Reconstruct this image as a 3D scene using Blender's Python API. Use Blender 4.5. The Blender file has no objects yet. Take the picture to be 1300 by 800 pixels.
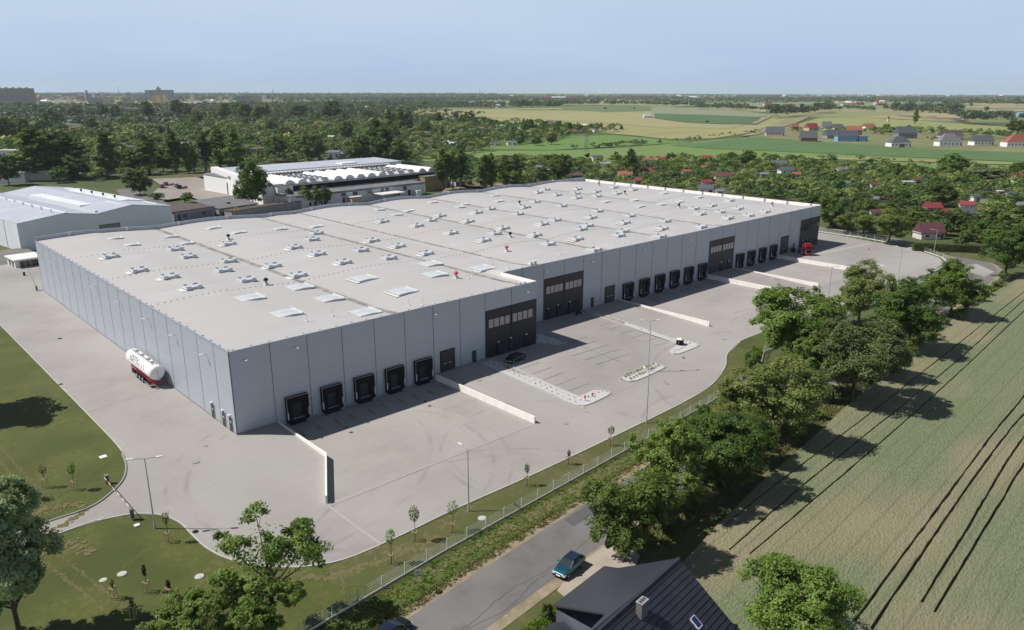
import bpy, math, random
import numpy as np
from mathutils import Vector, Matrix
from mathutils.geometry import delaunay_2d_cdt
R = math.radians
random.seed(7)
S = bpy.context.scene
COL = S.collection

# ------------------------------------------------------------------ camera
CF, CPITCH, CROLL, CYAW = 960.7, 0.2876, 0.0019, 0.7525
CPOS = np.array([-41.22, -104.88, 50.0])
_F = np.array([math.sin(CYAW)*math.cos(CPITCH), math.cos(CYAW)*math.cos(CPITCH), -math.sin(CPITCH)])
_R = np.array([math.cos(CYAW), -math.sin(CYAW), 0.0]); _U = np.cross(_R, _F)
_R2 = _R*math.cos(CROLL)+_U*math.sin(CROLL); _U2 = -_R*math.sin(CROLL)+_U*math.cos(CROLL)
cam = bpy.data.cameras.new('camera'); camo = bpy.data.objects.new('camera', cam); COL.objects.link(camo)
cam.sensor_width = 36; cam.lens = 36*CF/1300; cam.clip_start = 1; cam.clip_end = 60000
camo.matrix_world = Matrix(((_R2[0], _U2[0], -_F[0], CPOS[0]), (_R2[1], _U2[1], -_F[1], CPOS[1]), (_R2[2], _U2[2], -_F[2], CPOS[2]), (0, 0, 0, 1)))
S.camera = camo

# ------------------------------------------------------------------ sky, sun, exposure
SUN = Vector((-8.0, 6.9, 13.2)).normalized()
w = bpy.data.worlds.new('World'); S.world = w; w.use_nodes = True
nt = w.node_tree; nt.nodes.clear()
wo = nt.nodes.new('ShaderNodeOutputWorld'); bg = nt.nodes.new('ShaderNodeBackground'); sky = nt.nodes.new('ShaderNodeTexSky')
sky.sky_type = 'NISHITA'; sky.sun_disc = False; sky.sun_elevation = math.asin(SUN.z); sky.sun_rotation = math.atan2(SUN.x, SUN.y)
sky.air_density = 1.0; sky.dust_density = 0.6; sky.ozone_density = 2.0; sky.altitude = 50
# pale summer haze veil towards the horizon and thin cirrus higher up
tc = nt.nodes.new('ShaderNodeTexCoord'); sx = nt.nodes.new('ShaderNodeSeparateXYZ'); nt.links.new(tc.outputs['Generated'], sx.inputs[0])
hr = nt.nodes.new('ShaderNodeValToRGB'); e_ = hr.color_ramp.elements
e_[0].position = 0.0; e_[0].color = (7.4, 10.0, 14.4, 1); e_[1].position = 0.55; e_[1].color = (0.2, 0.45, 1.3, 1)
for p_, c_ in ((0.05, (8.7, 11.3, 15.2, 1)), (0.14, (10.4, 12.8, 15.8, 1)), (0.28, (10.0, 12.5, 15.8, 1)), (0.32, (0.9, 1.5, 3.2, 1))):
    q_ = e_.new(p_); q_.color = c_
nt.links.new(sx.outputs[2], hr.inputs[0])
hf = nt.nodes.new('ShaderNodeMapRange'); hf.inputs['From Min'].default_value = 0.05; hf.inputs['From Max'].default_value = 0.6; hf.inputs['To Min'].default_value = 0.97; hf.inputs['To Max'].default_value = 0.96; nt.links.new(sx.outputs[2], hf.inputs['Value'])
m0 = nt.nodes.new('ShaderNodeMixRGB'); nt.links.new(hf.outputs[0], m0.inputs['Fac']); nt.links.new(sky.outputs[0], m0.inputs['Color1']); nt.links.new(hr.outputs[0], m0.inputs['Color2'])
mp = nt.nodes.new('ShaderNodeMapping'); mp.inputs['Scale'].default_value = (1.0, 1.0, 6.0)
cn = nt.nodes.new('ShaderNodeTexNoise'); cn.inputs['Scale'].default_value = 1.5; cn.inputs['Detail'].default_value = 6; cn.inputs['Roughness'].default_value = 0.55
cr = nt.nodes.new('ShaderNodeMapRange'); cr.inputs['From Min'].default_value = 0.45; cr.inputs['From Max'].default_value = 0.75; cr.inputs['To Max'].default_value = 0.5
mx = nt.nodes.new('ShaderNodeMixRGB'); mx.inputs['Color2'].default_value = (11.5, 13.6, 16.2, 1)
nt.links.new(tc.outputs['Generated'], mp.inputs['Vector']); nt.links.new(mp.outputs[0], cn.inputs['Vector']); nt.links.new(cn.outputs['Fac'], cr.inputs['Value'])
nt.links.new(cr.outputs[0], mx.inputs['Fac']); nt.links.new(m0.outputs[0], mx.inputs['Color1']); nt.links.new(mx.outputs[0], bg.inputs['Color'])
bg.inputs['Strength'].default_value = 0.05
nt.links.new(bg.outputs[0], wo.inputs['Surface'])
sun = bpy.data.lights.new('sun', 'SUN'); sun.energy = 4.9; sun.angle = R(0.53); sun.color = (1.0, 0.95, 0.875)
suno = bpy.data.objects.new('sun', sun); COL.objects.link(suno); suno.rotation_euler = SUN.to_track_quat('Z', 'Y').to_euler()
S.view_settings.view_transform = 'Standard'; S.view_settings.look = 'None'; S.view_settings.exposure = 0.1; S.view_settings.gamma = 1.0
S.render.engine = 'CYCLES'; S.cycles.use_denoising = True
S.cycles.max_bounces = 6; S.cycles.diffuse_bounces = 3; S.cycles.glossy_bounces = 3; S.cycles.transmission_bounces = 4
S.cycles.volume_bounces = 1; S.cycles.transparent_max_bounces = 8; S.cycles.sample_clamp_indirect = 4

# ------------------------------------------------------------------ survey helpers: a point of the ground seen in the photograph -> its place on the ground
def G(px, py, z=0.0):
    d = _F+_R2*(px-650)/CF+_U2*(400-py)/CF
    q = CPOS+d*((z-CPOS[2])/d[2])
    return float(q[0]), float(q[1])
def PX(x, y, z):
    d = np.array((x, y, z))-CPOS; k = d@_F
    return 650+CF*(d@_R2)/k, 400-CF*(d@_U2)/k, k
def height_at(x, y, z0, ty):
    lo, hi = z0, 250.0
    for _ in range(36):
        m = (lo+hi)/2
        if PX(x, y, m)[1] > ty: lo = m
        else: hi = m
    return lo-z0
def sm(a, b, t):
    t = min(1, max(0, (t-a)/(b-a))); return t*t*(3-2*t)
LOW = -1.05
def zt(x, y):
    k = sm(62, 95, x)
    a = -3+k*9; b = -25.5+k*9.5
    return LOW*sm(a, b, y)

# ------------------------------------------------------------------ object helpers
def tag(o, label=None, cat=None, group=None, kind=None):
    if label: o['label'] = label
    if cat: o['category'] = cat
    if group: o['group'] = group
    if kind: o['kind'] = kind
    return o
def empty(name, loc=(0, 0, 0), rz=0.0, label=None, cat=None, group=None):
    o = bpy.data.objects.new(name, None); COL.objects.link(o); o.location = loc; o.rotation_euler = (0, 0, rz); o.empty_display_size = 0.5
    return tag(o, label, cat, group)
def link(name, me, parent=None, loc=None):
    o = bpy.data.objects.new(name, me); COL.objects.link(o)
    if parent: o.parent = parent
    if loc: o.location = loc
    return o
KIDS = {}
def copy_tree(o, parent=None):
    c = o.copy(); COL.objects.link(c); c.parent = parent
    for ch in KIDS.get(o.name, []): copy_tree(ch, c)
    return c
def learn(o):
    ks = [c for c in COL.objects if c.parent == o]
    KIDS[o.name] = ks
    for c in ks: learn(c)
    return o

class MB:
    def __init__(s): s.v = []; s.f = []; s.m = []; s.mi = 0; s.T = None
    def add(s, vs, fs):
        n = len(s.v)
        for p in vs:
            p = Vector(p)
            if s.T is not None: p = s.T @ p
            s.v.append(tuple(p))
        for f in fs: s.f.append(tuple(i+n for i in f)); s.m.append(s.mi)
        return s
    def box(s, x0, x1, y0, y1, z0, z1):
        return s.add([(x0, y0, z0), (x1, y0, z0), (x1, y1, z0), (x0, y1, z0), (x0, y0, z1), (x1, y0, z1), (x1, y1, z1), (x0, y1, z1)],
                     [(3, 2, 1, 0), (4, 5, 6, 7), (0, 1, 5, 4), (1, 2, 6, 5), (2, 3, 7, 6), (3, 0, 4, 7)])
    def prism(s, poly, z0, z1):
        n = len(poly)
        a = sum(poly[i][0]*poly[(i+1) % n][1]-poly[(i+1) % n][0]*poly[i][1] for i in range(n))
        if a < 0: poly = poly[::-1]
        f0 = z0 if callable(z0) else (lambda x, y: z0); f1 = z1 if callable(z1) else (lambda x, y: z1)
        s.add([(x, y, f0(x, y)) for x, y in poly]+[(x, y, f1(x, y)) for x, y in poly],
              [tuple(range(n-1, -1, -1)), tuple(range(n, 2*n))]+[(i, (i+1) % n, (i+1) % n+n, i+n) for i in range(n)])
        return s
    def side(s, prof, x0, x1):      # profile in (y,z) swept along x
        n = len(prof)
        return s.add([(x0, y, z) for y, z in prof]+[(x1, y, z) for y, z in prof],
                     [tuple(range(n)), tuple(range(2*n-1, n-1, -1))]+[(i, i+n, (i+1) % n+n, (i+1) % n) for i in range(n)])
    def bar(s, p0, p1, w, h=None):
        p0 = Vector(p0); p1 = Vector(p1); d = (p1-p0).normalized(); h = h or w
        a = d.cross(Vector((0, 0, 1)))
        if a.length < 1e-3: a = Vector((1, 0, 0))
        a.normalize(); b = a.cross(d).normalized()
        q = [(-w/2, -h/2), (w/2, -h/2), (w/2, h/2), (-w/2, h/2)]
        return s.add([p0+a*x+b*y for x, y in q]+[p1+a*x+b*y for x, y in q],
                     [(3, 2, 1, 0), (4, 5, 6, 7), (0, 1, 5, 4), (1, 2, 6, 5), (2, 3, 7, 6), (3, 0, 4, 7)])
    def cyl(s, p0, p1, r0, r1=None, n=10, cap=True):
        p0 = Vector(p0); p1 = Vector(p1); r1 = r0 if r1 is None else r1
        d = (p1-p0).normalized(); a = d.cross(Vector((0, 0, 1)))
        if a.length < 1e-3: a = Vector((1, 0, 0))
        a.normalize(); b = d.cross(a).normalized()
        vs = []
        for p, r in ((p0, r0), (p1, r1)):
            for i in range(n):
                t = 2*math.pi*i/n; vs.append(p+a*(r*math.cos(t))+b*(r*math.sin(t)))
        fs = [(i, (i+1) % n, (i+1) % n+n, i+n) for i in range(n)]
        if cap: fs += [tuple(range(n-1, -1, -1)), tuple(range(n, 2*n))]
        return s.add(vs, fs)
    def loft(s, rings, cap=True):
        n = len(rings[0]); k = len(rings)
        vs = [p for r in rings for p in r]
        fs = [(j*n+i, j*n+(i+1) % n, (j+1)*n+(i+1) % n, (j+1)*n+i) for j in range(k-1) for i in range(n)]
        if cap: fs += [tuple(range(n-1, -1, -1)), tuple((k-1)*n+i for i in range(n))]
        return s.add(vs, fs)
    def build(s, name, mats, parent=None, smooth=False, loc=None):
        me = bpy.data.meshes.new(name); me.from_pydata(s.v, [], s.f)
        for m in (mats if isinstance(mats, (list, tuple)) else [mats]): me.materials.append(m)
        if s.mi or any(s.m): me.polygons.foreach_set('material_index', s.m)
        if smooth: me.polygons.foreach_set('use_smooth', [True]*len(s.f))
        me.update()
        return link(name, me, parent, loc)

def sheet(name, poly, mat, off=0.0, holes=(), zf=zt, kind='structure', step=None, parent=None, skirt=None, lines=()):
    """a draped ground sheet with an outline and holes"""
    pts = [Vector((x, y)) for x, y in poly]; edges = [(i, (i+1) % len(poly)) for i in range(len(poly))]
    for h in holes:
        b = len(pts); pts += [Vector(p) for p in h]; edges += [(b+i, b+(i+1) % len(h)) for i in range(len(h))]
    xs = [p[0] for p in poly]; ys = [p[1] for p in poly]
    if step:
        y = max(min(ys), -32)
        while y < min(max(ys), 14):
            x = min(xs)
            while x < min(max(xs), 260):
                if x > -90: pts.append(Vector((x+random.random()*.1, y+random.random()*.1)))
                x += step*2.5
            y += step
    v, e, f, _, _, _ = delaunay_2d_cdt(pts, edges, [], 0, 1e-4)
    def inside(p, q):
        c = False; n = len(q)
        for i in range(n):
            x1, y1 = q[i]; x2, y2 = q[(i+1) % n]
            if (y1 > p[1]) != (y2 > p[1]) and p[0] < (x2-x1)*(p[1]-y1)/(y2-y1)+x1: c = not c
        return c
    F = []
    for t in f:
        c = (sum(v[i].x for i in t)/len(t), sum(v[i].y for i in t)/len(t))
        if inside(c, poly) and not any(inside(c, h) for h in holes):
            a = v[t[0]]; b = v[t[1]]; d = v[t[2]]
            F.append(tuple(t) if (b-a).cross(d-a) > 0 else tuple(reversed(t)))
    V = [(p.x, p.y, zf(p.x, p.y)+off) for p in v]
    if skirt is not None:
        cnt = {}
        for t in F:
            for i in range(len(t)):
                a, b = t[i], t[(i+1) % len(t)]; cnt[(a, b)] = 1
        base = len(V); V += [(x, y, z-skirt) for x, y, z in V]
        F += [(b, a, a+base, b+base) for (a, b) in list(cnt) if (b, a) not in cnt]
    me = bpy.data.meshes.new(name); me.from_pydata(V, [], F); me.materials.append(mat); me.update()
    o = link(name, me, parent)
    if kind: o['kind'] = kind
    return o
def strip(path, w):
    L, Rr = [], []
    for i, p in enumerate(path):
        a = Vector(path[max(0, i-1)]); b = Vector(path[min(len(path)-1, i+1)]); d = (b-a).normalized(); n = Vector((-d.y, d.x))
        L.append((p[0]+n.x*w/2, p[1]+n.y*w/2)); Rr.append((p[0]-n.x*w/2, p[1]-n.y*w/2))
    return L+Rr[::-1]
def smooth_path(pts, k=6, closed=False):
    out = []; n = len(pts)
    rng = range(n) if closed else range(n-1)
    for i in rng:
        g = (lambda j: pts[j % n]) if closed else (lambda j: pts[min(max(j, 0), n-1)])
        p0, p1, p2, p3 = g(i-1), g(i), g(i+1), g(i+2)
        for j in range(k):
            t = j/k; t2 = t*t; t3 = t2*t
            out.append(tuple(0.5*((2*p1[c])+(-p0[c]+p2[c])*t+(2*p0[c]-5*p1[c]+4*p2[c]-p3[c])*t2+(-p0[c]+3*p1[c]-3*p2[c]+p3[c])*t3) for c in range(2)))
    if not closed: out.append(tuple(pts[-1]))
    return out

# ------------------------------------------------------------------ materials
def mat(name, col, rough=0.7, metal=0.0, col2=None, scale=1.0, bump=0.0, bscale=None, detail=5, stretch=(1, 1, 1), lo=0.35, hi=0.65, spec=0.5, big=None, bigscale=0.05, emit=None):
    m = bpy.data.materials.new(name); m.use_nodes = True; n = m.node_tree.nodes; l = m.node_tree.links
    b = n['Principled BSDF']; b.inputs['Base Color'].default_value = (*col, 1); b.inputs['Roughness'].default_value = rough; b.inputs['Metallic'].default_value = metal
    b.inputs['Specular IOR Level'].default_value = spec
    if col2 is None:
        col2 = tuple(c*0.82 for c in col); scale = scale or 1
    tcn = n.new('ShaderNodeTexCoord'); mpn = n.new('ShaderNodeMapping'); mpn.inputs['Scale'].default_value = stretch
    l.new(tcn.outputs['Object'], mpn.inputs['Vector'])
    nn = n.new('ShaderNodeTexNoise'); nn.inputs['Scale'].default_value = scale; nn.inputs['Detail'].default_value = detail; nn.inputs['Roughness'].default_value = 0.62
    l.new(mpn.outputs[0], nn.inputs['Vector'])
    rr = n.new('ShaderNodeMapRange'); rr.inputs['From Min'].default_value = lo; rr.inputs['From Max'].default_value = hi
    l.new(nn.outputs['Fac'], rr.inputs['Value'])
    mi = n.new('ShaderNodeMixRGB'); mi.inputs['Color1'].default_value = (*col, 1); mi.inputs['Color2'].default_value = (*col2, 1)
    l.new(rr.outputs[0], mi.inputs['Fac']); out = mi.outputs[0]
    if big:
        n2 = n.new('ShaderNodeTexNoise'); n2.inputs['Scale'].default_value = bigscale; n2.inputs['Detail'].default_value = 4; l.new(mpn.outputs[0], n2.inputs['Vector'])
        r2 = n.new('ShaderNodeMapRange'); r2.inputs['From Min'].default_value = 0.42; r2.inputs['From Max'].default_value = 0.62; l.new(n2.outputs['Fac'], r2.inputs['Value'])
        m2 = n.new('ShaderNodeMixRGB'); m2.inputs['Color2'].default_value = (*big, 1); l.new(r2.outputs[0], m2.inputs['Fac']); l.new(out, m2.inputs['Color1']); out = m2.outputs[0]
    l.new(out, b.inputs['Base Color'])
    if bump:
        n3 = n.new('ShaderNodeTexNoise'); n3.inputs['Scale'].default_value = bscale or scale*3; n3.inputs['Detail'].default_value = 5; l.new(mpn.outputs[0], n3.inputs['Vector'])
        bn = n.new('ShaderNodeBump'); bn.inputs['Strength'].default_value = 1; bn.inputs['Distance'].default_value = bump
        l.new(n3.outputs['Fac'], bn.inputs['Height']); l.new(bn.outputs[0], b.inputs['Normal'])
    if emit:
        b.inputs['Emission Color'].default_value = (*emit, 1); b.inputs['Emission Strength'].default_value = 1
    m['out'] = 1
    return m
def nodes(m): return m.node_tree.nodes, m.node_tree.links, m.node_tree.nodes['Principled BSDF']
def cur(m):
    b = m.node_tree.nodes['Principled BSDF']; return b.inputs['Base Color'].links[0].from_socket
def mul_mask(m, fac, col, amount=1.0):
    n, l, b = nodes(m); src = cur(m); x = n.new('ShaderNodeMixRGB'); x.inputs['Color2'].default_value = (*col, 1)
    if amount != 1.0:
        q = n.new('ShaderNodeMath'); q.operation = 'MULTIPLY'; q.inputs[1].default_value = amount; l.new(fac, q.inputs[0]); fac = q.outputs[0]
    l.new(src, x.inputs['Color1']); l.new(fac, x.inputs['Fac']); l.new(x.outputs[0], b.inputs['Base Color'])
def axis(m, which):
    n, l, b = nodes(m); t = n.new('ShaderNodeTexCoord'); s = n.new('ShaderNodeSeparateXYZ'); l.new(t.outputs['Object'], s.inputs[0]); return s.outputs[which]
def math_n(m, op, a, b_=None):
    n, l, _ = nodes(m); q = n.new('ShaderNodeMath'); q.operation = op
    for i, v in enumerate((a, b_)):
        if v is None: continue
        if isinstance(v, (int, float)): q.inputs[i].default_value = v
        else: l.new(v, q.inputs[i])
    return q.outputs[0]
def lines_mask(m, coord, period, width, off=0.0):
    x = math_n(m, 'ADD', coord, off); x = math_n(m, 'DIVIDE', x, period); x = math_n(m, 'FRACT', x); return math_n(m, 'LESS_THAN', x, width/period)
M = {}
M['pave'] = mat('concrete_paving', (0.315, 0.3, 0.283), 0.85, col2=(0.275, 0.262, 0.246), scale=0.22, big=(0.35, 0.336, 0.32), bigscale=0.03, bump=0.01, bscale=9)
M['pave2'] = mat('concrete_paving_dock', (0.33, 0.314, 0.292), 0.85, col2=(0.285, 0.271, 0.252), scale=0.3, big=(0.355, 0.339, 0.318), bigscale=0.05, bump=0.01, bscale=9)
for k in ('pave', 'pave2'):
    m = M[k]; n, l, b = nodes(m)
    # tyre arcs: broken dark rings worn into the yard
    t = n.new('ShaderNodeTexCoord'); nz = n.new('ShaderNodeTexNoise'); nz.inputs['Scale'].default_value = 0.25; nz.inputs['Detail'].default_value = 6; l.new(t.outputs['Object'], nz.inputs['Vector'])
    for (cx, cy, r, wd, am) in ((34, -34, 17, .45, .35), (33, -33, 14.6, .3, .3), (8, -18, 21, .5, .35), (8, -18, 23.5, .4, .35), (-4, -4, 30, .5, .3), (12, -50, 24, .5, .4), (12, -50, 26, .4, .35), (90, -52, 34, .5, .3), (120, -38, 24, .5, .35), (118, -36, 20, .4, .35), (60, -48, 14, .4, .3)):
        vm = n.new('ShaderNodeVectorMath'); vm.operation = 'DISTANCE'; cb = n.new('ShaderNodeCombineXYZ'); sp = n.new('ShaderNodeSeparateXYZ')
        l.new(t.outputs['Object'], sp.inputs[0]); l.new(sp.outputs[0], cb.inputs[0]); l.new(sp.outputs[1], cb.inputs[1])
        l.new(cb.outputs[0], vm.inputs[0]); vm.inputs[1].default_value = (cx, cy, 0)
        d = math_n(m, 'SUBTRACT', vm.outputs['Value'], r); d = math_n(m, 'ABSOLUTE', d)
        mr = n.new('ShaderNodeMapRange'); mr.inputs['From Min'].default_value = wd; mr.inputs['From Max'].default_value = wd*.2; l.new(d, mr.inputs['Value'])
        m2 = n.new('ShaderNodeMapRange'); m2.inputs['From Min'].default_value = 0.45; m2.inputs['From Max'].default_value = 0.65; l.new(nz.outputs['Fac'], m2.inputs['Value'])
        f = math_n(m, 'MULTIPLY', mr.outputs[0], m2.outputs[0]); mul_mask(m, f, (0.17, 0.158, 0.145), am*1.15)
    # paving courses
    y = lines_mask(m, axis(m, 1), 2.4, 0.07); mul_mask(m, y, (0.2, 0.185, 0.17), 0.3)
    y = lines_mask(m, axis(m, 0), 1.2, 0.05); mul_mask(m, y, (0.2, 0.185, 0.17), 0.22)
M['concrete'] = mat('precast_concrete', (0.84, 0.82, 0.79), 0.8, col2=(0.76, 0.74, 0.71), scale=0.8, stretch=(1, 1, 0.3), bump=0.005)
M['kerb'] = mat('kerb_concrete', (0.5, 0.49, 0.47), 0.85, scale=1.5)
M['grey_kerb'] = mat('grey_kerb', (0.3, 0.3, 0.3), 0.85, scale=1.5)
M['gravel'] = mat('white_gravel', (0.56, 0.56, 0.56), 0.9, col2=(0.44, 0.44, 0.44), scale=4, bump=0.04, bscale=12)
M['line'] = mat('pale_line', (0.43, 0.415, 0.39), 0.8, scale=2)
M['stall'] = mat('dark_paver_line', (0.27, 0.257, 0.243), 0.8, scale=2)
M['lawn'] = mat('mown_lawn', (0.072, 0.088, 0.012), 0.9, col2=(0.118, 0.118, 0.034), scale=1.1, lo=.45, hi=.72, big=(0.055, 0.072, 0.01), bigscale=0.12, bump=0.05, bscale=6)
M['drylawn'] = mat('dry_lawn', (0.09, 0.092, 0.028), 0.9, col2=(0.17, 0.15, 0.085), scale=1.3, lo=.5, hi=.68, big=(0.075, 0.088, 0.02), bigscale=0.2, bump=0.05, bscale=6)
M['verge'] = mat('rough_verge', (0.06, 0.1, 0.014), 0.9, col2=(0.11, 0.1, 0.03), scale=0.5, lo=.5, hi=.7, bump=0.15, bscale=3)
M['dirt'] = mat('dry_dirt', (0.3, 0.25, 0.185), 0.95, col2=(0.2, 0.17, 0.1), scale=0.8, bump=0.05, bscale=5)
M['soil'] = mat('field_soil', (0.13, 0.1, 0.065), 0.95, scale=1, bump=0.04)
M['asphalt'] = mat('asphalt', (0.155, 0.15, 0.15), 0.85, col2=(0.125, 0.122, 0.122), scale=0.5, big=(0.175, 0.168, 0.165), bigscale=0.12, bump=0.006, bscale=20)
M['ground'] = mat('countryside_ground', (0.05, 0.08, 0.02), 0.95, col2=(0.085, 0.1, 0.035), scale=0.02, bump=0.0)
M['roof'] = mat('roof_membrane', (0.452, 0.447, 0.455), 0.75, col2=(0.412, 0.405, 0.408), scale=0.08, big=(0.425, 0.415, 0.412), bigscale=0.02, stretch=(1, 2.5, 1), detail=8)
M['flash'] = mat('grey_flashing', (0.4, 0.44, 0.5), 0.45, 0.3, scale=1)
M['clad'] = mat('grey_sandwich_panel', (0.44, 0.475, 0.54), 0.42, 0.15, col2=(0.42, 0.455, 0.515), scale=0.5)
y = lines_mask(M['clad'], axis(M['clad'], 2), 1.15, 0.05); mul_mask(M['clad'], y, (0.3, 0.32, 0.35), 0.5)
M['joint'] = mat('dark_joint', (0.15, 0.165, 0.19), 0.6, 0.2)
M['anthra'] = mat('anthracite_panel', (0.014, 0.017, 0.024), 0.5, 0.0, col2=(0.012, 0.014, 0.02))
M['black'] = mat('black_rubber', (0.008, 0.008, 0.01), 0.8, spec=0.25)
M['dkdoor'] = mat('dark_grey_door', (0.035, 0.038, 0.045), 0.5)
M['white'] = mat('white_paint', (0.84, 0.84, 0.83), 0.4, col2=(0.78, 0.78, 0.76), scale=0.8)
M['offw'] = mat('weathered_white', (0.7, 0.69, 0.66), 0.7, col2=(0.6, 0.59, 0.56), scale=0.4)
M['yellow'] = mat('yellow_sign', (0.6, 0.5, 0.05), 0.5)
M['pane'] = mat('window_glass', (0.03, 0.04, 0.05), 0.08, 0.0, spec=0.8)
M['blind'] = mat('blinded_window', (0.42, 0.37, 0.37), 0.25, scale=3, col2=(0.36, 0.31, 0.31))
M['steel'] = mat('galvanised_steel', (0.45, 0.47, 0.5), 0.4, 0.7, scale=4)
M['polegrey'] = mat('grey_pole', (0.5, 0.52, 0.55), 0.45, 0.3)
M['red'] = mat('red_paint', (0.38, 0.012, 0.022), 0.35, scale=2)
M['redflag'] = mat('vent_cap_red', (0.6, 0.03, 0.07), 0.5)
M['chrome'] = mat('bright_metal', (0.6, 0.6, 0.62), 0.25, 0.9)
M['dome'] = mat('skylight_dome', (0.6, 0.63, 0.65), 0.25, 0.0, col2=(0.52, 0.55, 0.57), scale=1)
M['bark'] = mat('bark', (0.11, 0.085, 0.06), 0.9, col2=(0.05, 0.04, 0.03), scale=3, bump=0.03)
M['wood'] = mat('stake_wood', (0.4, 0.31, 0.2), 0.8)
M['rooftile'] = mat('dark_roof_tile', (0.038, 0.04, 0.052), 0.42, scale=1, col2=(0.03, 0.032, 0.042))
M['slate'] = mat('grey_slate', (0.1, 0.11, 0.13), 0.6)
M['redroof'] = mat('red_roof', (0.28, 0.045, 0.055), 0.6, scale=1)
M['orroof'] = mat('orange_tile_roof', (0.3, 0.1, 0.065), 0.7, scale=1)
M['maroon'] = mat('maroon_roof', (0.15, 0.06, 0.07), 0.6, scale=1)
M['brown'] = mat('brown_roof', (0.075, 0.055, 0.055), 0.75, scale=.6, col2=(0.11, 0.08, 0.07))
M['greyroof'] = mat('grey_felt_roof', (0.14, 0.145, 0.155), 0.8, scale=.4, col2=(0.19, 0.19, 0.2))
M['paleroof'] = mat('pale_metal_roof', (0.5, 0.54, 0.61), 0.5, 0.1, scale=.15, col2=(0.42, 0.46, 0.53))
M['whiteroof'] = mat('white_metal_roof', (0.74, 0.78, 0.82), 0.5, scale=.15, col2=(0.68, 0.72, 0.77))
M['palewall'] = mat('pale_grey_cladding', (0.8, 0.82, 0.84), 0.5, scale=.3, col2=(0.76, 0.78, 0.8))
y = lines_mask(M['palewall'], axis(M['palewall'], 0), 1.0, 0.12); mul_mask(M['palewall'], y, (0.64, 0.67, 0.69), 0.6)
M['cream'] = mat('cream_render', (0.6, 0.54, 0.42), 0.8, scale=1)
M['peach'] = mat('peach_render', (0.6, 0.42, 0.26), 0.8, scale=1)
M['blue'] = mat('blue_render', (0.2, 0.42, 0.62), 0.8, scale=1)
M['brick'] = mat('red_brick', (0.3, 0.1, 0.07), 0.9, scale=1)
M['greywall'] = mat('grey_render', (0.3, 0.3, 0.31), 0.85, scale=.6)
M['ochre'] = mat('ochre_cladding', (0.34, 0.28, 0.12), 0.7, scale=.3)
y = lines_mask(M['ochre'], axis(M['ochre'], 0), 0.8, 0.12); mul_mask(M['ochre'], y, (0.22, 0.18, 0.08), 0.6)
M['flats'] = mat('apartment_render', (0.36, 0.31, 0.29), 0.85, scale=.08, col2=(0.3, 0.27, 0.27))
M['greyblue'] = mat('grey_blue_masonry', (0.2, 0.22, 0.26), 0.8, scale=.1)
M['plant'] = mat('bed_shrub', (0.2, 0.22, 0.08), 0.8, scale=3, col2=(0.3, 0.32, 0.12))
M['tarp'] = mat('rust_scrap', (0.14, 0.07, 0.045), 0.8)

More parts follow.
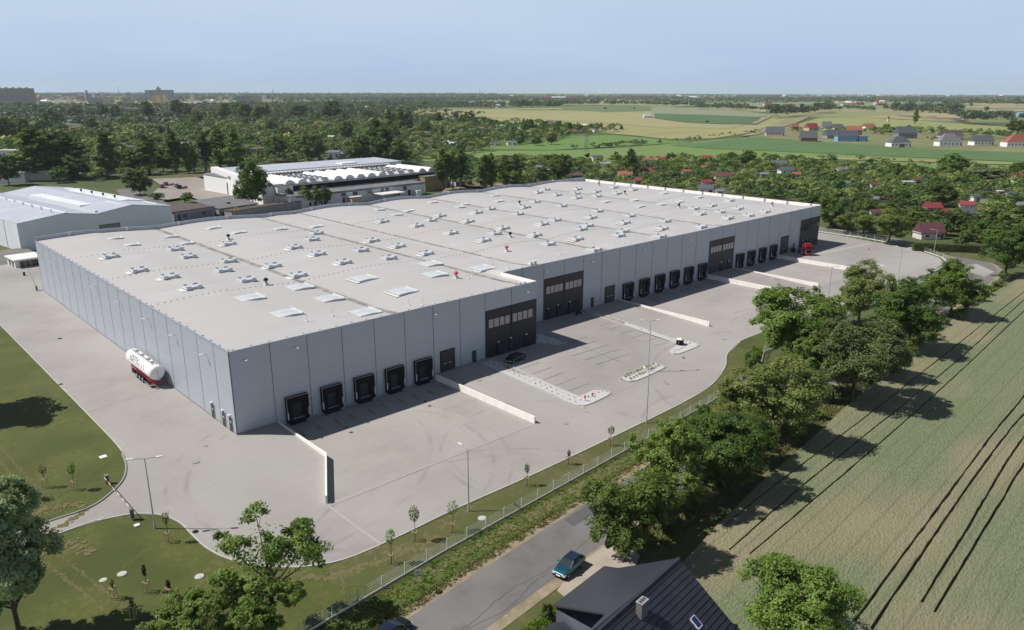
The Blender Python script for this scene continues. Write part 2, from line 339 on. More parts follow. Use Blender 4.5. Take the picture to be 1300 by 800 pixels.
def leafmat(name, c1, c2, c3=None, nscale=0.5, transl=0.25, objvar=0.25):
    m = bpy.data.materials.new(name); m.use_nodes = True; n = m.node_tree.nodes; l = m.node_tree.links
    b = n['Principled BSDF']; b.inputs['Roughness'].default_value = 0.55; b.inputs['Specular IOR Level'].default_value = 0.3
    t = n.new('ShaderNodeTexCoord'); nz = n.new('ShaderNodeTexNoise'); nz.inputs['Scale'].default_value = nscale; nz.inputs['Detail'].default_value = 4; l.new(t.outputs['Object'], nz.inputs['Vector'])
    rr = n.new('ShaderNodeMapRange'); rr.inputs['From Min'].default_value = 0.38; rr.inputs['From Max'].default_value = 0.64; l.new(nz.outputs['Fac'], rr.inputs['Value'])
    mi = n.new('ShaderNodeMixRGB'); mi.inputs['Color1'].default_value = (*c1, 1); mi.inputs['Color2'].default_value = (*c2, 1); l.new(rr.outputs[0], mi.inputs['Fac'])
    oi = n.new('ShaderNodeObjectInfo'); hs = n.new('ShaderNodeHueSaturation')
    r1 = n.new('ShaderNodeMapRange'); r1.inputs['To Min'].default_value = 0.5-objvar*0.07; r1.inputs['To Max'].default_value = 0.5+objvar*0.015; l.new(oi.outputs['Random'], r1.inputs['Value']); l.new(r1.outputs[0], hs.inputs['Hue'])
    q = n.new('ShaderNodeMath'); q.operation = 'MULTIPLY'; q.inputs[1].default_value = 7.31; l.new(oi.outputs['Random'], q.inputs[0]); q2 = n.new('ShaderNodeMath'); q2.operation = 'FRACT'; l.new(q.outputs[0], q2.inputs[0])
    r2 = n.new('ShaderNodeMapRange'); r2.inputs['To Min'].default_value = 1-objvar; r2.inputs['To Max'].default_value = 1+objvar; l.new(q2.outputs[0], r2.inputs['Value']); l.new(r2.outputs[0], hs.inputs['Value'])
    at = n.new('ShaderNodeAttribute'); at.attribute_name = 'tint'; h2 = n.new('ShaderNodeHueSaturation')
    v1 = n.new('ShaderNodeMath'); v1.operation = 'MULTIPLY_ADD'; v1.inputs[1].default_value = 0.75; v1.inputs[2].default_value = 1.14; l.new(at.outputs['Fac'], v1.inputs[0]); l.new(v1.outputs[0], h2.inputs['Value'])
    v2 = n.new('ShaderNodeMath'); v2.operation = 'MULTIPLY_ADD'; v2.inputs[1].default_value = -0.045; v2.inputs[2].default_value = 0.5; l.new(at.outputs['Fac'], v2.inputs[0]); l.new(v2.outputs[0], h2.inputs['Hue'])
    l.new(mi.outputs[0], h2.inputs['Color']); l.new(h2.outputs[0], hs.inputs['Color']); l.new(hs.outputs[0], b.inputs['Base Color'])
    tr = n.new('ShaderNodeBsdfTranslucent'); ms = n.new('ShaderNodeMixShader'); ms.inputs['Fac'].default_value = transl
    g = n.new('ShaderNodeHueSaturation'); g.inputs['Value'].default_value = 1.5; l.new(hs.outputs[0], g.inputs['Color']); l.new(g.outputs[0], tr.inputs['Color'])
    l.new(b.outputs[0], ms.inputs[1]); l.new(tr.outputs[0], ms.inputs[2]); l.new(ms.outputs[0], n['Material Output'].inputs['Surface'])
    return m
M['leaf_dark'] = leafmat('dark_leaf', (0.048, 0.098, 0.012), (0.1, 0.165, 0.026))
M['leaf_lime'] = leafmat('yellow_green_leaf', (0.1, 0.14, 0.025), (0.18, 0.21, 0.065), objvar=0.12)
M['leaf_green'] = leafmat('green_leaf', (0.062, 0.12, 0.015), (0.115, 0.18, 0.032))
M['leaf_bright'] = leafmat('bright_leaf', (0.085, 0.15, 0.02), (0.15, 0.22, 0.042), objvar=0.1)
M['leaf_silver'] = leafmat('silver_leaf', (0.14, 0.2, 0.075), (0.27, 0.34, 0.17), objvar=0.1)
M['leaf_olive'] = leafmat('olive_leaf', (0.07, 0.1, 0.028), (0.125, 0.15, 0.055), objvar=0.1)
M['leaf_garden'] = leafmat('garden_leaf', (0.05, 0.1, 0.016), (0.12, 0.17, 0.04), objvar=0.42, nscale=0.15)
M['leaf_wood'] = leafmat('woodland_leaf', (0.045, 0.095, 0.016), (0.14, 0.19, 0.05), objvar=0.05, nscale=0.045)
M['leaf_far'] = leafmat('far_woodland_leaf', (0.03, 0.06, 0.018), (0.06, 0.095, 0.03), objvar=0.05, nscale=0.012)
M['leaf_grey'] = leafmat('grey_green_leaf', (0.05, 0.08, 0.038), (0.085, 0.12, 0.06), objvar=0.05, nscale=0.02)
M['leaf_fir'] = leafmat('conifer_needle', (0.02, 0.045, 0.03), (0.035, 0.065, 0.04), objvar=0.2)
M['leaf_plum'] = leafmat('purple_leaf', (0.06, 0.02, 0.018), (0.1, 0.03, 0.025), objvar=0.1)
M['leaf_blossom'] = leafmat('red_blossom', (0.22, 0.02, 0.03), (0.3, 0.03, 0.04), objvar=0.1)
M['weed'] = leafmat('verge_weed', (0.11, 0.2, 0.018), (0.21, 0.23, 0.05), objvar=0.02, nscale=0.35)
M['drygrass'] = leafmat('bleached_grass', (0.2, 0.18, 0.08), (0.14, 0.15, 0.04), objvar=0.02, nscale=0.35)

# ================================================================== GROUND, ROADS, FIELDS
def zt(x, y):
    k = sm(62, 95, x)
    a = sm(-25.5+k*9.5, -3+k*9, y)          # 0 on the low yard, 1 on the plateau
    a *= (1-sm(236, 262, x))*(1-sm(128, 172, y))*sm(-110, -80, x)
    return LOW*(1-a)
def P(l, z=LOW): return [G(x, y, z) for x, y in l]
WE, WB, RC = 63.8, 117.4, 10.42        # wing end, back wall, recess of the second front
LE = 210.0
EDGE = [(149, -30.6), (121, -26.6), (100, -26.2), (90, -28.8), (83, -32.6), (73.5, -35.9), (63.7, -37.2), (46.7, -37.7), (25.7, -37.9), (12.2, -37.6), (3.8, -37.8), (-3.0, -37.6), (-6.4, -36.6), (-9.4, -34.6), (-11.9, -31.6), (-13.8, -28.1), (-14.7, -24.2), (-14.9, -20.6), (-15.1, -17.4), (-16.3, -14.4), (-18.9, -12.1), (-22.4, -11.1), (-26, -10.9), (-70, -12.5)]
yard_s = EDGE
yard_w = [(-70, -7.6), (-30, -7.4), (-26, -7.6), (-22.2, -7.4), (-19.2, -5.4), (-17, -2.8), (-15.5, 1), (-14.6, 6), (-14.3, 12), (-14.4, 60), (-14.6, 118), (-15, 160), (16, 160), (16, 134), (236, 134), (232, 60), (231, 12), (231.2, -8.3), (228, -17), (222, -24.5), (214, -28.6), (200, -30), (186, -30.2)]
yard = yard_s+yard_w
pit1 = [(6.8, 0), (6.8, -14.6), (0.7, -25.3), (37.5, -25.8), (37.5, 0)]
pit2 = [(103.4, RC), (103.4, -15.8), (142.7, -15.8), (142.7, RC)]
pit3 = [(156.3, RC), (156.3, -15.9), (182.4, -15.9), (182.4, RC)]
bld = [(0.3, 0.3), (WE-.3, 0.3), (WE-.3, RC+.3), (LE-.3, RC+.3), (LE-.3, WB-.3), (0.3, WB-.3)]
hole = [(1.5, 2), (1.5, -24.9), (3, -30), (80, -30), (100, -20), (200, -26.5), (213, -25.5), (220.5, -20.5), (226.5, -8), (227.5, 100), (1.5, 100)]
M['brownverge'] = mat('brown_verge', (0.085, 0.062, 0.028), 0.95, col2=(0.07, 0.085, 0.02), scale=0.5, bump=0.1, bscale=3)
road_c = smooth_path([(-160, -66), (-60, -59.8), (-20, -55.8), (0, -53.6), (20, -51.9), (53, -49.7), (100, -46.6), (150, -44.6), (185, -43.4), (203, -41.8), (216, -39), (227, -31.5), (233.8, -21), (237.2, -8), (238.4, 4), (238.8, 20), (238, 45), (234, 128), (222, 240)], 5)

big = [(-9000, -9000), (16000, -9000), (16000, 16000), (-9000, 16000)]
pts = [Vector(p) for p in big]+[Vector(p) for p in hole]
ed = [(0, 1), (1, 2), (2, 3), (3, 0)]+[(4+i, 4+(i+1) % len(hole)) for i in range(len(hole))]
x = -120
while x < 275:
    y = -34
    while y < 182: pts.append(Vector((x+.01*random.random(), y+.01*random.random()))); y += 5
    x += 9
v, e, f, _, _, _ = delaunay_2d_cdt(pts, ed, [], 0, 1e-4)
F = []
for t in f:
    cx = sum(v[i].x for i in t)/len(t); cy = sum(v[i].y for i in t)/len(t)
    c = False
    for i in range(len(hole)):
        x1, y1 = hole[i]; x2, y2 = hole[(i+1) % len(hole)]
        if (y1 > cy) != (y2 > cy) and cx < (x2-x1)*(cy-y1)/(y2-y1)+x1: c = not c
    if not c:
        F.append(tuple(t) if (v[t[1]]-v[t[0]]).cross(v[t[2]]-v[t[0]]) > 0 else tuple(reversed(t)))
me = bpy.data.meshes.new('ground'); me.from_pydata([(p.x, p.y, zt(p.x, p.y)-0.12) for p in v], [], F); me.materials.append(M['ground'])
g = link('ground', me); g['kind'] = 'structure'
# patchwork of far fields in the ground's own colour
m = M['ground']; n, l, b = nodes(m)
t = n.new('ShaderNodeTexCoord'); mpn = n.new('ShaderNodeMapping'); mpn.inputs['Scale'].default_value = (1/520, 1/230, 1); mpn.inputs['Rotation'].default_value = (0, 0, R(20))
l.new(t.outputs['Object'], mpn.inputs['Vector'])
vo = n.new('ShaderNodeTexVoronoi'); vo.voronoi_dimensions = '2D'; vo.inputs['Scale'].default_value = 1; l.new(mpn.outputs[0], vo.inputs['Vector'])
sp = n.new('ShaderNodeSeparateColor'); l.new(vo.outputs['Color'], sp.inputs[0])
cr = n.new('ShaderNodeValToRGB'); cr.color_ramp.interpolation = 'CONSTANT'; els = cr.color_ramp.elements
els[0].position = 0; els[0].color = (0.1, 0.15, 0.045, 1); els[1].position = .16; els[1].color = (0.2, 0.21, 0.09, 1)
for p_, c_ in ((.32, (0.05, 0.1, 0.03, 1)), (.46, (0.26, 0.24, 0.12, 1)), (.6, (0.11, 0.17, 0.06, 1)), (.74, (0.3, 0.25, 0.14, 1)), (.86, (0.15, 0.19, 0.07, 1))):
    q = els.new(p_); q.color = c_
l.new(sp.outputs[0], cr.inputs[0])
vm = n.new('ShaderNodeVectorMath'); vm.operation = 'LENGTH'; l.new(t.outputs['Object'], vm.inputs[0])
mr = n.new('ShaderNodeMapRange'); mr.inputs['From Min'].default_value = 1500; mr.inputs['From Max'].default_value = 1650; l.new(vm.outputs['Value'], mr.inputs['Value'])
xx = n.new('ShaderNodeMixRGB'); l.new(mr.outputs[0], xx.inputs['Fac']); l.new(cur(m), xx.inputs['Color1']); l.new(cr.outputs[0], xx.inputs['Color2']); l.new(xx.outputs[0], b.inputs['Base Color'])

# far fields
def fmat(nm, c, c2, st=(1, 1, 1), sc=0.01):
    mm = mat(nm, c, 0.95, col2=c2, scale=sc, stretch=st, detail=6); return mm
fields = [
 ('tan_crop', [(515, 142), (620, 139.5), (700, 139), (790, 140), (835, 141), (980, 148), (1010, 150), (985, 158), (945, 170), (905, 176), (850, 177), (790, 171), (740, 167), (700, 160), (640, 156), (600, 152), (560, 150)], (0.31, 0.29, 0.12), (0.2, 0.22, 0.08), 0.3, (1, 8, 1), .006),
 ('mixed_crop', [(560, 147), (700, 144), (800, 145), (905, 150), (950, 156), (930, 163), (850, 163), (760, 156), (640, 150)], (0.34, 0.3, 0.15), (0.22, 0.23, 0.09), 0.6, (1, 8, 1), .008),
 ('green_crop', [(712, 135.6), (790, 134), (832, 136), (832, 141), (770, 142.5), (716, 140)], (0.12, 0.17, 0.06), (0.08, 0.12, 0.04), 0.6, (1, 4, 1), .006),
 ('pale_crop', [(826, 137), (900, 137), (990, 147), (963, 149), (905, 147), (830, 145)], (0.17, 0.21, 0.11), (0.23, 0.24, 0.14), 0.9, (1, 4, 1), .006),
 ('dark_crop', [(830, 144.6), (905, 146.8), (965, 149.5), (957, 158), (920, 158.5), (868, 156), (832, 151)], (0.05, 0.105, 0.035), (0.07, 0.13, 0.04), 1.2, (1, 4, 1), .006),
 ('meadow_far', [(600, 190), (640, 178), (700, 173), (780, 172), (850, 178), (880, 181), (790, 186), (700, 191)], (0.1, 0.19, 0.035), (0.12, 0.2, 0.045), 0.3, (1, 1, 1), .01),
 ('meadow_near', [(500, 200), (570, 194), (640, 191), (720, 191), (800, 187), (880, 180), (960, 174), (1060, 181), (1180, 189), (1320, 194), (1330, 240), (1200, 222), (1100, 214), (1000, 208), (900, 206), (740, 207), (640, 207), (560, 207)], (0.12, 0.2, 0.04), (0.15, 0.215, 0.06), 0.0, (1, 5, 1), .012),
 ('beet_strip', [(850, 184.5), (960, 175), (1060, 182), (1180, 190), (1320, 195), (1325, 207), (1180, 201), (1000, 193), (900, 189)], (0.06, 0.13, 0.035), (0.09, 0.165, 0.05), 0.3, (1, 5, 1), .012),
 ('tan_strip', [(1000, 199), (1100, 201), (1320, 208), (1320, 211), (1100, 204), (1000, 202)], (0.3, 0.26, 0.13), (0.16, 0.2, 0.06), 0.5, (1, 5, 1), .03),
 ('village_green', [(960, 166), (1010, 157), (1100, 160), (1300, 172), (1320, 196), (1180, 189), (1060, 181), (950, 174)], (0.12, 0.15, 0.05), (0.22, 0.2, 0.1), 0.15, (1, 2, 1), .02),
 ('pale_green_crop', [(1000, 162), (1040, 150), (1090, 149), (1200, 156), (1310, 164), (1310, 174), (1180, 165), (1090, 161)], (0.2, 0.24, 0.07), (0.25, 0.26, 0.1), 0.6, (1, 5, 1), .008),
 ('scrub_strip', [(985, 158), (1000, 150), (1030, 148), (1010, 157), (960, 172), (940, 174)], (0.3, 0.26, 0.15), (0.15, 0.16, 0.06), 0.9, (1, 1, 1), .03),
 ('pale_far_crop', [(690, 131.5), (820, 131), (1000, 133.5), (1060, 136), (1000, 140), (900, 135), (712, 133.4)], (0.24, 0.25, 0.12), (0.2, 0.22, 0.1), 0.6, (1, 4, 1), .004),
 ('left_strip', [(430, 129), (640, 131), (640, 132.4), (430, 130.2)], (0.25, 0.27, 0.12), (0.2, 0.22, 0.1), 0.8, (1, 4, 1), .004),
]
for nm, pl, c1, c2, off, st, sc in fields:
    sheet('field', P(pl), fmat('field_'+nm, c1, c2, st, sc), off, zf=lambda x, y: LOW)
sheet('farm_track', strip(P([(956, 158.5), (972, 151), (978, 148.5)]), 9), M['dirt'], 1.6, zf=lambda x, y: LOW)
sheet('farm_track', strip(P([(828, 150), (829, 144)]), 9), M['dirt'], 1.6, zf=lambda x, y: LOW)
# forecourt and drives behind the warehouse
sheet('factory_forecourt', P([(178, 262), (205, 238), (192, 229), (250, 227), (283, 237), (345, 262), (330, 274), (270, 262), (240, 252)]), mat('forecourt_concrete', (0.3, 0.27, 0.24), .9, scale=.1, bump=.01), 0.0)
sheet('dry_verge', P([(180, 228), (280, 218), (292, 236), (340, 262), (338, 250), (292, 228), (252, 227), (190, 229.5)]), M['drylawn'], 0.03)
sheet('scrap_yard', P([(560, 250), (570, 226), (640, 222), (660, 238), (600, 250)]), M['dirt'], 0.0)
sheet('factory_yard', [(-60, 160), (10, 160), (10, 186), (-60, 186)], M['asphalt'], 0.0)
sheet('access_road', [(64, 134), (64, 200), (68, 230), (74, 300), (80, 330), (88, 330), (82, 260), (78, 200), (236, 200), (236, 134)], M['asphalt'], 0.012)

# soil, wheat with sunk tramlines
field_edge = [(17, -70.5), (18.5, -66.0), (21.5, -64.6), (32, -62.8), (47, -60.8), (63, -59.4), (84, -57.0), (106, -54.9), (133, -52.9), (168, -50.8), (220, -50.4), (420, -48), (420, -330), (17, -330)]
sheet('soil', field_edge, M['soil'], 0.02)
CR = 0.4
zc = LOW+CR
def pf(l, s=1, x0=0, y0=0): return [G(x0+a/s, y0+b/s, zc) for a, b in l]
tram = [[(33, -63.4), (46, -62.6), (75, -61.6), (121, -59.4), (185, -55.6), (300, -49.6+1.2), (418, -44+.5)],
        [(29, -66.6), (46, -65.4), (69, -64.4), (121, -62.3), (176, -58.6), (300, -51.6), (418, -46)],
        [(30, -68.6), (79, -66.6), (121, -64.3), (166, -61.4), (300, -53.6), (418, -48.4)],
        pf([(570, 765), (640, 670), (740, 530), (860, 370), (1000, 180), (1135, 0)], 3.0775, 900, 540)+[(106, -76.6), (150, -73.4), (300, -64)],
        pf([(635, 795), (720, 665), (800, 550), (900, 400), (1050, 185), (1190, 0)], 3.0775, 900, 540)+[(110, -78.4), (150, -75.4), (300, -66)],
        pf([(830, 690), (900, 575), (1000, 420), (1100, 250), (1235, 40)], 3.0775, 900, 540)+[(150, -79.4), (300, -70.5)],
        pf([(880, 730), (960, 600), (1060, 430), (1150, 285), (1250, 125)], 3.0775, 900, 540)+[(150, -81.6), (300, -72.7)]]
tram[0] = [(33, -63.4), (46, -62.6), (75, -61.6), (121, -59.4), (185, -56.2), (240, -54)]
wheat_m = mat('ripening_wheat', (0.18, 0.205, 0.11), 0.9, col2=(0.125, 0.16, 0.078), scale=2.6, stretch=(0.5, 1.2, 1), lo=.35, hi=.65, big=(0.24, 0.218, 0.13), bigscale=0.055, bump=0.3, bscale=4)
y = lines_mask(wheat_m, math_n(wheat_m, 'ADD', axis(wheat_m, 1), math_n(wheat_m, 'MULTIPLY', axis(wheat_m, 0), -0.045)), 3.0, 0.35); mul_mask(wheat_m, y, (0.1, 0.12, 0.06), 0.35)
def ragged(t_, w_, seed):
    rr_ = random.Random(seed); p_ = [t_[0]]
    for i in range(len(t_)-1):
        n_ = max(1, int(math.dist(t_[i], t_[i+1])/(1.3 if t_[i][0] < 130 else 6)))
        for k in range(1, n_+1): p_.append((t_[i][0]+(t_[i+1][0]-t_[i][0])*k/n_, t_[i][1]+(t_[i+1][1]-t_[i][1])*k/n_))
    o = strip(p_, w_); return [(x+rr_.gauss(0, .03), y+rr_.gauss(0, w_*.1)) for x, y in o]
sheet('wheat', field_edge, wheat_m, CR, holes=[ragged(smooth_path(t_, 3), 0.24+.06*(i_ > 2), i_) for i_, t_ in enumerate(tram)], skirt=CR, kind='stuff')

# road, shoulders, verges
sheet('road_shoulder', strip(road_c, 9.6), M['dirt'], -0.02)
sheet('road', strip(road_c, 6.9), M['asphalt'], 0.0)
sheet('roadside_verge', strip([(p[0], p[1]+6.0) for p in road_c if -130 < p[0] < 200], 5.8), M['verge'], -0.05)
sheet('roadside_verge', strip([(p[0], p[1]+9.6) for p in road_c if 20 < p[0] < 110], 2.6), M['brownverge'], -0.058)
sheet('roadside_verge', strip([(p[0], p[1]-7.5) for p in road_c if -130 < p[0] < 205], 9.5), M['drylawn'], -0.06)
sheet('asphalt_patch', [(20, -50.6), (25, -50.2), (25.2, -48.4), (20.2, -48.8)], mat('old_asphalt_repair', (0.11, 0.107, 0.107), .9, scale=1), 0.006)
sheet('asphalt_patch', [(-6, -57.2), (-1, -56.8), (-1, -54.6), (-6, -55)], mat('road_repair', (0.17, 0.165, 0.16), .9, scale=1), 0.006)
M['old_crack'] = mat('crack_filler', (0.06, 0.058, 0.058), .9)
for pth in ([(-14, -56.6), (-6, -55.3), (-1, -55.5), (6, -54.3), (13, -54.6), (24, -53.0)], [(-8, -57.2), (-2, -56.0), (4, -56.4), (9, -55.1), (14, -55.4)]):
    sheet('tar_crack', strip([(x_+random.uniform(-.1, .1), y_+random.uniform(-.12, .12)) for x_, y_ in smooth_path(pth, 8)], 0.055), M['old_crack'], 0.008)
sheet('concrete_drive', [(9.5, -57.8), (14, -56.3), (22.5, -55.6), (21, -60), (13.5, -63), (9, -61)], mat('worn_drive', (0.4, 0.35, 0.29), .9, scale=.8, bump=.02), 0.012)
sheet('road_end_slab', P([(1222, 338), (1240, 335), (1262, 345), (1250, 352), (1232, 346)]), M['pave'], 0.02)
sheet('dry_verge', P([(1170, 318), (1260, 334), (1300, 340), (1300, 326), (1255, 324), (1190, 316), (1100, 303), (1045, 293), (1045, 296), (1100, 305)]), M['drylawn'], 0.02)
# lawns
lawn_w = [(-70, -7.6), (-30, -7.4), (-26, -7.6), (-22.2, -7.4), (-19.2, -5.4), (-17, -2.8), (-15.5, 1), (-14.6, 6), (-14.3, 12), (-14.4, 60), (-14.6, 118), (-15, 160), (-90, 160), (-90, -7.6)]
lawn_s = EDGE[::-1][:-1]+[(121, -33), (100, -33), (88, -38), (80.5, -40), (65, -41.6), (43.5, -42.6), (24, -43.6), (5.6, -44.4), (-7.6, -45.6), (-40, -47.5), (-70, -49)]
sheet('lawn', lawn_w, M['lawn'], -0.03, step=4)
sheet('lawn', lawn_s, M['lawn'], -0.03, step=4)
sheet('dry_lawn_strip', [(4, -38.2), (26, -38.2), (47, -38), (63.7, -37.5), (74, -36.2), (83, -33), (90, -29.1), (95, -27.4), (95, -33), (88, -38.0), (65, -41.4), (43, -42.4), (24, -43.3), (-3, -44.6), (-8, -41), (-6, -37.4)], M['drylawn'], -0.008)
def blobs(name, path, wd, mt, seed, dens=2.2, off=-.012):
    """worn or bare ground: a broken trail of small irregular patches"""
    rr_ = random.Random(seed); V, Fc = [], []; p = smooth_path(path, 4) if len(path) > 2 else path; zz = 0
    for i in range(len(p)-1):
        L_ = math.dist(p[i], p[i+1])
        for k in range(max(1, int(L_*dens*4))):
            if rr_.random() < .12: continue
            t = rr_.random(); x = p[i][0]+(p[i+1][0]-p[i][0])*t+rr_.gauss(0, wd*.28); y = p[i][1]+(p[i+1][1]-p[i][1])*t+rr_.gauss(0, wd*.28); r_ = max(.07, wd*rr_.uniform(.08, .26)); b_ = len(V); n_ = 8; zz = (zz+.0004) % .02
            for j in range(n_): a = 6.283*j/n_; q_ = r_*rr_.uniform(.55, 1.25); V.append((x+q_*math.cos(a), y+q_*math.sin(a)*1.2, zt(x, y)+off+zz))
            Fc.append(tuple(range(b_, b_+n_)))
    me = bpy.data.meshes.new(name); me.from_pydata(V, [], Fc); me.materials.append(mt); o = link(name, me); o['kind'] = 'structure'; return o
M['baresoil'] = mat('bare_sandy_soil', (0.165, 0.145, 0.07), 0.95, col2=(0.1, 0.1, 0.03), scale=3, bump=.04, bscale=8)
for i_, (a_, b_) in enumerate((((-30.5, 40), (-26.6, -6.5)), ((-28.9, 40), (-25.3, -6.5)), ((-29.5, -14.5), (-26.5, -30)), ((-27.9, -14.5), (-25, -30)))):
    blobs('worn_track', [a_, ((a_[0]+b_[0])/2+.2, (a_[1]+b_[1])/2), b_], .55, M['baresoil'], i_, 5)
for i_, (pth, wd) in enumerate((([(-26, -3), (-20, 1.5), (-15.4, 5.5)], .3), ([(-26.6, 9), (-14.6, 17)], .35), ([(-26, -24), (-20, -20.5), (-16, -19.6)], .35), ([(-29, -9.9), (-25, -8.9), (-22.6, -6.8), (-26, -4.2), (-29, -5)], 1.3), ([(-29, -13.8), (-26, -13.8), (-25, -17)], 1.6), ([(-5, -38.4), (-7.5, -43)], .5), ([(-1, -38.8), (-2.6, -42.6)], .3), ([(-9.5, -36.5), (-6, -39.5), (6, -41.4)], 1.2))):
    blobs('bare_soil', pth, wd, M['baresoil'], 20+i_, 3.0, -.006)
for i_ in range(4): blobs('bare_soil', [(random.uniform(-2, 10), -46.6+i_*.3), (random.uniform(20, 40), -45.2+i_*.3), (random.uniform(50, 80), -42.5)], 1.4, M['baresoil'], 60+i_, .7, .0)
# the yard with its three sunk docks
slope = [(x, y) for x in ()]
sheet('yard_paving', yard, M['pave'], 0.0, holes=[pit1, pit2, pit3, bld], step=2.2)
for pt in (pit1, pit2, pit3):
    sheet('dock_apron', pt, M['pave2'], 0.0, zf=lambda x, y: LOW-.002)
# kerbs
def kerb(path, w_=0.16, h_=0.12, nm='kerb', mt='kerb', parent=None, closed=False):
    mb = MB(); p = smooth_path(path, 4, closed)
    if closed: p.append(p[0])
    for i in range(len(p)-1):
        a, b_ = p[i], p[i+1]
        if math.dist(a, b_) < 1e-4: continue
        d = Vector((b_[0]-a[0], b_[1]-a[1], 0)).normalized(); nn = Vector((-d.y, d.x, 0))*w_/2
        za = zt(*a); zb = zt(*b_)
        mb.add([(a[0]-nn.x, a[1]-nn.y, za-.2), (a[0]+nn.x, a[1]+nn.y, za-.2), (b_[0]+nn.x, b_[1]+nn.y, zb-.2), (b_[0]-nn.x, b_[1]-nn.y, zb-.2),
                (a[0]-nn.x, a[1]-nn.y, za+h_), (a[0]+nn.x, a[1]+nn.y, za+h_), (b_[0]+nn.x, b_[1]+nn.y, zb+h_), (b_[0]-nn.x, b_[1]-nn.y, zb+h_)],
               [(4, 7, 6, 5), (0, 4, 5, 1), (2, 6, 7, 3), (1, 5, 6, 2), (3, 7, 4, 0)])
    o = mb.build(nm, M[mt], parent)
    if not parent: o['kind'] = 'structure'
    return o
kerb(yard_s, .18, .06); kerb([(-30, -7.4), (-26, -7.6), (-22.2, -7.4), (-19.2, -5.4), (-17, -2.8), (-15.5, 1), (-14.8, 5)], .2, .14, mt='grey_kerb'); kerb([(-14.6, 6), (-14.3, 12), (-14.4, 60), (-14.6, 118), (-15, 160)], .15, .03)
# painted / paved lines
def flat(nm, path, w_, mt, off=.006):
    q_ = []
    for i in range(len(path)-1):
        n_ = max(1, int(math.dist(path[i], path[i+1])/1.5))
        q_ += [(path[i][0]+(path[i+1][0]-path[i][0])*k/n_, path[i][1]+(path[i+1][1]-path[i][1])*k/n_) for k in range(n_)]
    return sheet(nm, strip(q_+[path[-1]], w_*1.3), M[mt], off+.028)
flat('drain_line', [(.6, -26), (12, -26.0), (25, -26.1), (37.3, -26.3)], .22, 'line'); flat('drain_line', [(.5, -26), (.5, -33), (.6, -37.6)], .18, 'line')
flat('drain_line', [(50.5, -27.4), (63.4, -26.2)], .14, 'line', .008); flat('drain_line', [(150, -22.6), (230, -10)], .2, 'line')
for v_ in (-8.3, -11.4, -14.5, -17.6, -20.7): flat('parking_line', [(51.4, v_), (56.6, v_)], .1, 'stall')
for v_ in (-4.0, -6.9, -9.9, -12.8, -15.7): flat('parking_line', [(64.4, v_), (75, v_)], .1, 'stall', .008)
flat('parking_line', [(69.7, 1.5), (69.7, -18.2)], .1, 'stall', .01)
for v_ in (-.8, -3.6, -6.9, -10, -13.1, -16.0): flat('parking_line', [(82.8, v_), (87.3, v_)], .1, 'stall')
for k in range(12): flat('parking_line', [(186+k*2.9, -29.6), (186+k*2.9, -25.6)] if k < 9 else [(229.6, -4+k*2), (225, -4+k*2)], .1, 'stall')
for (a_, b_) in ((183, 196), (196, 226)): flat('walkway_line', [(a_, 3.6-(a_-183)*.12), (b_, 3.6-(b_-183)*.12)], 1.1, 'line', .012)

# ================================================================== WAREHOUSE
WH = empty('warehouse', (0, 0, 0), 0, 'huge grey panel-clad warehouse with flat pale roof, dock doors and dark entrance blocks', 'warehouse')
HT = 13.2
vall = [0, 29.8, 60.3, 73.4, 99, 124.5, 150, 175.5, 210.6]
rid = [14.5, 45, 66.5, 86, 111.7, 137.2, 162.7, 192]
def roofz(x, y):
    for i in range(8):
        if vall[i] <= x <= vall[i+1]:
            r = rid[i]; t = (x-vall[i])/(r-vall[i]) if x <= r else (vall[i+1]-x)/(vall[i+1]-r)
            break
    base = 12.68+0.68*math.sin(min(1, t)*math.pi/2)**1.2
    if i == 0 and x < rid[0]: base = 13.1+.5*math.sin(t*math.pi/2)
    if i == 7 and x > rid[7]: base = 12.3+1.25*t
    if 60.3 < x < 73.4: base = 12.45+.3*t
    e = y if x < WE else y-RC
    if not (60.3 < x < 64): k = sm(7, 0, e) if False else 1-sm(0, 7, e); base = base*(1-k)+13.13*k
    return base
def grid_mesh(name, xs, ys, zf, mats, parent, skip=None):
    V = [(x, y, zf(x, y)) for y in ys for x in xs]; nx = len(xs); Fc = []
    for j in range(len(ys)-1):
        for i in range(nx-1):
            if skip and skip((xs[i]+xs[i+1])/2, (ys[j]+ys[j+1])/2): continue
            a = j*nx+i; Fc.append((a, a+1, a+1+nx, a+nx))
    me = bpy.data.meshes.new(name); me.from_pydata(V, [], Fc); me.materials.append(mats)
    me.polygons.foreach_set('use_smooth', [True]*len(Fc)); me.update(); return link(name, me, parent)
xs = sorted(set([round(i*2.0, 2) for i in range(106)]+vall[1:8]+[0, 63.8, 209.9])); xs = [x for x in xs if x <= 209.9]
ys = sorted(set([0, RC, 2, 4, 6, 8, 13, 15, 17.5, WB-.2]+[20+i*4 for i in range(24)])); ys = [y for y in ys if y <= WB-.2]
rf = grid_mesh('roof', xs, ys, roofz, M['roof'], WH, lambda x, y: x > WE and y < RC)
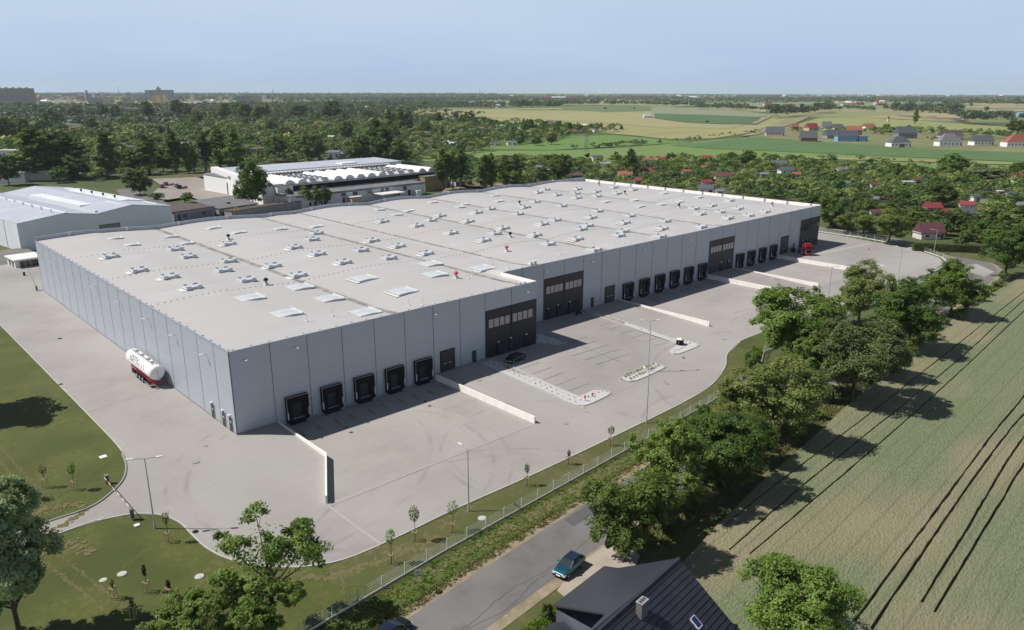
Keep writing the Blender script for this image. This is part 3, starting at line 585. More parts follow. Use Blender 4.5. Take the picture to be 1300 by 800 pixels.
# roof sheet seams, dirty valleys
m = M['roof']; y = lines_mask(m, axis(m, 1), 1.6, 0.09); mul_mask(m, y, (0.46, 0.45, 0.45), 0.35)
n, l, b = nodes(m); nz = n.new('ShaderNodeTexNoise'); nz.inputs['Scale'].default_value = 0.5; nz.inputs['Detail'].default_value = 6; t = n.new('ShaderNodeTexCoord'); l.new(t.outputs['Object'], nz.inputs['Vector'])
ax = axis(m, 0)
for k, vx in enumerate(vall[1:8]):
    d = math_n(m, 'ABSOLUTE', math_n(m, 'SUBTRACT', ax, vx)); mr = n.new('ShaderNodeMapRange'); mr.inputs['From Min'].default_value = .95 if k != 2 else .5; mr.inputs['From Max'].default_value = .25; l.new(d, mr.inputs['Value'])
    mr2 = n.new('ShaderNodeMapRange'); mr2.inputs['From Min'].default_value = .3; mr2.inputs['From Max'].default_value = .55; mr2.inputs['To Min'].default_value = .25; l.new(nz.outputs['Fac'], mr2.inputs['Value'])
    mul_mask(m, math_n(m, 'MULTIPLY', mr.outputs[0], mr2.outputs[0]), (0.17, 0.15, 0.14), .95)

def wall(x0, y0, x1, y1, z0, z1, th, name, mt, parent=WH):   # wall panel running from a to b, outer face on the right-hand side
    mb = MB(); d = Vector((x1-x0, y1-y0, 0)); L = d.length; d.normalize(); nn = Vector((-d.y, d.x, 0))*th
    a = Vector((x0, y0, 0)); c = Vector((x1, y1, 0))
    mb.prism([(a.x, a.y), (c.x, c.y), (c.x+nn.x, c.y+nn.y), (a.x+nn.x, a.y+nn.y)], z0, z1)
    return mb.build(name, mt, parent)
wall(0, 0, WE, 0, LOW-.4, HT, .25, 'wall_cladding', M['clad'])
wall(WE, 0.25, WE, RC, LOW-.4, HT, .25, 'wall_cladding', M['clad'])
wall(WE, RC+.001, LE, RC+.001, LOW-.4, HT, .25, 'wall_cladding', M['clad'])
wall(0, WB, 0, 0.25, LOW-.4, HT, .25, 'wall_cladding', M['clad'])
wall(LE, RC+.25, LE, WB, LOW-.4, HT+.15, .25, 'wall_cladding', M['clad'])
wall(LE, WB, 0, WB, LOW-.4, 12.2, .25, 'wall_cladding', M['clad'])
jb = MB()
for x in [6.4+6.22*i for i in range(8)]+[56.85]: jb.box(x-.05, x+.05, -.025, -.003, -.3 if x > 37 or x < 6.7 else LOW, HT-.02)
jb.build('cladding_joint', M['joint'], WH); jb = MB()
for x in [63.95+.1]+[69.8+6.64*i for i in range(21)]: jb.box(x-.045, x+.045, RC-.025, RC-.003, LOW, HT-.02)
jb.build('cladding_joint', M['joint'], WH); jb = MB()
for y in [5.6+i*6.53 for i in range(17)]: jb.box(-.025, -.003, y-.04, y+.04, 0.1, HT-.02)
jb.build('cladding_joint', M['joint'], WH); jb = MB(); jb.box(-.05, .1, -.05, .1, -.3, HT+.02)
jb.build('cladding_joint', M['joint'], WH)
for pb_ in ((-.06, -.03, .1, WB, -.1, .28), (.1, 6.7, -.06, -.03, -.3, .22), (37.7, 49.8, -.06, -.03, -.3, .22), (6.9, 37.4, -.06, -.03, LOW-.1, LOW+.5), (64.2, 76, RC-.06, RC-.03, -.3, .2), (103.6, 142.5, RC-.06, RC-.03, LOW-.1, LOW+.5)):
    pb = MB(); pb.box(*pb_); pb.build('plinth', M['grey_kerb'], WH)
eb = MB(); eb.box(-.07, .22, -.07, WB, HT, HT+.07); eb.box(.22, WE+.05, -.07, .2, HT, HT+.07); eb.box(WE+.25, LE, RC-.07, RC+.2, HT, HT+.07)
eb.build('roof_edge_trim', M['flash'], WH)
# parapets: wing flank, rear edge that rises and falls with the roof, east edge with posts
pp = MB(); pp.box(WE-.3, WE+.05, .2, RC+.2, 12.2, HT+.07); pp.build('parapet', M['concrete'], WH)
pp = MB(); st = 3.0; x = 0
while x < LE-.1:
    x2 = min(LE, x+st); a = roofz(min(x, 209.8), 60)+.95; c = roofz(min(x2, 209.8), 60)+.95
    if x > 186: a = c = 14.1
    pp.add([(x, WB-.35, 12), (x2, WB-.35, 12), (x2, WB+.05, 12), (x, WB+.05, 12), (x, WB-.35, a), (x2, WB-.35, c), (x2, WB+.05, c), (x, WB+.05, a)], [(3, 2, 1, 0), (4, 5, 6, 7), (0, 1, 5, 4), (1, 2, 6, 5), (2, 3, 7, 6), (3, 0, 4, 7)]); x += st
pp.build('parapet', M['flash'], WH)
for x in range(8, 206, 14):
    q = MB(); q.box(x-.35, x+.35, WB-.5, WB-.36, roofz(x, 60)+.2, roofz(x, 60)+1.15); q.build('parapet_bracket', M['offw'], WH)
pp = MB(); pp.box(LE-.35, LE+.05, RC+.2, WB-.3, 12, HT+.16); pp.build('parapet', M['concrete'], WH)
for i in range(12):
    q = MB(); yy = 14+i*8.6; q.box(LE-.55, LE-.36, yy-.25, yy+.25, 12.3, 13.5); q.build('parapet_post', M['grey_kerb'], WH)

# dark entrance blocks with blinded office windows and glazed doors
def dark_block(x0, x1, yf, win_x, doors, wz=(6.05, 7.75), top=9.65, lit=True):
    mb = MB(); mb.box(x0, x1, yf-.05, yf-.006, .02, top); o = mb.build('entrance_block', M['anthra'], WH)
    s = MB(); s.box((x0+x1)/2-.05, (x0+x1)/2+.05, yf-.07, yf-.052, .1, top-.02); s.build('block_joint', M['black'], o)
    for wx in win_x:
        fr = MB(); fr.box(wx-.1, wx+1.3, yf-.1, yf-.052, wz[0]-.1, wz[1]+.1); f_ = fr.build('window', M['black'], WH)
        g_ = MB(); g_.box(wx, wx+1.2, yf-.13, yf-.102, wz[0], wz[1]); g_.build('window_pane', M['blind'] if lit else M['pane'], f_)
    for (dx, w_, h_) in doors:
        fr = MB(); fr.box(dx-.12, dx+w_+.12, yf-.16, yf-.052, .03, h_+.12); f_ = fr.build('entrance_door', M['black'], WH)
        g_ = MB(); g_.box(dx, dx+w_/2-.06, yf-.19, yf-.165, .15, h_); g_.box(dx+w_/2+.06, dx+w_, yf-.19, yf-.165, .15, h_); g_.build('door_glass', M['pane'], f_)
        lm = MB(); lm.box(dx+.0, dx+.35, yf-.35, yf-.17, h_+.25, h_+.45); lm.build('door_lamp', M['white'], f_)
    return o
dark_block(49.9, 63.75, 0, [50.75+i*1.43 for i in range(4)]+[57.05+i*1.43 for i in range(4)], [(53.0, 1.8, 2.5), (56.3, 2.6, 2.6), (60.6, .9, 2.4)])
dark_block(76.4, 89.8, RC, [77.2+i*1.4 for i in range(4)]+[83.5+i*1.42 for i in range(4)], [(77.6, .9, 2.3), (80.9, 1.6, 2.5), (84.8, 3, 2.6)])
dark_block(142.9, 156.1, RC, [143.6+i*1.42 for i in range(4)]+[149.9+i*1.42 for i in range(4)], [(149.2, .9, 2.4), (153.2, 1.4, 2.6)])
dark_block(196.5, 209.9, RC, [197.3+i*1.42 for i in range(4)]+[203.6+i*1.42 for i in range(4)], [(198.5, .9, 2.3), (201.4, 1.9, 2.5)], lit=False)
mb = MB(); mb.box(LE+.006, LE+.05, RC+.1, RC+14, .02, 9.65); mb.build('entrance_block', M['anthra'], WH)
# dock shelters
def dock():
    o = MB(); W, H0, H1, D = 1.9, -.45, 3.75, .62
    o.box(-W, -W+.32, -D, -.01, H0, H1); o.box(W-.32, W, -D, -.01, H0, H1); o.box(-W+.32, W-.32, -D, -.01, H1-.55, H1)
    sh = o.build('dock_shelter', M['black'], WH)
    c = MB(); c.box(-W+.33, -W+.95, -D+.06, -D+.1, 0, H1-.56); c.box(W-.95, W-.33, -D+.06, -D+.1, 0, H1-.56); c.box(-W+.96, W-.96, -D+.08, -D+.12, 2.5, H1-.56); c.build('shelter_curtain', M['black'], sh)
    d = MB(); d.box(-W+.5, W-.5, -.12, -.02, .02, 2.9); d.build('sectional_door', M['anthra'], sh)
    e = MB(); e.box(-W-.02, W+.02, -D-.04, -D-.01, H1-.0, H1+.04); e.box(-W-.02, -W+.01, -D-.04, -D-.01, H0+.4, H1); e.box(W-.01, W+.02, -D-.04, -D-.01, H0+.4, H1); e.build('shelter_edge_trim', M['offw'], sh)
    gm = MB(); gm.box(-W+.05, -W+.17, -D-.05, -D-.012, .15, 1.35); gm.box(W-.17, W-.05, -D-.05, -D-.012, .15, 1.35); gm.build('guide_strip', M['white'], sh)
    p = MB(); p.box(-1.35, 1.35, -.45, -.03, LOW, -.06); p.build('dock_pit', M['black'], sh)
    for s_ in (-1, 1):
        q = MB(); q.box(s_*1.6-.16, s_*1.6+.16, -.5, -.02, -.62, -.04); q.build('dock_bumper', M['black'], sh)
    lv = MB(); lv.box(-1.05, 1.05, -.62, -.1, -.04, .015); lv.build('leveller_lip', M['grey_kerb'], sh)
    return sh
d0 = learn(dock())
dx = [(9.95, 0), (16.15, 0), (22.4, 0), (28.6, 0), (34.8, 0)]+[(106.7+6.63*i, RC) for i in range(6)]+[(159.6+6.6*i, RC) for i in range(4)]
for i, (x, y) in enumerate(dx):
    c = d0 if i == 0 else copy_tree(d0, WH); c.location = (x, y, 0)
# goods doors, man doors with lamps and yellow signs
def gdoor(x0, x1, h, y, nm='goods_door'):
    a = MB(); a.box(x0-.12, x1+.12, y-.08, y-.006, 0.02, h+.12); f_ = a.build(nm, M['black'], WH)
    c = MB(); c.box(x0, x1, y-.11, y-.082, .04, h); d_ = c.build('door_leaf', M['dkdoor'], f_)
    s = MB()
    for k in range(1, int(h/.6)): s.box(x0, x1, y-.118, y-.111, .6*k, .6*k+.03)
    s.build('door_slat', M['black'], f_)
    if x1-x0 > 2.5: wv = MB(); wv.box((x0+x1)/2-1.0, (x0+x1)/2-.3, y-.125, y-.113, 1.5, 1.7); wv.box((x0+x1)/2+.2, (x0+x1)/2+.9, y-.125, y-.113, 1.5, 1.7); wv.build('door_window', M['flash'], d_)
gdoor(38.95, 42.2, 4.05, 0); gdoor(97.9, 101.5, 4.05, RC); gdoor(184.2, 188.9, 5.5, RC)
def mdoor(x, y, face, sign=True):
    a = MB(); c = MB(); s = MB(); L_ = MB()
    if face == 'y': a.box(x-.6, x+.6, y-.09, y-.006, .02, 2.5); c.box(x-.5, x+.5, y-.12, y-.092, .04, 2.4); L_.box(x-.15, x+.15, y-.35, y-.03, 2.65, 2.8); s.box(x-.25, x+.2, y-.135, y-.122, 1.5, 1.75)
    else: a.box(x-.09, x-.006, y-.6, y+.6, .02, 2.5); c.box(x-.12, x-.092, y-.5, y+.5, .04, 2.4); L_.box(x-.4, x-.03, y-.15, y+.15, 2.65, 2.8); s.box(x-.135, x-.122, y-.3, y+.2, 1.45, 1.75)
    f_ = a.build('side_door', M['flash'], WH); c.build('door_leaf', M['dkdoor'], f_); L_.build('door_lamp', M['white'], f_)
    if sign: s.build('door_sign', M['yellow'], f_)
mdoor(47, 0, 'y', False); mdoor(93.2, RC, 'y', False); mdoor(193.1, RC, 'y', False)
for y in (1.75, 4.3, 8.5): mdoor(0, y, 'x')
# wall lamps on arms
def wlamp(x, y, dxv, dyv, z=10.8):
    a = MB(); a.bar((x, y, z), (x+dxv*.55, y+dyv*.55, z+.05), .09); f_ = a.build('wall_lamp', M['flash'], WH)
    c = MB(); c.bar((x+dxv*.5, y+dyv*.5, z+.05), (x+dxv*1.15, y+dyv*1.15, z+.12), .3, .1); c.build('lamp_head', M['white'], f_)
for y in (8.5, 21.5, 34.5, 50, 66, 83, 99, 113): wlamp(0, y, -1, 0)
for x in (2.2, 10.5, 37.5, 60.5): wlamp(x, 0, 0, -1, 11.6)
for x in (76.5, 92, 112, 132, 146, 165, 186, 205): wlamp(x, RC, 0, -1, 11.4)
# roof lights: low glazed domes, open smoke vents with side flaps
flatL = [(15.7, 105.5), (16.0, 93.5), (27.7, 89.4), (28.0, 101.6), (40.9, 104.2), (42.8, 92.4), (53.9, 91.2), (64.6, 90.2), (91.9, 89.8), (94.4, 103.1), (101.1, 95.7), (116.4, 103.7), (116.4, 88.8), (123.3, 95.1), (134.9, 90.1), (144.6, 103.4), (160.9, 49.3), (161.0, 64.1), (171.4, 48.7), (174.0, 62.2), (181.7, 48.2), (193.9, 48.6), (194.4, 64.2)]
bigL = [(15.4, 26.1), (15.5, 12.2), (26.5, 4.9), (26.7, 17.5), (26.9, 29.0), (39.0, 11.4), (39.2, 25.4), (52.0, 18.5), (58.5, 28.5), (64.6, 17.7)]
ventL = [(7.6, 81.1), (7.6, 62.2), (10.1, 51.6), (10.2, 39.9), (21.0, 70.5), (21.0, 39.8), (21.2, 51.5), (22.1, 81.4), (26.4, 61.1), (31.4, 38.2), (31.6, 50.0), (34.6, 80.1), (43.6, 40.4), (43.7, 63.1), (43.9, 52.3), (52.4, 70.4), (54.4, 38.7), (54.5, 50.6), (58.8, 79.6), (64.3, 60.9), (64.7, 38.3), (64.9, 50.2), (81.2, 81.3), (83.6, 39.1), (83.9, 52.7), (84.0, 68.2), (92.8, 45.1), (93.0, 25.3), (93.4, 74.2), (95.9, 12.6), (100.4, 37.5), (101.1, 51.0), (101.2, 66.4), (101.6, 80.2), (103.4, 25.3), (112.0, 46.2), (112.1, 75.1), (113.9, 33.2), (114.1, 20.1), (121.5, 37.5), (121.6, 66.4), (121.9, 50.6), (122.0, 12.6), (122.1, 25.0), (122.3, 80.5), (131.8, 32.4), (131.8, 19.1), (131.9, 74.0), (131.9, 45.2), (142.3, 13.4), (142.9, 67.7), (142.9, 39.2), (142.9, 26.1), (143.0, 52.1), (143.5, 80.9), (160.6, 77.0), (160.9, 96.8), (160.9, 16.2), (161.1, 87.3), (161.3, 26.1), (170.8, 86.9), (171.1, 103.0), (171.4, 77.0), (171.5, 35.3), (171.5, 25.5), (171.5, 15.5), (181.2, 85.7), (181.5, 95.6), (181.7, 35.2), (181.9, 25.3), (182.1, 15.9), (182.3, 76.4), (193.6, 87.3), (193.6, 77.6), (194.7, 36.3)]
def skylight(a, b_):
    m0 = MB(); m0.box(-a-.16, a+.16, -b_-.16, b_+.16, 0, .25); c = m0.build('skylight', M['flash'], WH)
    g_ = MB(); k = 6
    for s_ in (-1, 1):
        rings = []
        for i in range(k+1):
            t_ = i/k; x_ = -a+2*a*t_; z_ = .26+.13*math.sin(math.pi*t_)
            y0, y1 = (-b_, -.05) if s_ < 0 else (.05, b_)
            rings.append([(x_, y0, .22), (x_, y1, .22), (x_, y1, z_), (x_, y0, z_)])
        g_.loft(rings)
    g_.build('glazing', M['dome'], c)
    bx2 = MB(); bx2.box(a+.05, a+.16, -b_-.1, b_+.1, .25, .5); bx2.build('glazing_bar', M['offw'], c); bx2 = MB(); bx2.box(-a-.16, -a-.05, -b_-.1, b_+.1, .25, .38); bx2.build('glazing_bar', M['offw'], c)
    f_ = MB(); f_.box(-a-.9, -a-.2, -b_-.3, b_+.3, 0.0, .05); f_.build('apron_flashing', M['offw'], c)
    return c
def smoke_vent():
    a, b_ = 1.35, .95
    m0 = MB(); m0.box(-a-.12, a+.12, -b_-.12, b_+.12, 0, .4); c = m0.build('smoke_vent', M['flash'], WH)
    g_ = MB(); g_.box(-a, a, -b_, b_, .41, .5); g_.build('glazing', M['dome'], c)
    for s_ in (-1, 1):
        q = MB(); q.box(s_*(a-.35)-.42, s_*(a-.35)+.42, -b_-.3, -b_-.22, .12, .8); q.box(s_*(a-.35)-.42, s_*(a-.35)+.42, b_+.22, b_+.3, .12, .8); q.box(s_*a+s_*.12-.03, s_*a+s_*.12+.03, -b_-.3, b_+.3, .2, .8); q.build('wind_deflector', M['dome'], c)
    f_ = MB(); f_.box(-a-1.2, -a-.25, -b_-.3, b_+.3, 0.0, .05); f_.build('apron_flashing', M['offw'], c)
    return c
k1 = learn(skylight(1.5, 1.15)); k2 = learn(skylight(2.0, 2.0)); k3 = learn(smoke_vent())
for proto, lst in ((k1, flatL), (k2, bigL), (k3, ventL)):
    for i, (x, y) in enumerate(lst):
        c = proto if i == 0 else copy_tree(proto, WH); c.location = (x, y, roofz(x, y)-.03)
def cowl(x, y, red=False):
    z = roofz(x, y); c = MB(); c.box(-.38, .38, -.38, .38, -.05, .35); o = c.build('roof_fan', M['offw'], WH, loc=(x, y, z))
    q = MB(); q.cyl((0, 0, .35), (0, 0, .95), .24, .24, 12); q.build('fan_duct', M['grey_kerb'], o)
    h_ = MB(); h_.cyl((0, 0, .95), (0, 0, 1.25), .5, .42, 14); h_.cyl((0, 0, 1.25), (0, 0, 1.5), .42, .12, 14); h_.build('fan_cap', M['redflag'] if red else M['black'], o)
for x, y in ((54.0, 13.7), (79.7, 26.2), (194.0, 19.9), (194.7, 96.1)): cowl(x, y, True)
for x, y in ((22.6, 34.5), (37.1, 85.8), (92.9, 39.1), (134.5, 79.2), (183.2, 73.4), (169.6, 39.8)): cowl(x, y)
for x, y in ((16, 6), (21, 6.2), (34.5, 3), (36.5, 1.6), (56, 12), (58.6, 14), (68, 13), (71, 12), (25, 97), (31, 106), (86, 14.5), (108, 13.3), (150, 14), (188, 13), (69.5, 20), (105, 14), (198, 16)):
    z = roofz(x, y); q = MB(); q.cyl((0, 0, 0), (0, 0, 1.5), .05, .05, 6); q.box(-.2, .2, -.2, .2, -.02, .12); q.build('roof_pipe', M['offw'], WH, loc=(x, y, z))
for x, y in ((60.9, 1.4), (74.2, RC+1.5)):
    q = MB(); q.box(-.9, -.1, -.45, .45, 0, .55); q.box(.2, 1.0, -.4, .4, 0, .8); q.cyl((-.5, 0, .55), (-.5, 0, .85), .3, .3, 10); q.build('roof_unit', M['offw'], WH, loc=(x, y, roofz(x, y)))
q = MB()
for (xa, xb, yy) in ((0.6, 29, 34), (.6, 29, 60), (.6, 29, 87), (30.5, 60, 34), (30.5, 60, 60), (30.5, 60, 87), (60.5, 73, 33), (60.5, 73, 60), (74, 98.5, 32), (74, 98.5, 60), (74, 98.5, 86), (99.5, 124, 32), (99.5, 124, 60), (99.5, 124, 86), (125, 149, 60), (125, 149, 86), (125, 149, 25), (151, 175, 40), (151, 175, 70), (151, 175, 95), (176, 209, 55), (176, 209, 85), (176, 209, 30)):
    x = xa
    while x < xb:
        z = roofz(x, yy); q.box(x-.09, x+.09, yy-.09, yy+.09, z, z+.13); x += 1.15
for (x, ya, yb) in ((.5, 1, 116), (209.4, 12, 116)):
    y = ya
    while y < yb: z = roofz(x, y); q.box(x-.08, x+.08, y-.08, y+.08, z, z+.16); y += 3.2
for x in [1+i*2.9 for i in range(21)]: z = roofz(x, .9); q.box(x-.07, x+.07, .8, .95, z, z+.14)
tag(q.build('conductor_block', M['grey_kerb'], WH), kind='stuff')
# downpipes
for x in (43.9, 103.0, 149.5):
    pass

# retaining walls round the docks
def rwall(path, label, top=0.12, extra=0.0, w_=.24, toe=LOW-.3):
    mb = MB(); L_ = strip(path, w_)
    n_ = len(path)
    tops = [zt(*p)+top+extra for p in path] if callable(top) is False else [top(*p) for p in path]
    tops = [max(t_, 0.1) for t_ in tops]
    vs = []
    for i in range(n_):
        a = L_[i]; b_ = L_[2*n_-1-i]
        vs += [(a[0], a[1], toe), (b_[0], b_[1], toe), (b_[0], b_[1], tops[i]), (a[0], a[1], tops[i])]
    fs = [(3, 2, 1, 0), (4*(n_-1), 4*(n_-1)+1, 4*(n_-1)+2, 4*(n_-1)+3)]
    for i in range(n_-1):
        for j in range(4): fs.append((4*i+j, 4*i+(j+1) % 4, 4*i+4+(j+1) % 4, 4*i+4+j))
    mb.add(vs, fs); o = mb.build('retaining_wall', M['concrete'])
    return tag(o, label, 'wall', 'concrete retaining walls of the loading docks')
rwall([(6.7, -.05), (6.7, -14.6), (.6, -25.3)], 'concrete retaining wall with a bend, left of the five-door dock')
rwall([(37.62, -.05), (37.62, -13), (37.62, -26.1)], 'concrete retaining wall between the five-door dock and the goods door of the wing')
rwall([(103.3, RC-.05), (103.3, -2), (103.3, -15.9)], 'concrete retaining wall left of the six-door dock')
rwall([(142.85, RC-.05), (142.85, -2), (142.85, -16)], 'concrete retaining wall right of the six-door dock')
rwall([(156.2, RC-.05), (156.2, -2), (156.2, -16)], 'concrete retaining wall left of the four-door dock')
rwall([(182.5, RC-.05), (182.5, -2), (182.5, -15)], 'concrete retaining wall right of the four-door dock near the red truck')
# wheel guides on the aprons
mb = MB()
for i, (x, y) in enumerate(dx):
    for s_ in (-1.45, 1.45):
        mb = MB(); mb.cyl((x+s_, y-3.2, LOW+.12), (x+s_, y-5.2, LOW+.12), .09, .09, 8); mb.cyl((x+s_, y-5.2, LOW+.12), (x+s_*1.12, y-5.6, LOW+.12), .09, .09, 8)
        for yy in (-3.3, -5.1): mb.box(x+s_-.07, x+s_+.07, y+yy-.05, y+yy+.05, LOW, LOW+.12)
        tag(mb.build('wheel_guide', M['steel']), 'low steel wheel guide rail in front of a dock door', 'rail', 'steel wheel guides before the dock doors')

# ================================================================== NEIGHBOURING BUILDINGS
def bx(parent, name, mt, *b):
    q = MB(); q.box(*b); return q.build(name, mt, parent)
def win_row(parent, xs, y, z0, z1, w_, face='y-', mt=None, fr=None):
    for x in xs:
        if face == 'y-':
            f_ = bx(parent, 'window', fr or M['offw'], x-.08, x+w_+.08, y-.05, y-.005, z0-.08, z1+.08)
            bx(f_, 'window_pane', mt or M['pane'], x, x+w_, y-.075, y-.052, z0, z1)
        else:
            f_ = bx(parent, 'window', fr or M['offw'], y-.05, y-.005, x-.08, x+w_+.08, z0-.08, z1+.08)
            bx(f_, 'window_pane', mt or M['pane'], y-.075, y-.052, x, x+w_, z0, z1)
# --- pale blue hall beyond the warehouse
HB = empty('storage_hall', (0, 0, LOW), 0, 'large pale blue metal hall with raised white roof light, behind the far left warehouse corner', 'hall')
x0, x1, y0, y1 = 8.2, 60.4, 184.5, 272
EH = 9.4
def lbz(x):
    t = (x-x0)/(x1-x0)
    return EH+ (1.7*(t/.28) if t < .28 else 1.7-1.5*((t-.28)/.2) if t < .48 else .2+1.8*(t-.48)/.24 if t < .72 else 2.0-2.0*(t-.72)/.28)
q = MB(); cx_s = [x0+(x1-x0)*c_ for c_ in (0, .28, .48, .72, 1)]
q.add([(x, y0, -.3) for x in cx_s]+[(x, y0, lbz(x)-.16) for x in cx_s]+[(x, y0+.3, -.3) for x in cx_s]+[(x, y0+.3, lbz(x)-.16) for x in cx_s], [(i, i+1, i+6, i+5) for i in range(4)]+[(i+11, i+10, i+15, i+16) for i in range(4)]+[(i+5, i+6, i+16, i+15) for i in range(4)]+[(0, 5, 15, 10), (4, 14, 19, 9)]); q.build('front_wall', M['palewall'], HB)
q = MB(); q.box(x0, x0+.3, y0+.3, y1, -.3, EH-.15); q.build('side_wall', M['whiteroof'], HB)
q = MB(); q.box(x1-.3, x1, y0+.3, y1, -.3, EH-.15); q.build('side_wall', M['palewall'], HB)
q = MB(); q.box(x0, x1, y1, y1+.3, -.3, EH-.15); q.build('rear_wall', M['palewall'], HB)
cuts = [0, .28, .48, .72, 1]
for i in range(4):
    a = x0+(x1-x0)*cuts[i]; b_ = x0+(x1-x0)*cuts[i+1]
    q = MB(); q.mi = 0
    q.add([(a, y0-.4, lbz(a)-.15), (b_, y0-.4, lbz(b_)-.15), (b_, y1+.4, lbz(b_)-.15), (a, y1+.4, lbz(a)-.15), (a, y0-.4, lbz(a)), (b_, y0-.4, lbz(b_)), (b_, y1+.4, lbz(b_)), (a, y1+.4, lbz(a))],
                  [(3, 2, 1, 0), (4, 5, 6, 7), (0, 1, 5, 4), (1, 2, 6, 5), (2, 3, 7, 6), (3, 0, 4, 7)])
    q.build('roof', M['paleroof'], HB)
    g_ = MB(); g_.add([(a+.3, y0, EH-.16), (b_-.3, y0, EH-.16), (b_-.3, y0, lbz(b_)-.16), (a+.3, y0, lbz(a)-.16)], [(0, 1, 2, 3)]); 
q = MB(); q.box(23, 24, y0-.3, y1, EH+1.55, EH+1.8); q.build('ridge_cap', M['whiteroof'], HB)
q = MB(); q.box(33.8, 34.8, 186.5, 245, EH+.2, EH+.9); q.build('roof_light_strip', M['dome'], HB)
q = MB(); q.prism([(35.6, 203), (53.6, 203), (53.6, 250), (35.6, 250)], EH-.1, lambda x, y: lbz(x)+.55); q.build('roof_light', M['whiteroof'], HB)
q = MB(); q.prism([(53.7, 203), (60.2, 203), (60.2, 262), (53.7, 262)], EH-.1, lambda x, y: max(lbz(x), EH)+.35); q.build('roof_light', M['whiteroof'], HB)
for x, y in ((44, 190), (57.5, 190)): bx(HB, 'roof_strip', M['whiteroof'], x, x+1.0, y, y+11, lbz(x)+.03, lbz(x)+.12)
for i in range(6):
    q = MB(); q.cyl((21+i*.3, 190+i*9, lbz(22)), (21+i*.3, 190+i*9, lbz(22)+1.1), .28, .28, 8); q.build('roof_vent', M['whiteroof'], HB)
for i in range(4):
    q = MB(); q.cyl((51.5, 210+i*10, lbz(51.5)+.5), (51.5, 210+i*10, lbz(51.5)+1.5), .3, .45, 8); q.build('roof_vent', M['black'], HB)
f_ = bx(HB, 'roller_door', M['greywall'], 34, 40.6, y0-.06, y0-.005, 0, 5.2)
q = MB(); q.box(33.7, 34, y0-.1, y0-.01, 0, 5.5); q.box(40.6, 40.9, y0-.1, y0-.01, 0, 5.5); q.box(34, 40.6, y0-.1, y0-.01, 5.2, 5.5); q.build('door_frame', M['joint'], f_)
bx(HB, 'downpipe', M['offw'], x0-.15, x0-.02, 196, 196.15, 0, EH)
a_h = R(8); HB.rotation_euler.z = a_h; HB.location.x = x0-(x0*math.cos(a_h)-y0*math.sin(a_h)); HB.location.y = y0-(x0*math.sin(a_h)+y0*math.cos(a_h))
# --- lower wing at the left frame edge, long white wall, white sheds
W2 = empty('storage_shed', (-16, 214, LOW), 0, 'pale metal shed cut by the left picture edge beside the pale blue hall', 'shed')
q = MB(); q.box(-14, 16.5, 0, 40, -.2, 8.2); q.build('wall', M['whiteroof'], W2); q = MB(); q.prism([(-14.4, -.4), (16.9, -.4), (16.9, 40.4), (-14.4, 40.4)], 8.21, lambda x, y: 8.6+.04*(x+14)); q.build('roof', M['paleroof'], W2); bx(W2, 'base_strip', M['greyblue'], -14, 16.52, -.06, -.01, -.2, .8)
for (px, py, w_, d_, h_, lb, mt) in ((44, 229, 32, 9, 5.5, 'long low white wall-like garage block behind the pale blue hall', 'offw'), (10, 232, 18, 10, 5.2, 'low white shed with small red and blue signs at the left behind the hall', 'white')):
    x, y = G(px, py, LOW); e = empty('low_shed', (x, y, LOW), R(-28), lb, 'shed'); bx(e, 'wall', M[mt], -w_/2, w_/2, 0, d_, -.2, h_); bx(e, 'roof', M['greyroof'], -w_/2-.2, w_/2+.2, -.2, d_+.2, h_, h_+.25)
    if 'signs' in lb: bx(e, 'sign', M['red'], -4, -1.5, -.1, -.02, 2.6, 3.6); bx(e, 'sign', M['blue'], 3, 6, -.1, -.02, 2.4, 3.4)
# --- gatehouse, its barriers and posts
GH = empty('gatehouse', (0.6, 152.6, LOW), R(4), 'small white gatehouse with flat white roof at the far left warehouse corner', 'booth')
bx(GH, 'wall', M['offw'], 0, 7.2, 0, 8, 0, 3.3); bx(GH, 'roof', M['white'], -.5, 7.7, -1.2, 8.4, 3.3, 3.62); win_row(GH, [1.3, 2.75, 4.2, 5.4], 0, 1.2, 2.7, 1.1, fr=M['black']); win_row(GH, [1.5, 4.5], 0, 1.2, 2.7, 1.5, 'x', fr=M['black']); bx(GH, 'skirting', M['white'], -.03, 7.23, -.04, -.01, 0, .9)
# --- annexes
A1 = empty('office_annex', (63.6, 200.8, LOW), R(14), 'low annex with brown flat roof and pale speckled wall beside the pale blue hall', 'annex')
bx(A1, 'wall', M['greywall'], 0, 18.5, 0, 19, 0, 5.3); bx(A1, 'roof', M['brown'], -.3, 18.8, -.3, 19.3, 5.3, 5.6); bx(A1, 'brick_rear', M['brick'], 1, 6, 19.35, 25, 0, 4.6); win_row(A1, [3.9, 12.5], 0, 2.8, 3.9, 1.9, fr=M['black']); win_row(A1, [1.4], 0, .2, 4.4, 1.8, fr=M['white']); bx(A1, 'graffiti_band', M['greyblue'], 4.3, 17.6, -.05, -.02, 1.1, 4.4)
A2 = empty('workshop_annex', (83.5, 205.5, LOW), R(12), 'low building with wide grey felt roof and pipework, right of the brown-roofed annex', 'workshop')
bx(A2, 'wall', M['greywall'], 0, 19, 0, 16, 0, 4.2); q = MB(); q.side([(-.4, 4.2), (18, 6.2), (18, 6.4), (-.4, 4.4)], -.3, 19.6); q.build('roof', M['greyroof'], A2); bx(A2, 'side_wing', M['greywall'], -5, -.05, 3, 12, 0, 3.8); bx(A2, 'wing_roof', M['brown'], -5.2, -.02, 2.8, 12.2, 3.8, 4.0)
win_row(A2, [1.5, 4, 7], 0, 1, 2.6, 1.4, fr=M['black']); bx(A2, 'roof_hatch', M['black'], 8, 9.3, 5, 6.2, 4.9, 5.5)
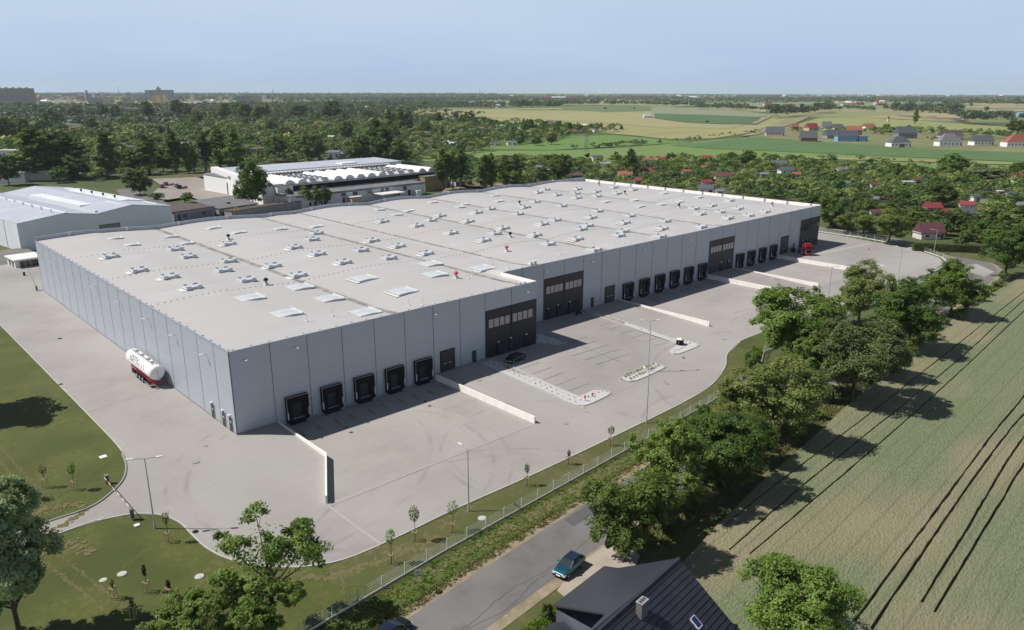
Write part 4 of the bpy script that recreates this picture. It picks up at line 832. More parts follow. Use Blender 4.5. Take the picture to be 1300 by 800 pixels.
q = MB(); q.cyl((10, -.6, 1), (10, -.6, 3.4), .35, .35, 10); q.cyl((10, -.6, 3.4), (14, -.6, 3.6), .35, .35, 10); q.build('duct', M['steel'], A2)
A3 = empty('plant_room', (86, 199, LOW), R(12), 'low brown-roofed strip building with yellow gantry right behind the rear warehouse parapet', 'annex')
bx(A3, 'wall', M['greywall'], 0, 36, 0, 5, 0, 3.6); bx(A3, 'roof', M['brown'], -.2, 36.2, -.2, 5.2, 3.6, 3.85); q = MB(); q.box(1, 1.3, -.4, -.1, 0, 5); q.box(3, 3.3, -.4, -.1, 0, 5); q.box(1, 3.3, -.4, -.1, 4.7, 5); q.build('gantry', M['yellow'], A3)
# --- white factory with vaulted roof lights
FA = empty('factory', (0, 0, LOW), 0, 'big white factory with rows of white vaulted roof lights, behind the warehouse', 'factory')
def poly_wall(parent, name, mt, pts_, z0, z1): q = MB(); q.prism(pts_, z0, z1); return q.build(name, mt, parent)
fdx = Vector((0.99, 0.05)); 
FR = empty('vaulted_hall', (118, 222, 0), R(3), None, None); FR.parent = FA
def fb(name, mt, *b): return bx(FR, name, mt, *b)
fb('hall_wall', M['white'], 0, 98, 0, 75, 0, 9.2)
q = MB(); q.box(-.3, 98.3, -.3, 75.3, 9.2, 9.5); q.build('hall_roof', M['greyroof'], FR)
fb('clerestory_band', M['black'], 8, 98, -.12, -.02, 6.4, 8.8)
fb('gable_wall', M['white'], -6, -.02, 3, 26, 0, 9.6); fb('gable_roof', M['whiteroof'], -6.2, 7.5, 2.8, 26.2, 9.62, 9.85)
for i in range(14):
    xx = 5+i*6.6
    op = i in (2, 3, 9, 10, 11)
    if op:
        for j in range(6):
            q = MB(); y_ = 2+j*4.9
            q.side([(y_, 9.5), (y_+3.9, 9.5), (y_+1.95, 11.1)], xx, xx+4.6); q.build('saw_light', M['white'], FR)
            g_ = MB(); g_.add([(xx+.6, y_-.02, 9.55), (xx+4, y_-.02, 9.55), (xx+4, y_+1.9, 11.15), (xx+.6, y_+1.9, 11.15)], [(0, 1, 2, 3)]); g_.build('light_pane', M['greyblue'], FR)
    else:
        q = MB(); rings = []
        for k in range(9):
            t = math.pi*k/8; rings.append((xx+2.5-2.5*math.cos(t), 9.5+1.9*math.sin(t)))
        q.loft([[(x_, y_, z_) for x_, z_ in rings] for y_ in (1.5, 31)]); q.build('vault', M['white'], FR, smooth=False)
q = MB()
q.box(-2, 96, 40, 44, 9.5, 10.6); q.build('rear_vault_row', M['greyblue'], FR)
for j in range(46):
    q = MB(); q.box(-1.6+j*2.1, -.2+j*2.1, 39.5, 44.2, 10.61, 11.2); q.build('rear_light', M['white'], FR)
fb('roof_plant_box', M['white'], 66, 76, 46, 52, 9.5, 12.5)
def LF(pl): return [tuple((Matrix.Rotation(-R(3), 2) @ Vector((x-118, y-222)))) for x, y in pl]
poly_wall(FR, 'rear_hall', M['white'], LF([(116.5, 266), (122.5, 298), (222, 300), (219, 268)]), 0, 11.5); poly_wall(FR, 'rear_hall_roof', M['paleroof'], LF([(116.3, 265.8), (122.3, 298.2), (222.2, 300.2), (219.2, 267.8)]), 11.51, 11.8)
poly_wall(FR, 'west_block', M['white'], LF([(111, 246), (121.3, 304.5), (124.8, 304), (114.6, 245.5)]), 0, 12.0); poly_wall(FR, 'west_gate', M['black'], LF([(115.1, 270), (116.0, 275), (116.2, 275), (115.3, 270)]), 0, 7)
poly_wall(FR, 'north_office', M['white'], LF([(121.6, 305), (123.8, 318), (136, 316), (134, 304)]), 0, 7.5)
for z_ in (1.6, 5.0):
    for k in range(3):
        ya = 306.5+k*3.8; xa_ = 121.6+(ya-305)*.169-.06; poly_wall(FR, 'window', M['pane'], LF([(xa_, ya), (xa_+.27, ya+1.6), (xa_+.4, ya+1.6), (xa_+.13, ya)]), z_, z_+1.3)
fb('yellow_block', M['ochre'], 82, 97.9, -6, -.15, 0, 7.6); fb('yellow_block_roof', M['greyroof'], 81.8, 98, -6.2, -.14, 7.6, 7.8)
OF = empty('factory_office', (116.5, 207.5, LOW), R(4), 'long low pale office wing with grey roof in front of the white factory', 'office')
bx(OF, 'wall', M['offw'], 0, 78, 0, 13, 0, 5.9); bx(OF, 'roof', M['greyroof'], -.3, 78.3, -.3, 13.3, 5.9, 6.2); bx(OF, 'roof_band', M['greyblue'], 3, 78.1, -.4, -.32, 5.3, 6.0)
win_row(OF, [3.5], 0, 1.5, 2.8, 1.3, fr=M['offw'], mt=M['pane']); win_row(OF, [9.5, 12, 15.5, 17.2], 0, .9, 2.5, 1.1); win_row(OF, [27, 33.5, 42], 0, 3.6, 5.0, 2.6, fr=M['black']); win_row(OF, [50, 53, 64.2], 0, 3.3, 5.1, 1.9, fr=M['black']); win_row(OF, [57.5, 60, 67], 0, .9, 2.9, 1.7, fr=M['black']); win_row(OF, [27.5, 67.2], 0, .1, 3.0, 1.2, fr=M['black'])
bx(OF, 'porch', M['peach'], 30, 35.5, -4, -.02, 0, 3.2); bx(OF, 'porch_roof', M['whiteroof'], 29.5, 36, -4.4, -.01, 3.2, 3.4); bx(OF, 'loading_shelter', M['white'], 44.5, 58, -9, -.02, 3.3, 3.7); bx(OF, 'kiosk', M['white'], 70, 73, -3.4, -.02, 0, 2.7)
for x_ in (45, 51, 57.5): bx(OF, 'shelter_post', M['steel'], x_, x_+.2, -8.8, -8.6, 0, 3.3)
cx_, cy_ = G(581, 238, LOW); e = empty('scrap_container', (cx_, cy_, LOW), R(20), 'dark steel container with open side under the trees right of the yellow factory end', 'container'); bx(e, 'body', M['greyblue'], -5, 5, -2, 2, 0, 3.4); bx(e, 'end_post', M['offw'], -5.3, -5.02, -2, 2, 0, 3.4)
for i, (px, py, c_, lb) in enumerate(((619, 226, 'brick', 'heap of reddish bricks in the scrap yard'), (628, 231, 'white', 'white covered boat-like heap in the scrap yard'), (640, 228, 'brick', 'reddish timber stack at the right end of the scrap yard'), (608, 225, 'tarp', 'brown scrap pile in the scrap yard behind the poplars'))):
    x, y = G(px, py, LOW); q = MB(); rr_ = random.Random(i)
    for k in range(7): a_ = rr_.uniform(-2.4, 2.4); b_ = rr_.uniform(-1.2, 1.2); q.box(a_-.9, a_+.9, b_-.6, b_+.6, 0, rr_.uniform(.5, 1.6))
    tag(q.build('scrap_pile', M[c_], loc=(x, y, LOW)), lb, 'pile')
# forecourt machines
for i, (px, py, lb) in enumerate(((209, 241, 'red-brown scrap heap with grey top on the factory forecourt'), (214, 238, 'orange-brown machine behind the scrap heap on the forecourt'), (227, 240, 'dark green upright machine on the factory forecourt'), (231, 242, 'brown open skip beside the green machine on the forecourt'))):
    x, y = G(px, py, LOW); e = empty('yard_machine', (x, y, LOW), R(10), lb, 'machine'); rr_ = random.Random(i+20)
    mt = [M['tarp'], M['orroof'], M['greyblue'], M['brown']][i]
    q = MB(); q.prism([(-2.6, -1.2), (2.6, -1.2), (2.3, 1.3), (-2.3, 1.3)], .4, lambda x, y: 1.6+.25*x*(1 if i % 2 else -1)); q.build('hull', mt, e)
    bx(e, 'cab', [M['slate'], M['tarp'], M['greyblue'], M['black']][i], -2.2, -.4, -.9, .9, 1.2, 3.0)
    for s_ in (-1.6, 1.6): q = MB(); q.cyl((s_, -1.3, .5), (s_, 1.3, .5), .5, .5, 10); q.build('wheel', M['black'], e)

# ================================================================== COTTAGES AND HOUSES
OCC = []
def house(px, py, wpx, w_d, hh, rz, wallm, roofm, label, cat='cottage', name='garden_cottage', rh=1.6, hip=False, flat_=False, chim=False, group=None, win=True, wm=None, gar=None):
    x, y = G(px, py, LOW); k = PX(x, y, LOW)[2]; W = wpx*k/CF; D = min(W*w_d, 11)
    e = empty(name, (x, y, LOW), -CYAW+R(rz), label, cat, group)
    bx(e, 'wall', M[wallm], -W/2, W/2, 0, D, -.2, hh)
    o_ = .35; OCC.append((x, y, W/2))
    if flat_: rf_ = bx(e, 'roof', M[roofm], -W/2-o_, W/2+o_, -o_, D+o_, hh, hh+.25)
    else:
        q = MB()
        if hip:
            q.loft([[(-W/2-o_, -o_, hh), (W/2+o_, -o_, hh), (W/2+o_, D+o_, hh), (-W/2-o_, D+o_, hh)], [(-W*.2, D*.42, hh+rh), (W*.2, D*.42, hh+rh), (W*.2, D*.58, hh+rh), (-W*.2, D*.58, hh+rh)]])
        else:
            q.side([(-o_, hh-.1), (D+o_, hh-.1), (D+o_, hh+.1), (D/2, hh+rh), (-o_, hh+.1)], -W/2-o_, W/2+o_)
            g_ = MB(); 
            for sx in (-W/2-.002, W/2+.002): pass
        rf_ = q.build('roof', M[roofm], e)
        if not hip:
            g_ = MB()
            for sx in (-1, 1): g_.prism([(sx*(W/2+o_)+sx*.01, .1), (sx*(W/2+o_)+sx*.04, .1), (sx*(W/2+o_)+sx*.04, D-.1), (sx*(W/2+o_)+sx*.01, D-.1)], hh-.1, lambda x, y: hh+.02+max(0, rh*.86*(1-abs(y-D/2)/(D/2))))
            g_.build('gable', M[wallm], e)
    if chim: bx(rf_, 'chimney', M['brick'], W*.18, W*.18+.8, D*.5, D*.5+.8, hh+rh*.4, hh+rh+1.1)
    if win:
        nw = max(1, int(W/3.2)); 
        for i in range(nw):
            x_ = -W/2+(i+.5)*W/nw-.55
            f_ = bx(e, 'window', M['offw'], x_-.1, x_+1.2, -.06, -.01, hh*.32, hh*.78); bx(f_, 'window_pane', M['pane'], x_, x_+1.1, -.09, -.062, hh*.36, hh*.74)
        bx(e, 'door', M[wm or 'brown'], W/2-1.4, W/2-.5, -.06, -.01, 0, min(2.1, hh*.85))
    if gar: bx(e, 'garage_door', M[gar], -W*.1, W*.18, -.08, -.02, 0, hh*.72)
    return e
# allotment cottages behind and right of the warehouse: px, py(base), width px, depth ratio, eaves, rot, wall, roof, label
CT = [
 (1184, 304, 32, .55, 2.3, 8, 'offw', 'maroon', 'cottage with wide maroon roof and open porch behind the clipped hedge'),
 (1187, 271, 20, .7, 2.3, 8, 'greywall', 'redroof', 'red-roofed cottage left of the dark-roofed shed in the right gardens'),
 (1227, 268, 15, .8, 2.6, -20, 'white', 'redroof', 'red-roofed white cottage directly behind the dark lean-to roof'),
 (1228, 276, 21, .5, 1.7, -6, 'redroof', 'slate', 'shed with large dark blue-grey roof below the red-roofed white cottage'),
 (1240, 256, 9, .9, 2.3, 10, 'white', 'slate', 'tiny white cottage with grey roof beyond the red-roofed white one'),
 (1251, 262, 7, .9, 1.8, 0, 'blue', 'greyblue', 'tiny pale blue shed in the right gardens'),
 (1155, 236, 13, .6, 2.2, 0, 'white', 'offw', 'low white flat cottage in the right gardens', True),
 (1165, 235, 8, .9, 2.8, 0, 'greywall', 'maroon', 'small grey cottage with maroon roof attached right of the low white one'),
 (1256, 236, 8, .8, 2.2, 0, 'brick', 'maroon', 'small maroon-roofed hut under trees at right'),
 (1295, 231, 16, .6, 2.6, 0, 'offw', 'redroof', 'red-roofed cottage cut by the right picture edge'),
 (1284, 252, 8, .8, 2.2, 0, 'white', 'slate', 'white hut with grey roof near the right picture edge'),
 (1270, 248, 8, .8, 2.0, 0, 'offw', 'offw', 'flat pale hut left of the white hut near the right edge', True),
 (1297, 266, 8, .8, 2.0, 0, 'greywall', 'greyblue', 'grey-blue shed roof at the right picture edge above the hedge trees'),
 (1200, 275, 7, .8, 1.8, 0, 'brick', 'redroof', 'small rusty red shed right of the red-roofed cottage'),
 (1149, 291, 4, .8, 2.0, 0, 'orroof', 'orroof', 'tiny orange hut behind the roadside trees'),
 (1112, 276, 11, .6, 2.0, 0, 'white', 'maroon', 'white cottage with brown roof behind the roadside trees'),
 (1110, 240, 7, .8, 2.2, 0, 'offw', 'maroon', 'small brown-roofed hut beyond the warehouse corner'),
 (1076, 238, 10, .7, 2.2, 30, 'offw', 'greyblue', 'tiny hut with blue-grey tilted roof in the gardens'),
 (1112, 258, 5, .8, 1.8, 0, 'blue', 'greyblue', 'tiny blue-grey shed beside the red bush'),
 (1071, 220, 12, .7, 2.4, 10, 'white', 'greyroof', 'small white cottage with grey roof at the far garden edge'),
 (988, 213, 18, .8, 2.8, -20, 'greywall', 'slate', 'steep slate-roofed house at the far garden edge'),
 (1000, 222, 18, .6, 2.8, 8, 'white', 'slate', 'white house with dark roof below the steep slate-roofed house'),
 (1011, 226, 9, .8, 2.2, -15, 'white', 'orroof', 'orange-roofed lean-to right of the white house with dark roof'),
 (971, 226, 9, .6, 2.2, 0, 'greyblue', 'greyblue', 'low blue-grey roofed shed left of the white house with dark roof'),
 (919, 229, 20, .6, 2.3, 2, 'offw', 'maroon', 'wide maroon-roofed cottage in the middle gardens'),
 (897, 204, 15, .6, 2.3, 8, 'white', 'redroof', 'white cottage with bright red roof at the far garden edge'),
 (898, 216, 11, .6, 2.0, 0, 'white', 'orroof', 'low orange-red roof in front of the bright red-roofed cottage'),
 (945, 212, 8, .6, 2.0, 0, 'offw', 'redroof', 'small red-roofed hut among trees in the middle gardens'),
 (872, 222, 11, .5, 2.0, 0, 'offw', 'orroof', 'low red-roofed hut half hidden in trees'),
 (842, 206, 13, .6, 2.3, 8, 'white', 'redroof', 'white cottage with red roof left of the far round tree'),
 (824, 208, 14, .7, 2.8, 0, 'offw', 'orroof', 'cream house with faded red roof at the far garden edge'),
 (822, 222, 14, .7, 2.3, 10, 'greywall', 'redroof', 'grey cottage with bright red roof in the left gardens'),
 (793, 227, 18, .7, 2.4, -8, 'white', 'orroof', 'white cottage with orange-red roof above the warehouse parapet'),
 (810, 234, 8, .8, 2.0, 0, 'greywall', 'redroof', 'small red-roofed hut right of the orange-red roofed cottage'),
 (898, 237, 13, .6, 2.4, 10, 'white', 'redroof', 'crimson-roofed cottage behind the grey-roofed cottage'),
 (896, 246, 18, .7, 2.5, -12, 'white', 'slate', 'white cottage with grey roof just beyond the warehouse parapet'),
 (914, 248, 8, .7, 2.0, 0, 'offw', 'greyblue', 'small green-grey shed right of the grey-roofed cottage'),
 (759, 205, 13, .7, 3.2, 8, 'white', 'slate', 'tall white house with black roof at the far garden edge'),
 (761, 213, 14, .7, 2.4, 0, 'white', 'greyblue', 'white cottage with green-grey roof below the black-roofed house'),
 (773, 211, 10, .6, 2.0, 0, 'white', 'whiteroof', 'white flat hut right of the green-grey roofed cottage', True),
 (732, 228, 14, .6, 2.4, 0, 'brown', 'maroon', 'dark cottage with red-brown roof at the warehouse rear corner'),
 (727, 218, 9, .5, 2.0, 0, 'offw', 'whiteroof', 'pale flat-roofed shed behind the red-brown roofed cottage', True),
 (685, 217, 9, .7, 2.4, 0, 'offw', 'greyroof', 'grey cottage at left of the gardens behind the poplars'),
 (678, 209, 8, .6, 2.0, 0, 'blue', 'whiteroof', 'tiny pale blue hut behind the poplars', True),
 (699, 220, 6, .6, 2.2, 0, 'blue', 'whiteroof', 'tiny pale blue hut left of the red-brown roofed cottage', True),
]
for c in CT:
    fl = len(c) > 9 and c[9]
    house(*c[:9], flat_=bool(fl), rh=max(1.3, c[2]*.11))
# sheds of the left gardens
rng = random.Random(5)
sheds = [(628, 186, 8, 'white', 'slate'), (650, 185, 9, 'white', 'greyroof'), (637, 163, 9, 'white', 'whiteroof'), (655, 167, 9, 'white', 'whiteroof'), (668, 168, 9, 'white', 'orroof'), (679, 173, 11, 'white', 'redroof'), (742, 162, 9, 'greywall', 'whiteroof'), (775, 164, 9, 'white', 'redroof'), (700, 157, 6, 'offw', 'redroof'), (728, 170, 6, 'offw', 'orroof'), (757, 168, 5, 'white', 'greyroof'), (612, 166, 9, 'offw', 'orroof'), (622, 168, 8, 'white', 'slate'), (565, 185, 7, 'white', 'whiteroof'), (575, 187, 7, 'white', 'whiteroof'), (588, 187, 8, 'white', 'whiteroof'), (548, 184, 10, 'greywall', 'maroon'), (535, 162, 7, 'white', 'greyroof'), (540, 172, 7, 'offw', 'greyroof'), (533, 187, 11, 'greywall', 'orroof'), (482, 169, 9, 'brick', 'redroof'), (440, 178, 9, 'greywall', 'greyroof'), (419, 178, 9, 'white', 'whiteroof'), (378, 165, 8, 'white', 'orroof'), (402, 164, 8, 'brick', 'orroof'), (300, 178, 8, 'white', 'greyroof'), (262, 166, 7, 'white', 'greyroof'), (246, 158, 8, 'orroof', 'orroof'), (210, 163, 8, 'white', 'maroon'), (176, 174, 9, 'white', 'whiteroof'), (167, 172, 9, 'white', 'whiteroof'), (119, 172, 8, 'white', 'orroof'), (83, 167, 10, 'brick', 'redroof'), (315, 181, 6, 'white', 'whiteroof'), (350, 177, 8, 'offw', 'greyroof'), (455, 150, 6, 'white', 'greyroof')]
rel = ['near the clearing edge', 'deep among trees', 'between two tree crowns', 'beside a dark conifer', 'at a garden path']
rn = {'slate': 'slate-grey', 'greyroof': 'grey', 'whiteroof': 'white', 'orroof': 'orange', 'redroof': 'red', 'maroon': 'maroon'}
wn = {'white': 'white', 'offw': 'cream', 'greywall': 'grey', 'brick': 'brick'}
for i, (px, py, wp, a, b_) in enumerate(sheds):
    side = 'left' if px < 300 else 'middle' if px < 520 else 'right'
    house(px, py, wp*1.25, .7, 3.4, rng.uniform(-25, 25), a, b_, f"{wn.get(a,'coloured')} hut with {rn[b_]} roof in the wooded gardens beyond the factory, {side} part", rh=1.3, group='huts in the wooded gardens beyond the factory')
# white houses behind the poplars
for (px, py, wp, d_, hh, a, b_, lb) in ((487/1, 0, 0, 0, 0, '', '', ''),)[:0]: pass
mid = [(395, 199, 22, .6, 5.5, 'greyblue', 'brown', 'grey-blue house with dark flat roof between the poplars and the factory'), (424, 203, 14, .8, 5.5, 'white', 'greyroof', 'white two-storey house beside the big trees behind the factory'), (438, 203, 14, .8, 4.5, 'greyblue', 'greyblue', 'grey-blue lean-to house right of the white two-storey house'),
       (245, 205, 22, .6, 4.5, 'offw', 'greyroof', 'cream house glimpsed between the poplars by the forecourt'), (262, 199, 16, .6, 4.5, 'white', 'paleroof', 'white house with pale roof behind the forecourt poplars'), (203, 195, 12, .6, 4.5, 'offw', 'paleroof', 'pale narrow house behind the left poplars'), (232, 190, 14, .6, 5, 'greyblue', 'greyblue', 'grey-blue house behind the middle poplars'), (160, 193, 16, .6, 4, 'greywall', 'brown', 'grey house with brown roof between the large trees'), (165, 205, 20, .6, 4, 'ochre', 'greyroof', 'ochre low house between the large trees behind the pale blue hall'),
       (318, 196, 20, .6, 4.5, 'greyblue', 'greyblue', 'blue-grey shed right of the tall poplars'), (334, 196, 14, .6, 4.5, 'brick', 'brown', 'red-brown shed behind the tree by the factory'), (10, 205, 24, .6, 8, 'white', 'offw', 'white three-storey block cut by the left picture edge'), (98, 158, 42, .3, 6, 'offw', 'paleroof', 'long white two-storey depot with window band beyond the left wood'), (140, 156, 26, .3, 6, 'greyblue', 'greyblue', 'blue-grey depot right of the long white depot'), (83, 165, 26, .3, 3, 'greywall', 'greyroof', 'low grey shed in front of the long white depot'), (54, 157, 14, .5, 4, 'blue', 'brown', 'blue shed with brown roof left of the long white depot'), (135, 142, 44, .3, 11, 'greyblue', 'whiteroof', 'wide hall with white roof far in the left wood'), (172, 143, 26, .3, 10, 'greyblue', 'whiteroof', 'dark glazed hall with white roof right of the wide hall'), (8, 153, 22, .4, 7, 'greywall', 'paleroof', 'pale shed at the far left wood edge')]
for (px, py, wp, d_, hh, a, b_, lb) in mid: house(px, py, wp, d_, hh, rng.uniform(-8, 8), a, b_, lb, cat='house', name='house', flat_=(wp > 18), rh=1.6)
# village on the far side of the fields
vil = [(984, 173, 22, .7, 3.2, -10, 'cream', 'slate', 'black-roofed house at the left end of the village', dict(rh=5)), (1010, 165, 8, .8, 3, 0, 'brick', 'orroof', 'brick hut with orange roof behind the black-roofed village house', {}), (1033, 166, 15, .8, 3, 20, 'peach', 'redroof', 'peach house with steep red roof in the village', dict(rh=4.5)), (1049, 165, 11, .9, 3.5, -20, 'white', 'slate', 'white gabled village house with dark roof right of the peach house', dict(rh=5)), (1065, 166, 14, .8, 3, 10, 'offw', 'slate', 'dark-roofed village house in the back row', dict(rh=3.6)),
       (1027, 180, 20, .7, 3, -8, 'brick', 'slate', 'brown brick village house with dark gabled dormer roof', dict(rh=5.2)), (1058, 176, 17, .8, 2.6, 10, 'greywall', 'slate', 'dark grey village house left of the blue house', dict(rh=4.4)), (1076, 180, 26, .4, 4.2, 2, 'blue', 'slate', 'bright blue village house with grey roof', dict(rh=4.6)), (1096, 180, 11, .6, 4.4, 2, 'blue', 'blue', 'bright blue flat annex at the right of the blue house', dict(flat_=True)), (1085, 172, 17, .8, 4.5, -10, 'brick', 'orroof', 'brick village house with orange roof behind the blue house', dict(rh=4)), (1105, 165, 14, .8, 3.5, 10, 'white', 'orroof', 'white village house with orange roof at the hedge', dict(rh=3)),
       (1144, 187, 26, .6, 3.2, 4, 'white', 'slate', 'white bungalow with dark blue hipped roof and brown garage door', dict(hip=True, rh=4.2, gar='brick')), (1152, 176, 24, .6, 4.5, 2, 'greyblue', 'slate', 'large dark-roofed village house behind the bungalow', dict(rh=5.5)), (1207, 186, 29, .7, 3.4, 0, 'white', 'greyroof', 'white bungalow with pale grey pyramid roof', dict(hip=True, rh=5.6)), (1209, 178, 27, .6, 3.2, 0, 'offw', 'brown', 'brown-roofed house behind the pale pyramid roof', dict(rh=4.8, chim=True)), (1249, 185, 25, .6, 3, 0, 'white', 'slate', 'long white village house with dark blue roof', dict(rh=4.4, chim=True)), (1296, 187, 36, .6, 3.6, 0, 'white', 'orroof', 'white house with large orange-red tiled roof at the right picture edge', dict(hip=True, rh=5.5)),
       (1128, 155, 2, .8, 4, 0, 'white', 'orroof', 'tiny white chapel beyond the village wood', {}), (1297, 149, 8, .8, 4, 0, 'blue', 'blue', 'blue roofed building far right beyond the wood', {}), (1284, 146, 8, .8, 4, 0, 'brick', 'orroof', 'brick house far right beyond the wood', {}), (975, 134, 10, .8, 5, 0, 'white', 'redroof', 'red-roofed farm left of the far wood clump', {}), (1074, 134, 10, .8, 5, 0, 'white', 'orroof', 'white farmhouse beyond the far wood clump', {}), (1092, 133, 10, .8, 5, 0, 'brick', 'redroof', 'red farmhouse beyond the far wood clump', {}), (1120, 134, 12, .8, 5, 0, 'brick', 'redroof', 'brick farm right of the red farmhouse', {}),
       (1160, 134, 20, .4, 5, 0, 'white', 'greyroof', 'row of pale farm sheds beyond the long wood', {}), (1190, 134, 18, .4, 5, 0, 'offw', 'greyroof', 'second row of pale farm sheds beyond the long wood', {}), (880, 118+8.5, 10, .4, 12, 0, 'white', 'whiteroof', 'distant white hall on the horizon plain', {}), (709, 126.3, 18, .3, 10, 0, 'white', 'whiteroof', 'long white hall among the distant town houses', {}), (696, 126.6, 8, .5, 12, 0, 'brick', 'redroof', 'distant red-roofed hall left of the long white hall', {}), (730, 126.2, 8, .5, 14, 0, 'brick', 'redroof', 'distant brick block right of the long white hall', {}), (822, 150, 10, .3, 3, 20, 'offw', 'whiteroof', 'white polytunnel by the farm track between the fields', {})]
for v_ in vil:
    kw_ = {**dict(rh=3.6), **v_[9]}; kw_['rh'] *= 1.35; house(*v_[:4], v_[4]*1.3, *v_[5:9], cat='house', name='village_house', **kw_)
# distant town
def block(px, py, wp, h_, dpt, mt, rmt, label, name='apartment_block', cat='block', group=None, rows=True):
    x, y = G(px, py, LOW); k = PX(x, y, LOW)[2]; W = wp*k/CF
    e = empty(name, (x, y, LOW), -CYAW+R(random.uniform(-8, 8)), label, cat, group)
    bx(e, 'wall', M[mt], -W/2, W/2, 0, dpt, 0, h_); bx(e, 'roof', M[rmt], -W/2-.4, W/2+.4, -.4, dpt+.4, h_, h_+1.2)
    return e, W
def hfor(px, py, ty): x, y = G(px, py, LOW); return height_at(x, y, LOW, ty)
e, W = block(12, 136, 62, hfor(12, 136, 112.5), 14, 'flats', 'greywall', 'long ten-storey apartment slab on the left skyline')
h_ = hfor(12, 136, 112.5)
for i in range(9):
    f_ = bx(e, 'window_band', M['greyblue'], -W/2+2, W/2-2, -.3, -.05, h_*(.08+i*.1), h_*(.08+i*.1)+1.6)
for i in range(7): bx(e, 'roof_box', M['greywall'], -W/2+8+i*W/7.4, -W/2+14+i*W/7.4, 4, 9, h_+1.3, h_+4)
x, y = G(203, 126, LOW); k = PX(x, y, LOW)[2]; s_ = k/CF; H_ = lambda t: height_at(x, y, LOW, t)
C_ = empty('cathedral', (x, y, LOW), -CYAW, 'grey cathedral-like castle block with small domed tower on the left skyline', 'cathedral')
bx(C_, 'nave', M['greyblue'], -8*s_, 15*s_, 0, 40, 0, H_(114.2)); bx(C_, 'west_block', M['greyblue'], -18*s_, -11*s_, 0, 40, 0, H_(114.5)); bx(C_, 'tower', M['greyblue'], -3.2*s_, 1*s_, -2, 20, 0, H_(112.2))
q = MB(); q.cyl((-1.2*s_, 8, H_(112.2)), (-1.2*s_, 8, H_(110.5)), 1.6*s_, 1.3*s_, 10); q.cyl((-1.2*s_, 8, H_(110.5)), (-1.2*s_, 8, H_(109.2)), 1.0*s_, .15*s_, 10); q.build('tower_dome', M['greyblue'], C_)
x, y = G(112, 128, LOW); k = PX(x, y, LOW)[2]; s_ = k/CF
C_ = empty('town_church', (x, y, LOW), -CYAW, 'grey-roofed church with slim tower on the left skyline', 'church')
q = MB(); q.side([(0, 0), (20, 0), (20, 14), (10, height_at(x, y, LOW, 118.5)), (0, 14)], -5*s_, 9*s_); q.build('nave', M['greyblue'], C_); bx(C_, 'tower', M['greyblue'], -2*s_, -.3*s_, 0, 8, 0, height_at(x, y, LOW, 114.8))
bx(C_, 'side_aisle', M['orroof'], -14*s_, -6*s_, 2, 16, 0, height_at(x, y, LOW, 121.5))
x, y = G(151.5, 124, LOW); q = MB(); hm = height_at(x, y, LOW, 108.5); q.cyl((0, 0, 0), (0, 0, hm), 3.0, .8, 6); tag(q.build('radio_mast', M['greyblue'], loc=(x, y, LOW)), 'thin radio mast on the skyline left of the cathedral', 'mast')
x, y = G(347, 124, LOW); q = MB(); hm = height_at(x, y, LOW, 114.0); q.cyl((0, 0, 0), (0, 0, hm), 4.0, 2.5, 8); tag(q.build('chimney_stack', M['greyblue'], loc=(x, y, LOW)), 'distant chimney stack on the left horizon', 'chimney')
x, y = G(609, 122, LOW); q = MB(); hm = height_at(x, y, LOW, 113.5); q.cyl((0, 0, 0), (0, 0, hm), 4.0, 1.5, 8); tag(q.build('radio_mast', M['greyblue'], loc=(x, y, LOW)), 'faint distant mast on the middle horizon', 'mast')
tb = [(156, 134, 3.5, 18, 'peach'), (162, 134, 14, 14, 'flats'), (137, 131, 14, 15, 'flats'), (196, 132, 4, 22, 'peach'), (202, 133, 6, 24, 'peach'), (209, 133, 4, 24, 'cream'), (244, 130, 4, 24, 'cream'), (250, 133, 9, 10, 'white'), (268, 133, 13, 9, 'white'), (280, 129, 4, 18, 'cream'), (293, 133, 4, 22, 'cream'), (310, 131, 18, 18, 'greyblue'), (325, 131, 14, 18, 'flats'), (335, 129, 5, 20, 'offw'), (352, 131, 4, 18, 'cream'), (72, 132, 6, 12, 'white'), (88, 131, 6, 14, 'cream'), (60, 125, 12, 14, 'flats'), (98, 126, 12, 14, 'flats'), (128, 126, 12, 14, 'flats'), (145, 125, 10, 12, 'peach'), (178, 128, 14, 14, 'flats'), (230, 126, 16, 12, 'flats'), (262, 126, 14, 12, 'greyblue'), (300, 122.5, 6, 20, 'white'), (180, 131, 12, 12, 'greyblue'), (222, 130, 12, 12, 'flats'), (120, 131, 16, 13, 'greyblue'), (50, 130, 8, 12, 'greyblue'), (340, 133, 8, 14, 'white'), (318, 128, 10, 12, 'offw')]
for i, (px, py, wp, h_, mt) in enumerate(tb):
    nm_ = {'peach': 'peach', 'flats': 'grey-brown', 'cream': 'cream', 'white': 'white', 'greyblue': 'grey', 'offw': 'pale'}[mt]
    block(px, py, wp, h_*1.5, 12, mt, random.choice(['orroof', 'greyroof', 'redroof']), f'{nm_} apartment block in the distant town on the left', group=f'{nm_} blocks of the distant town')
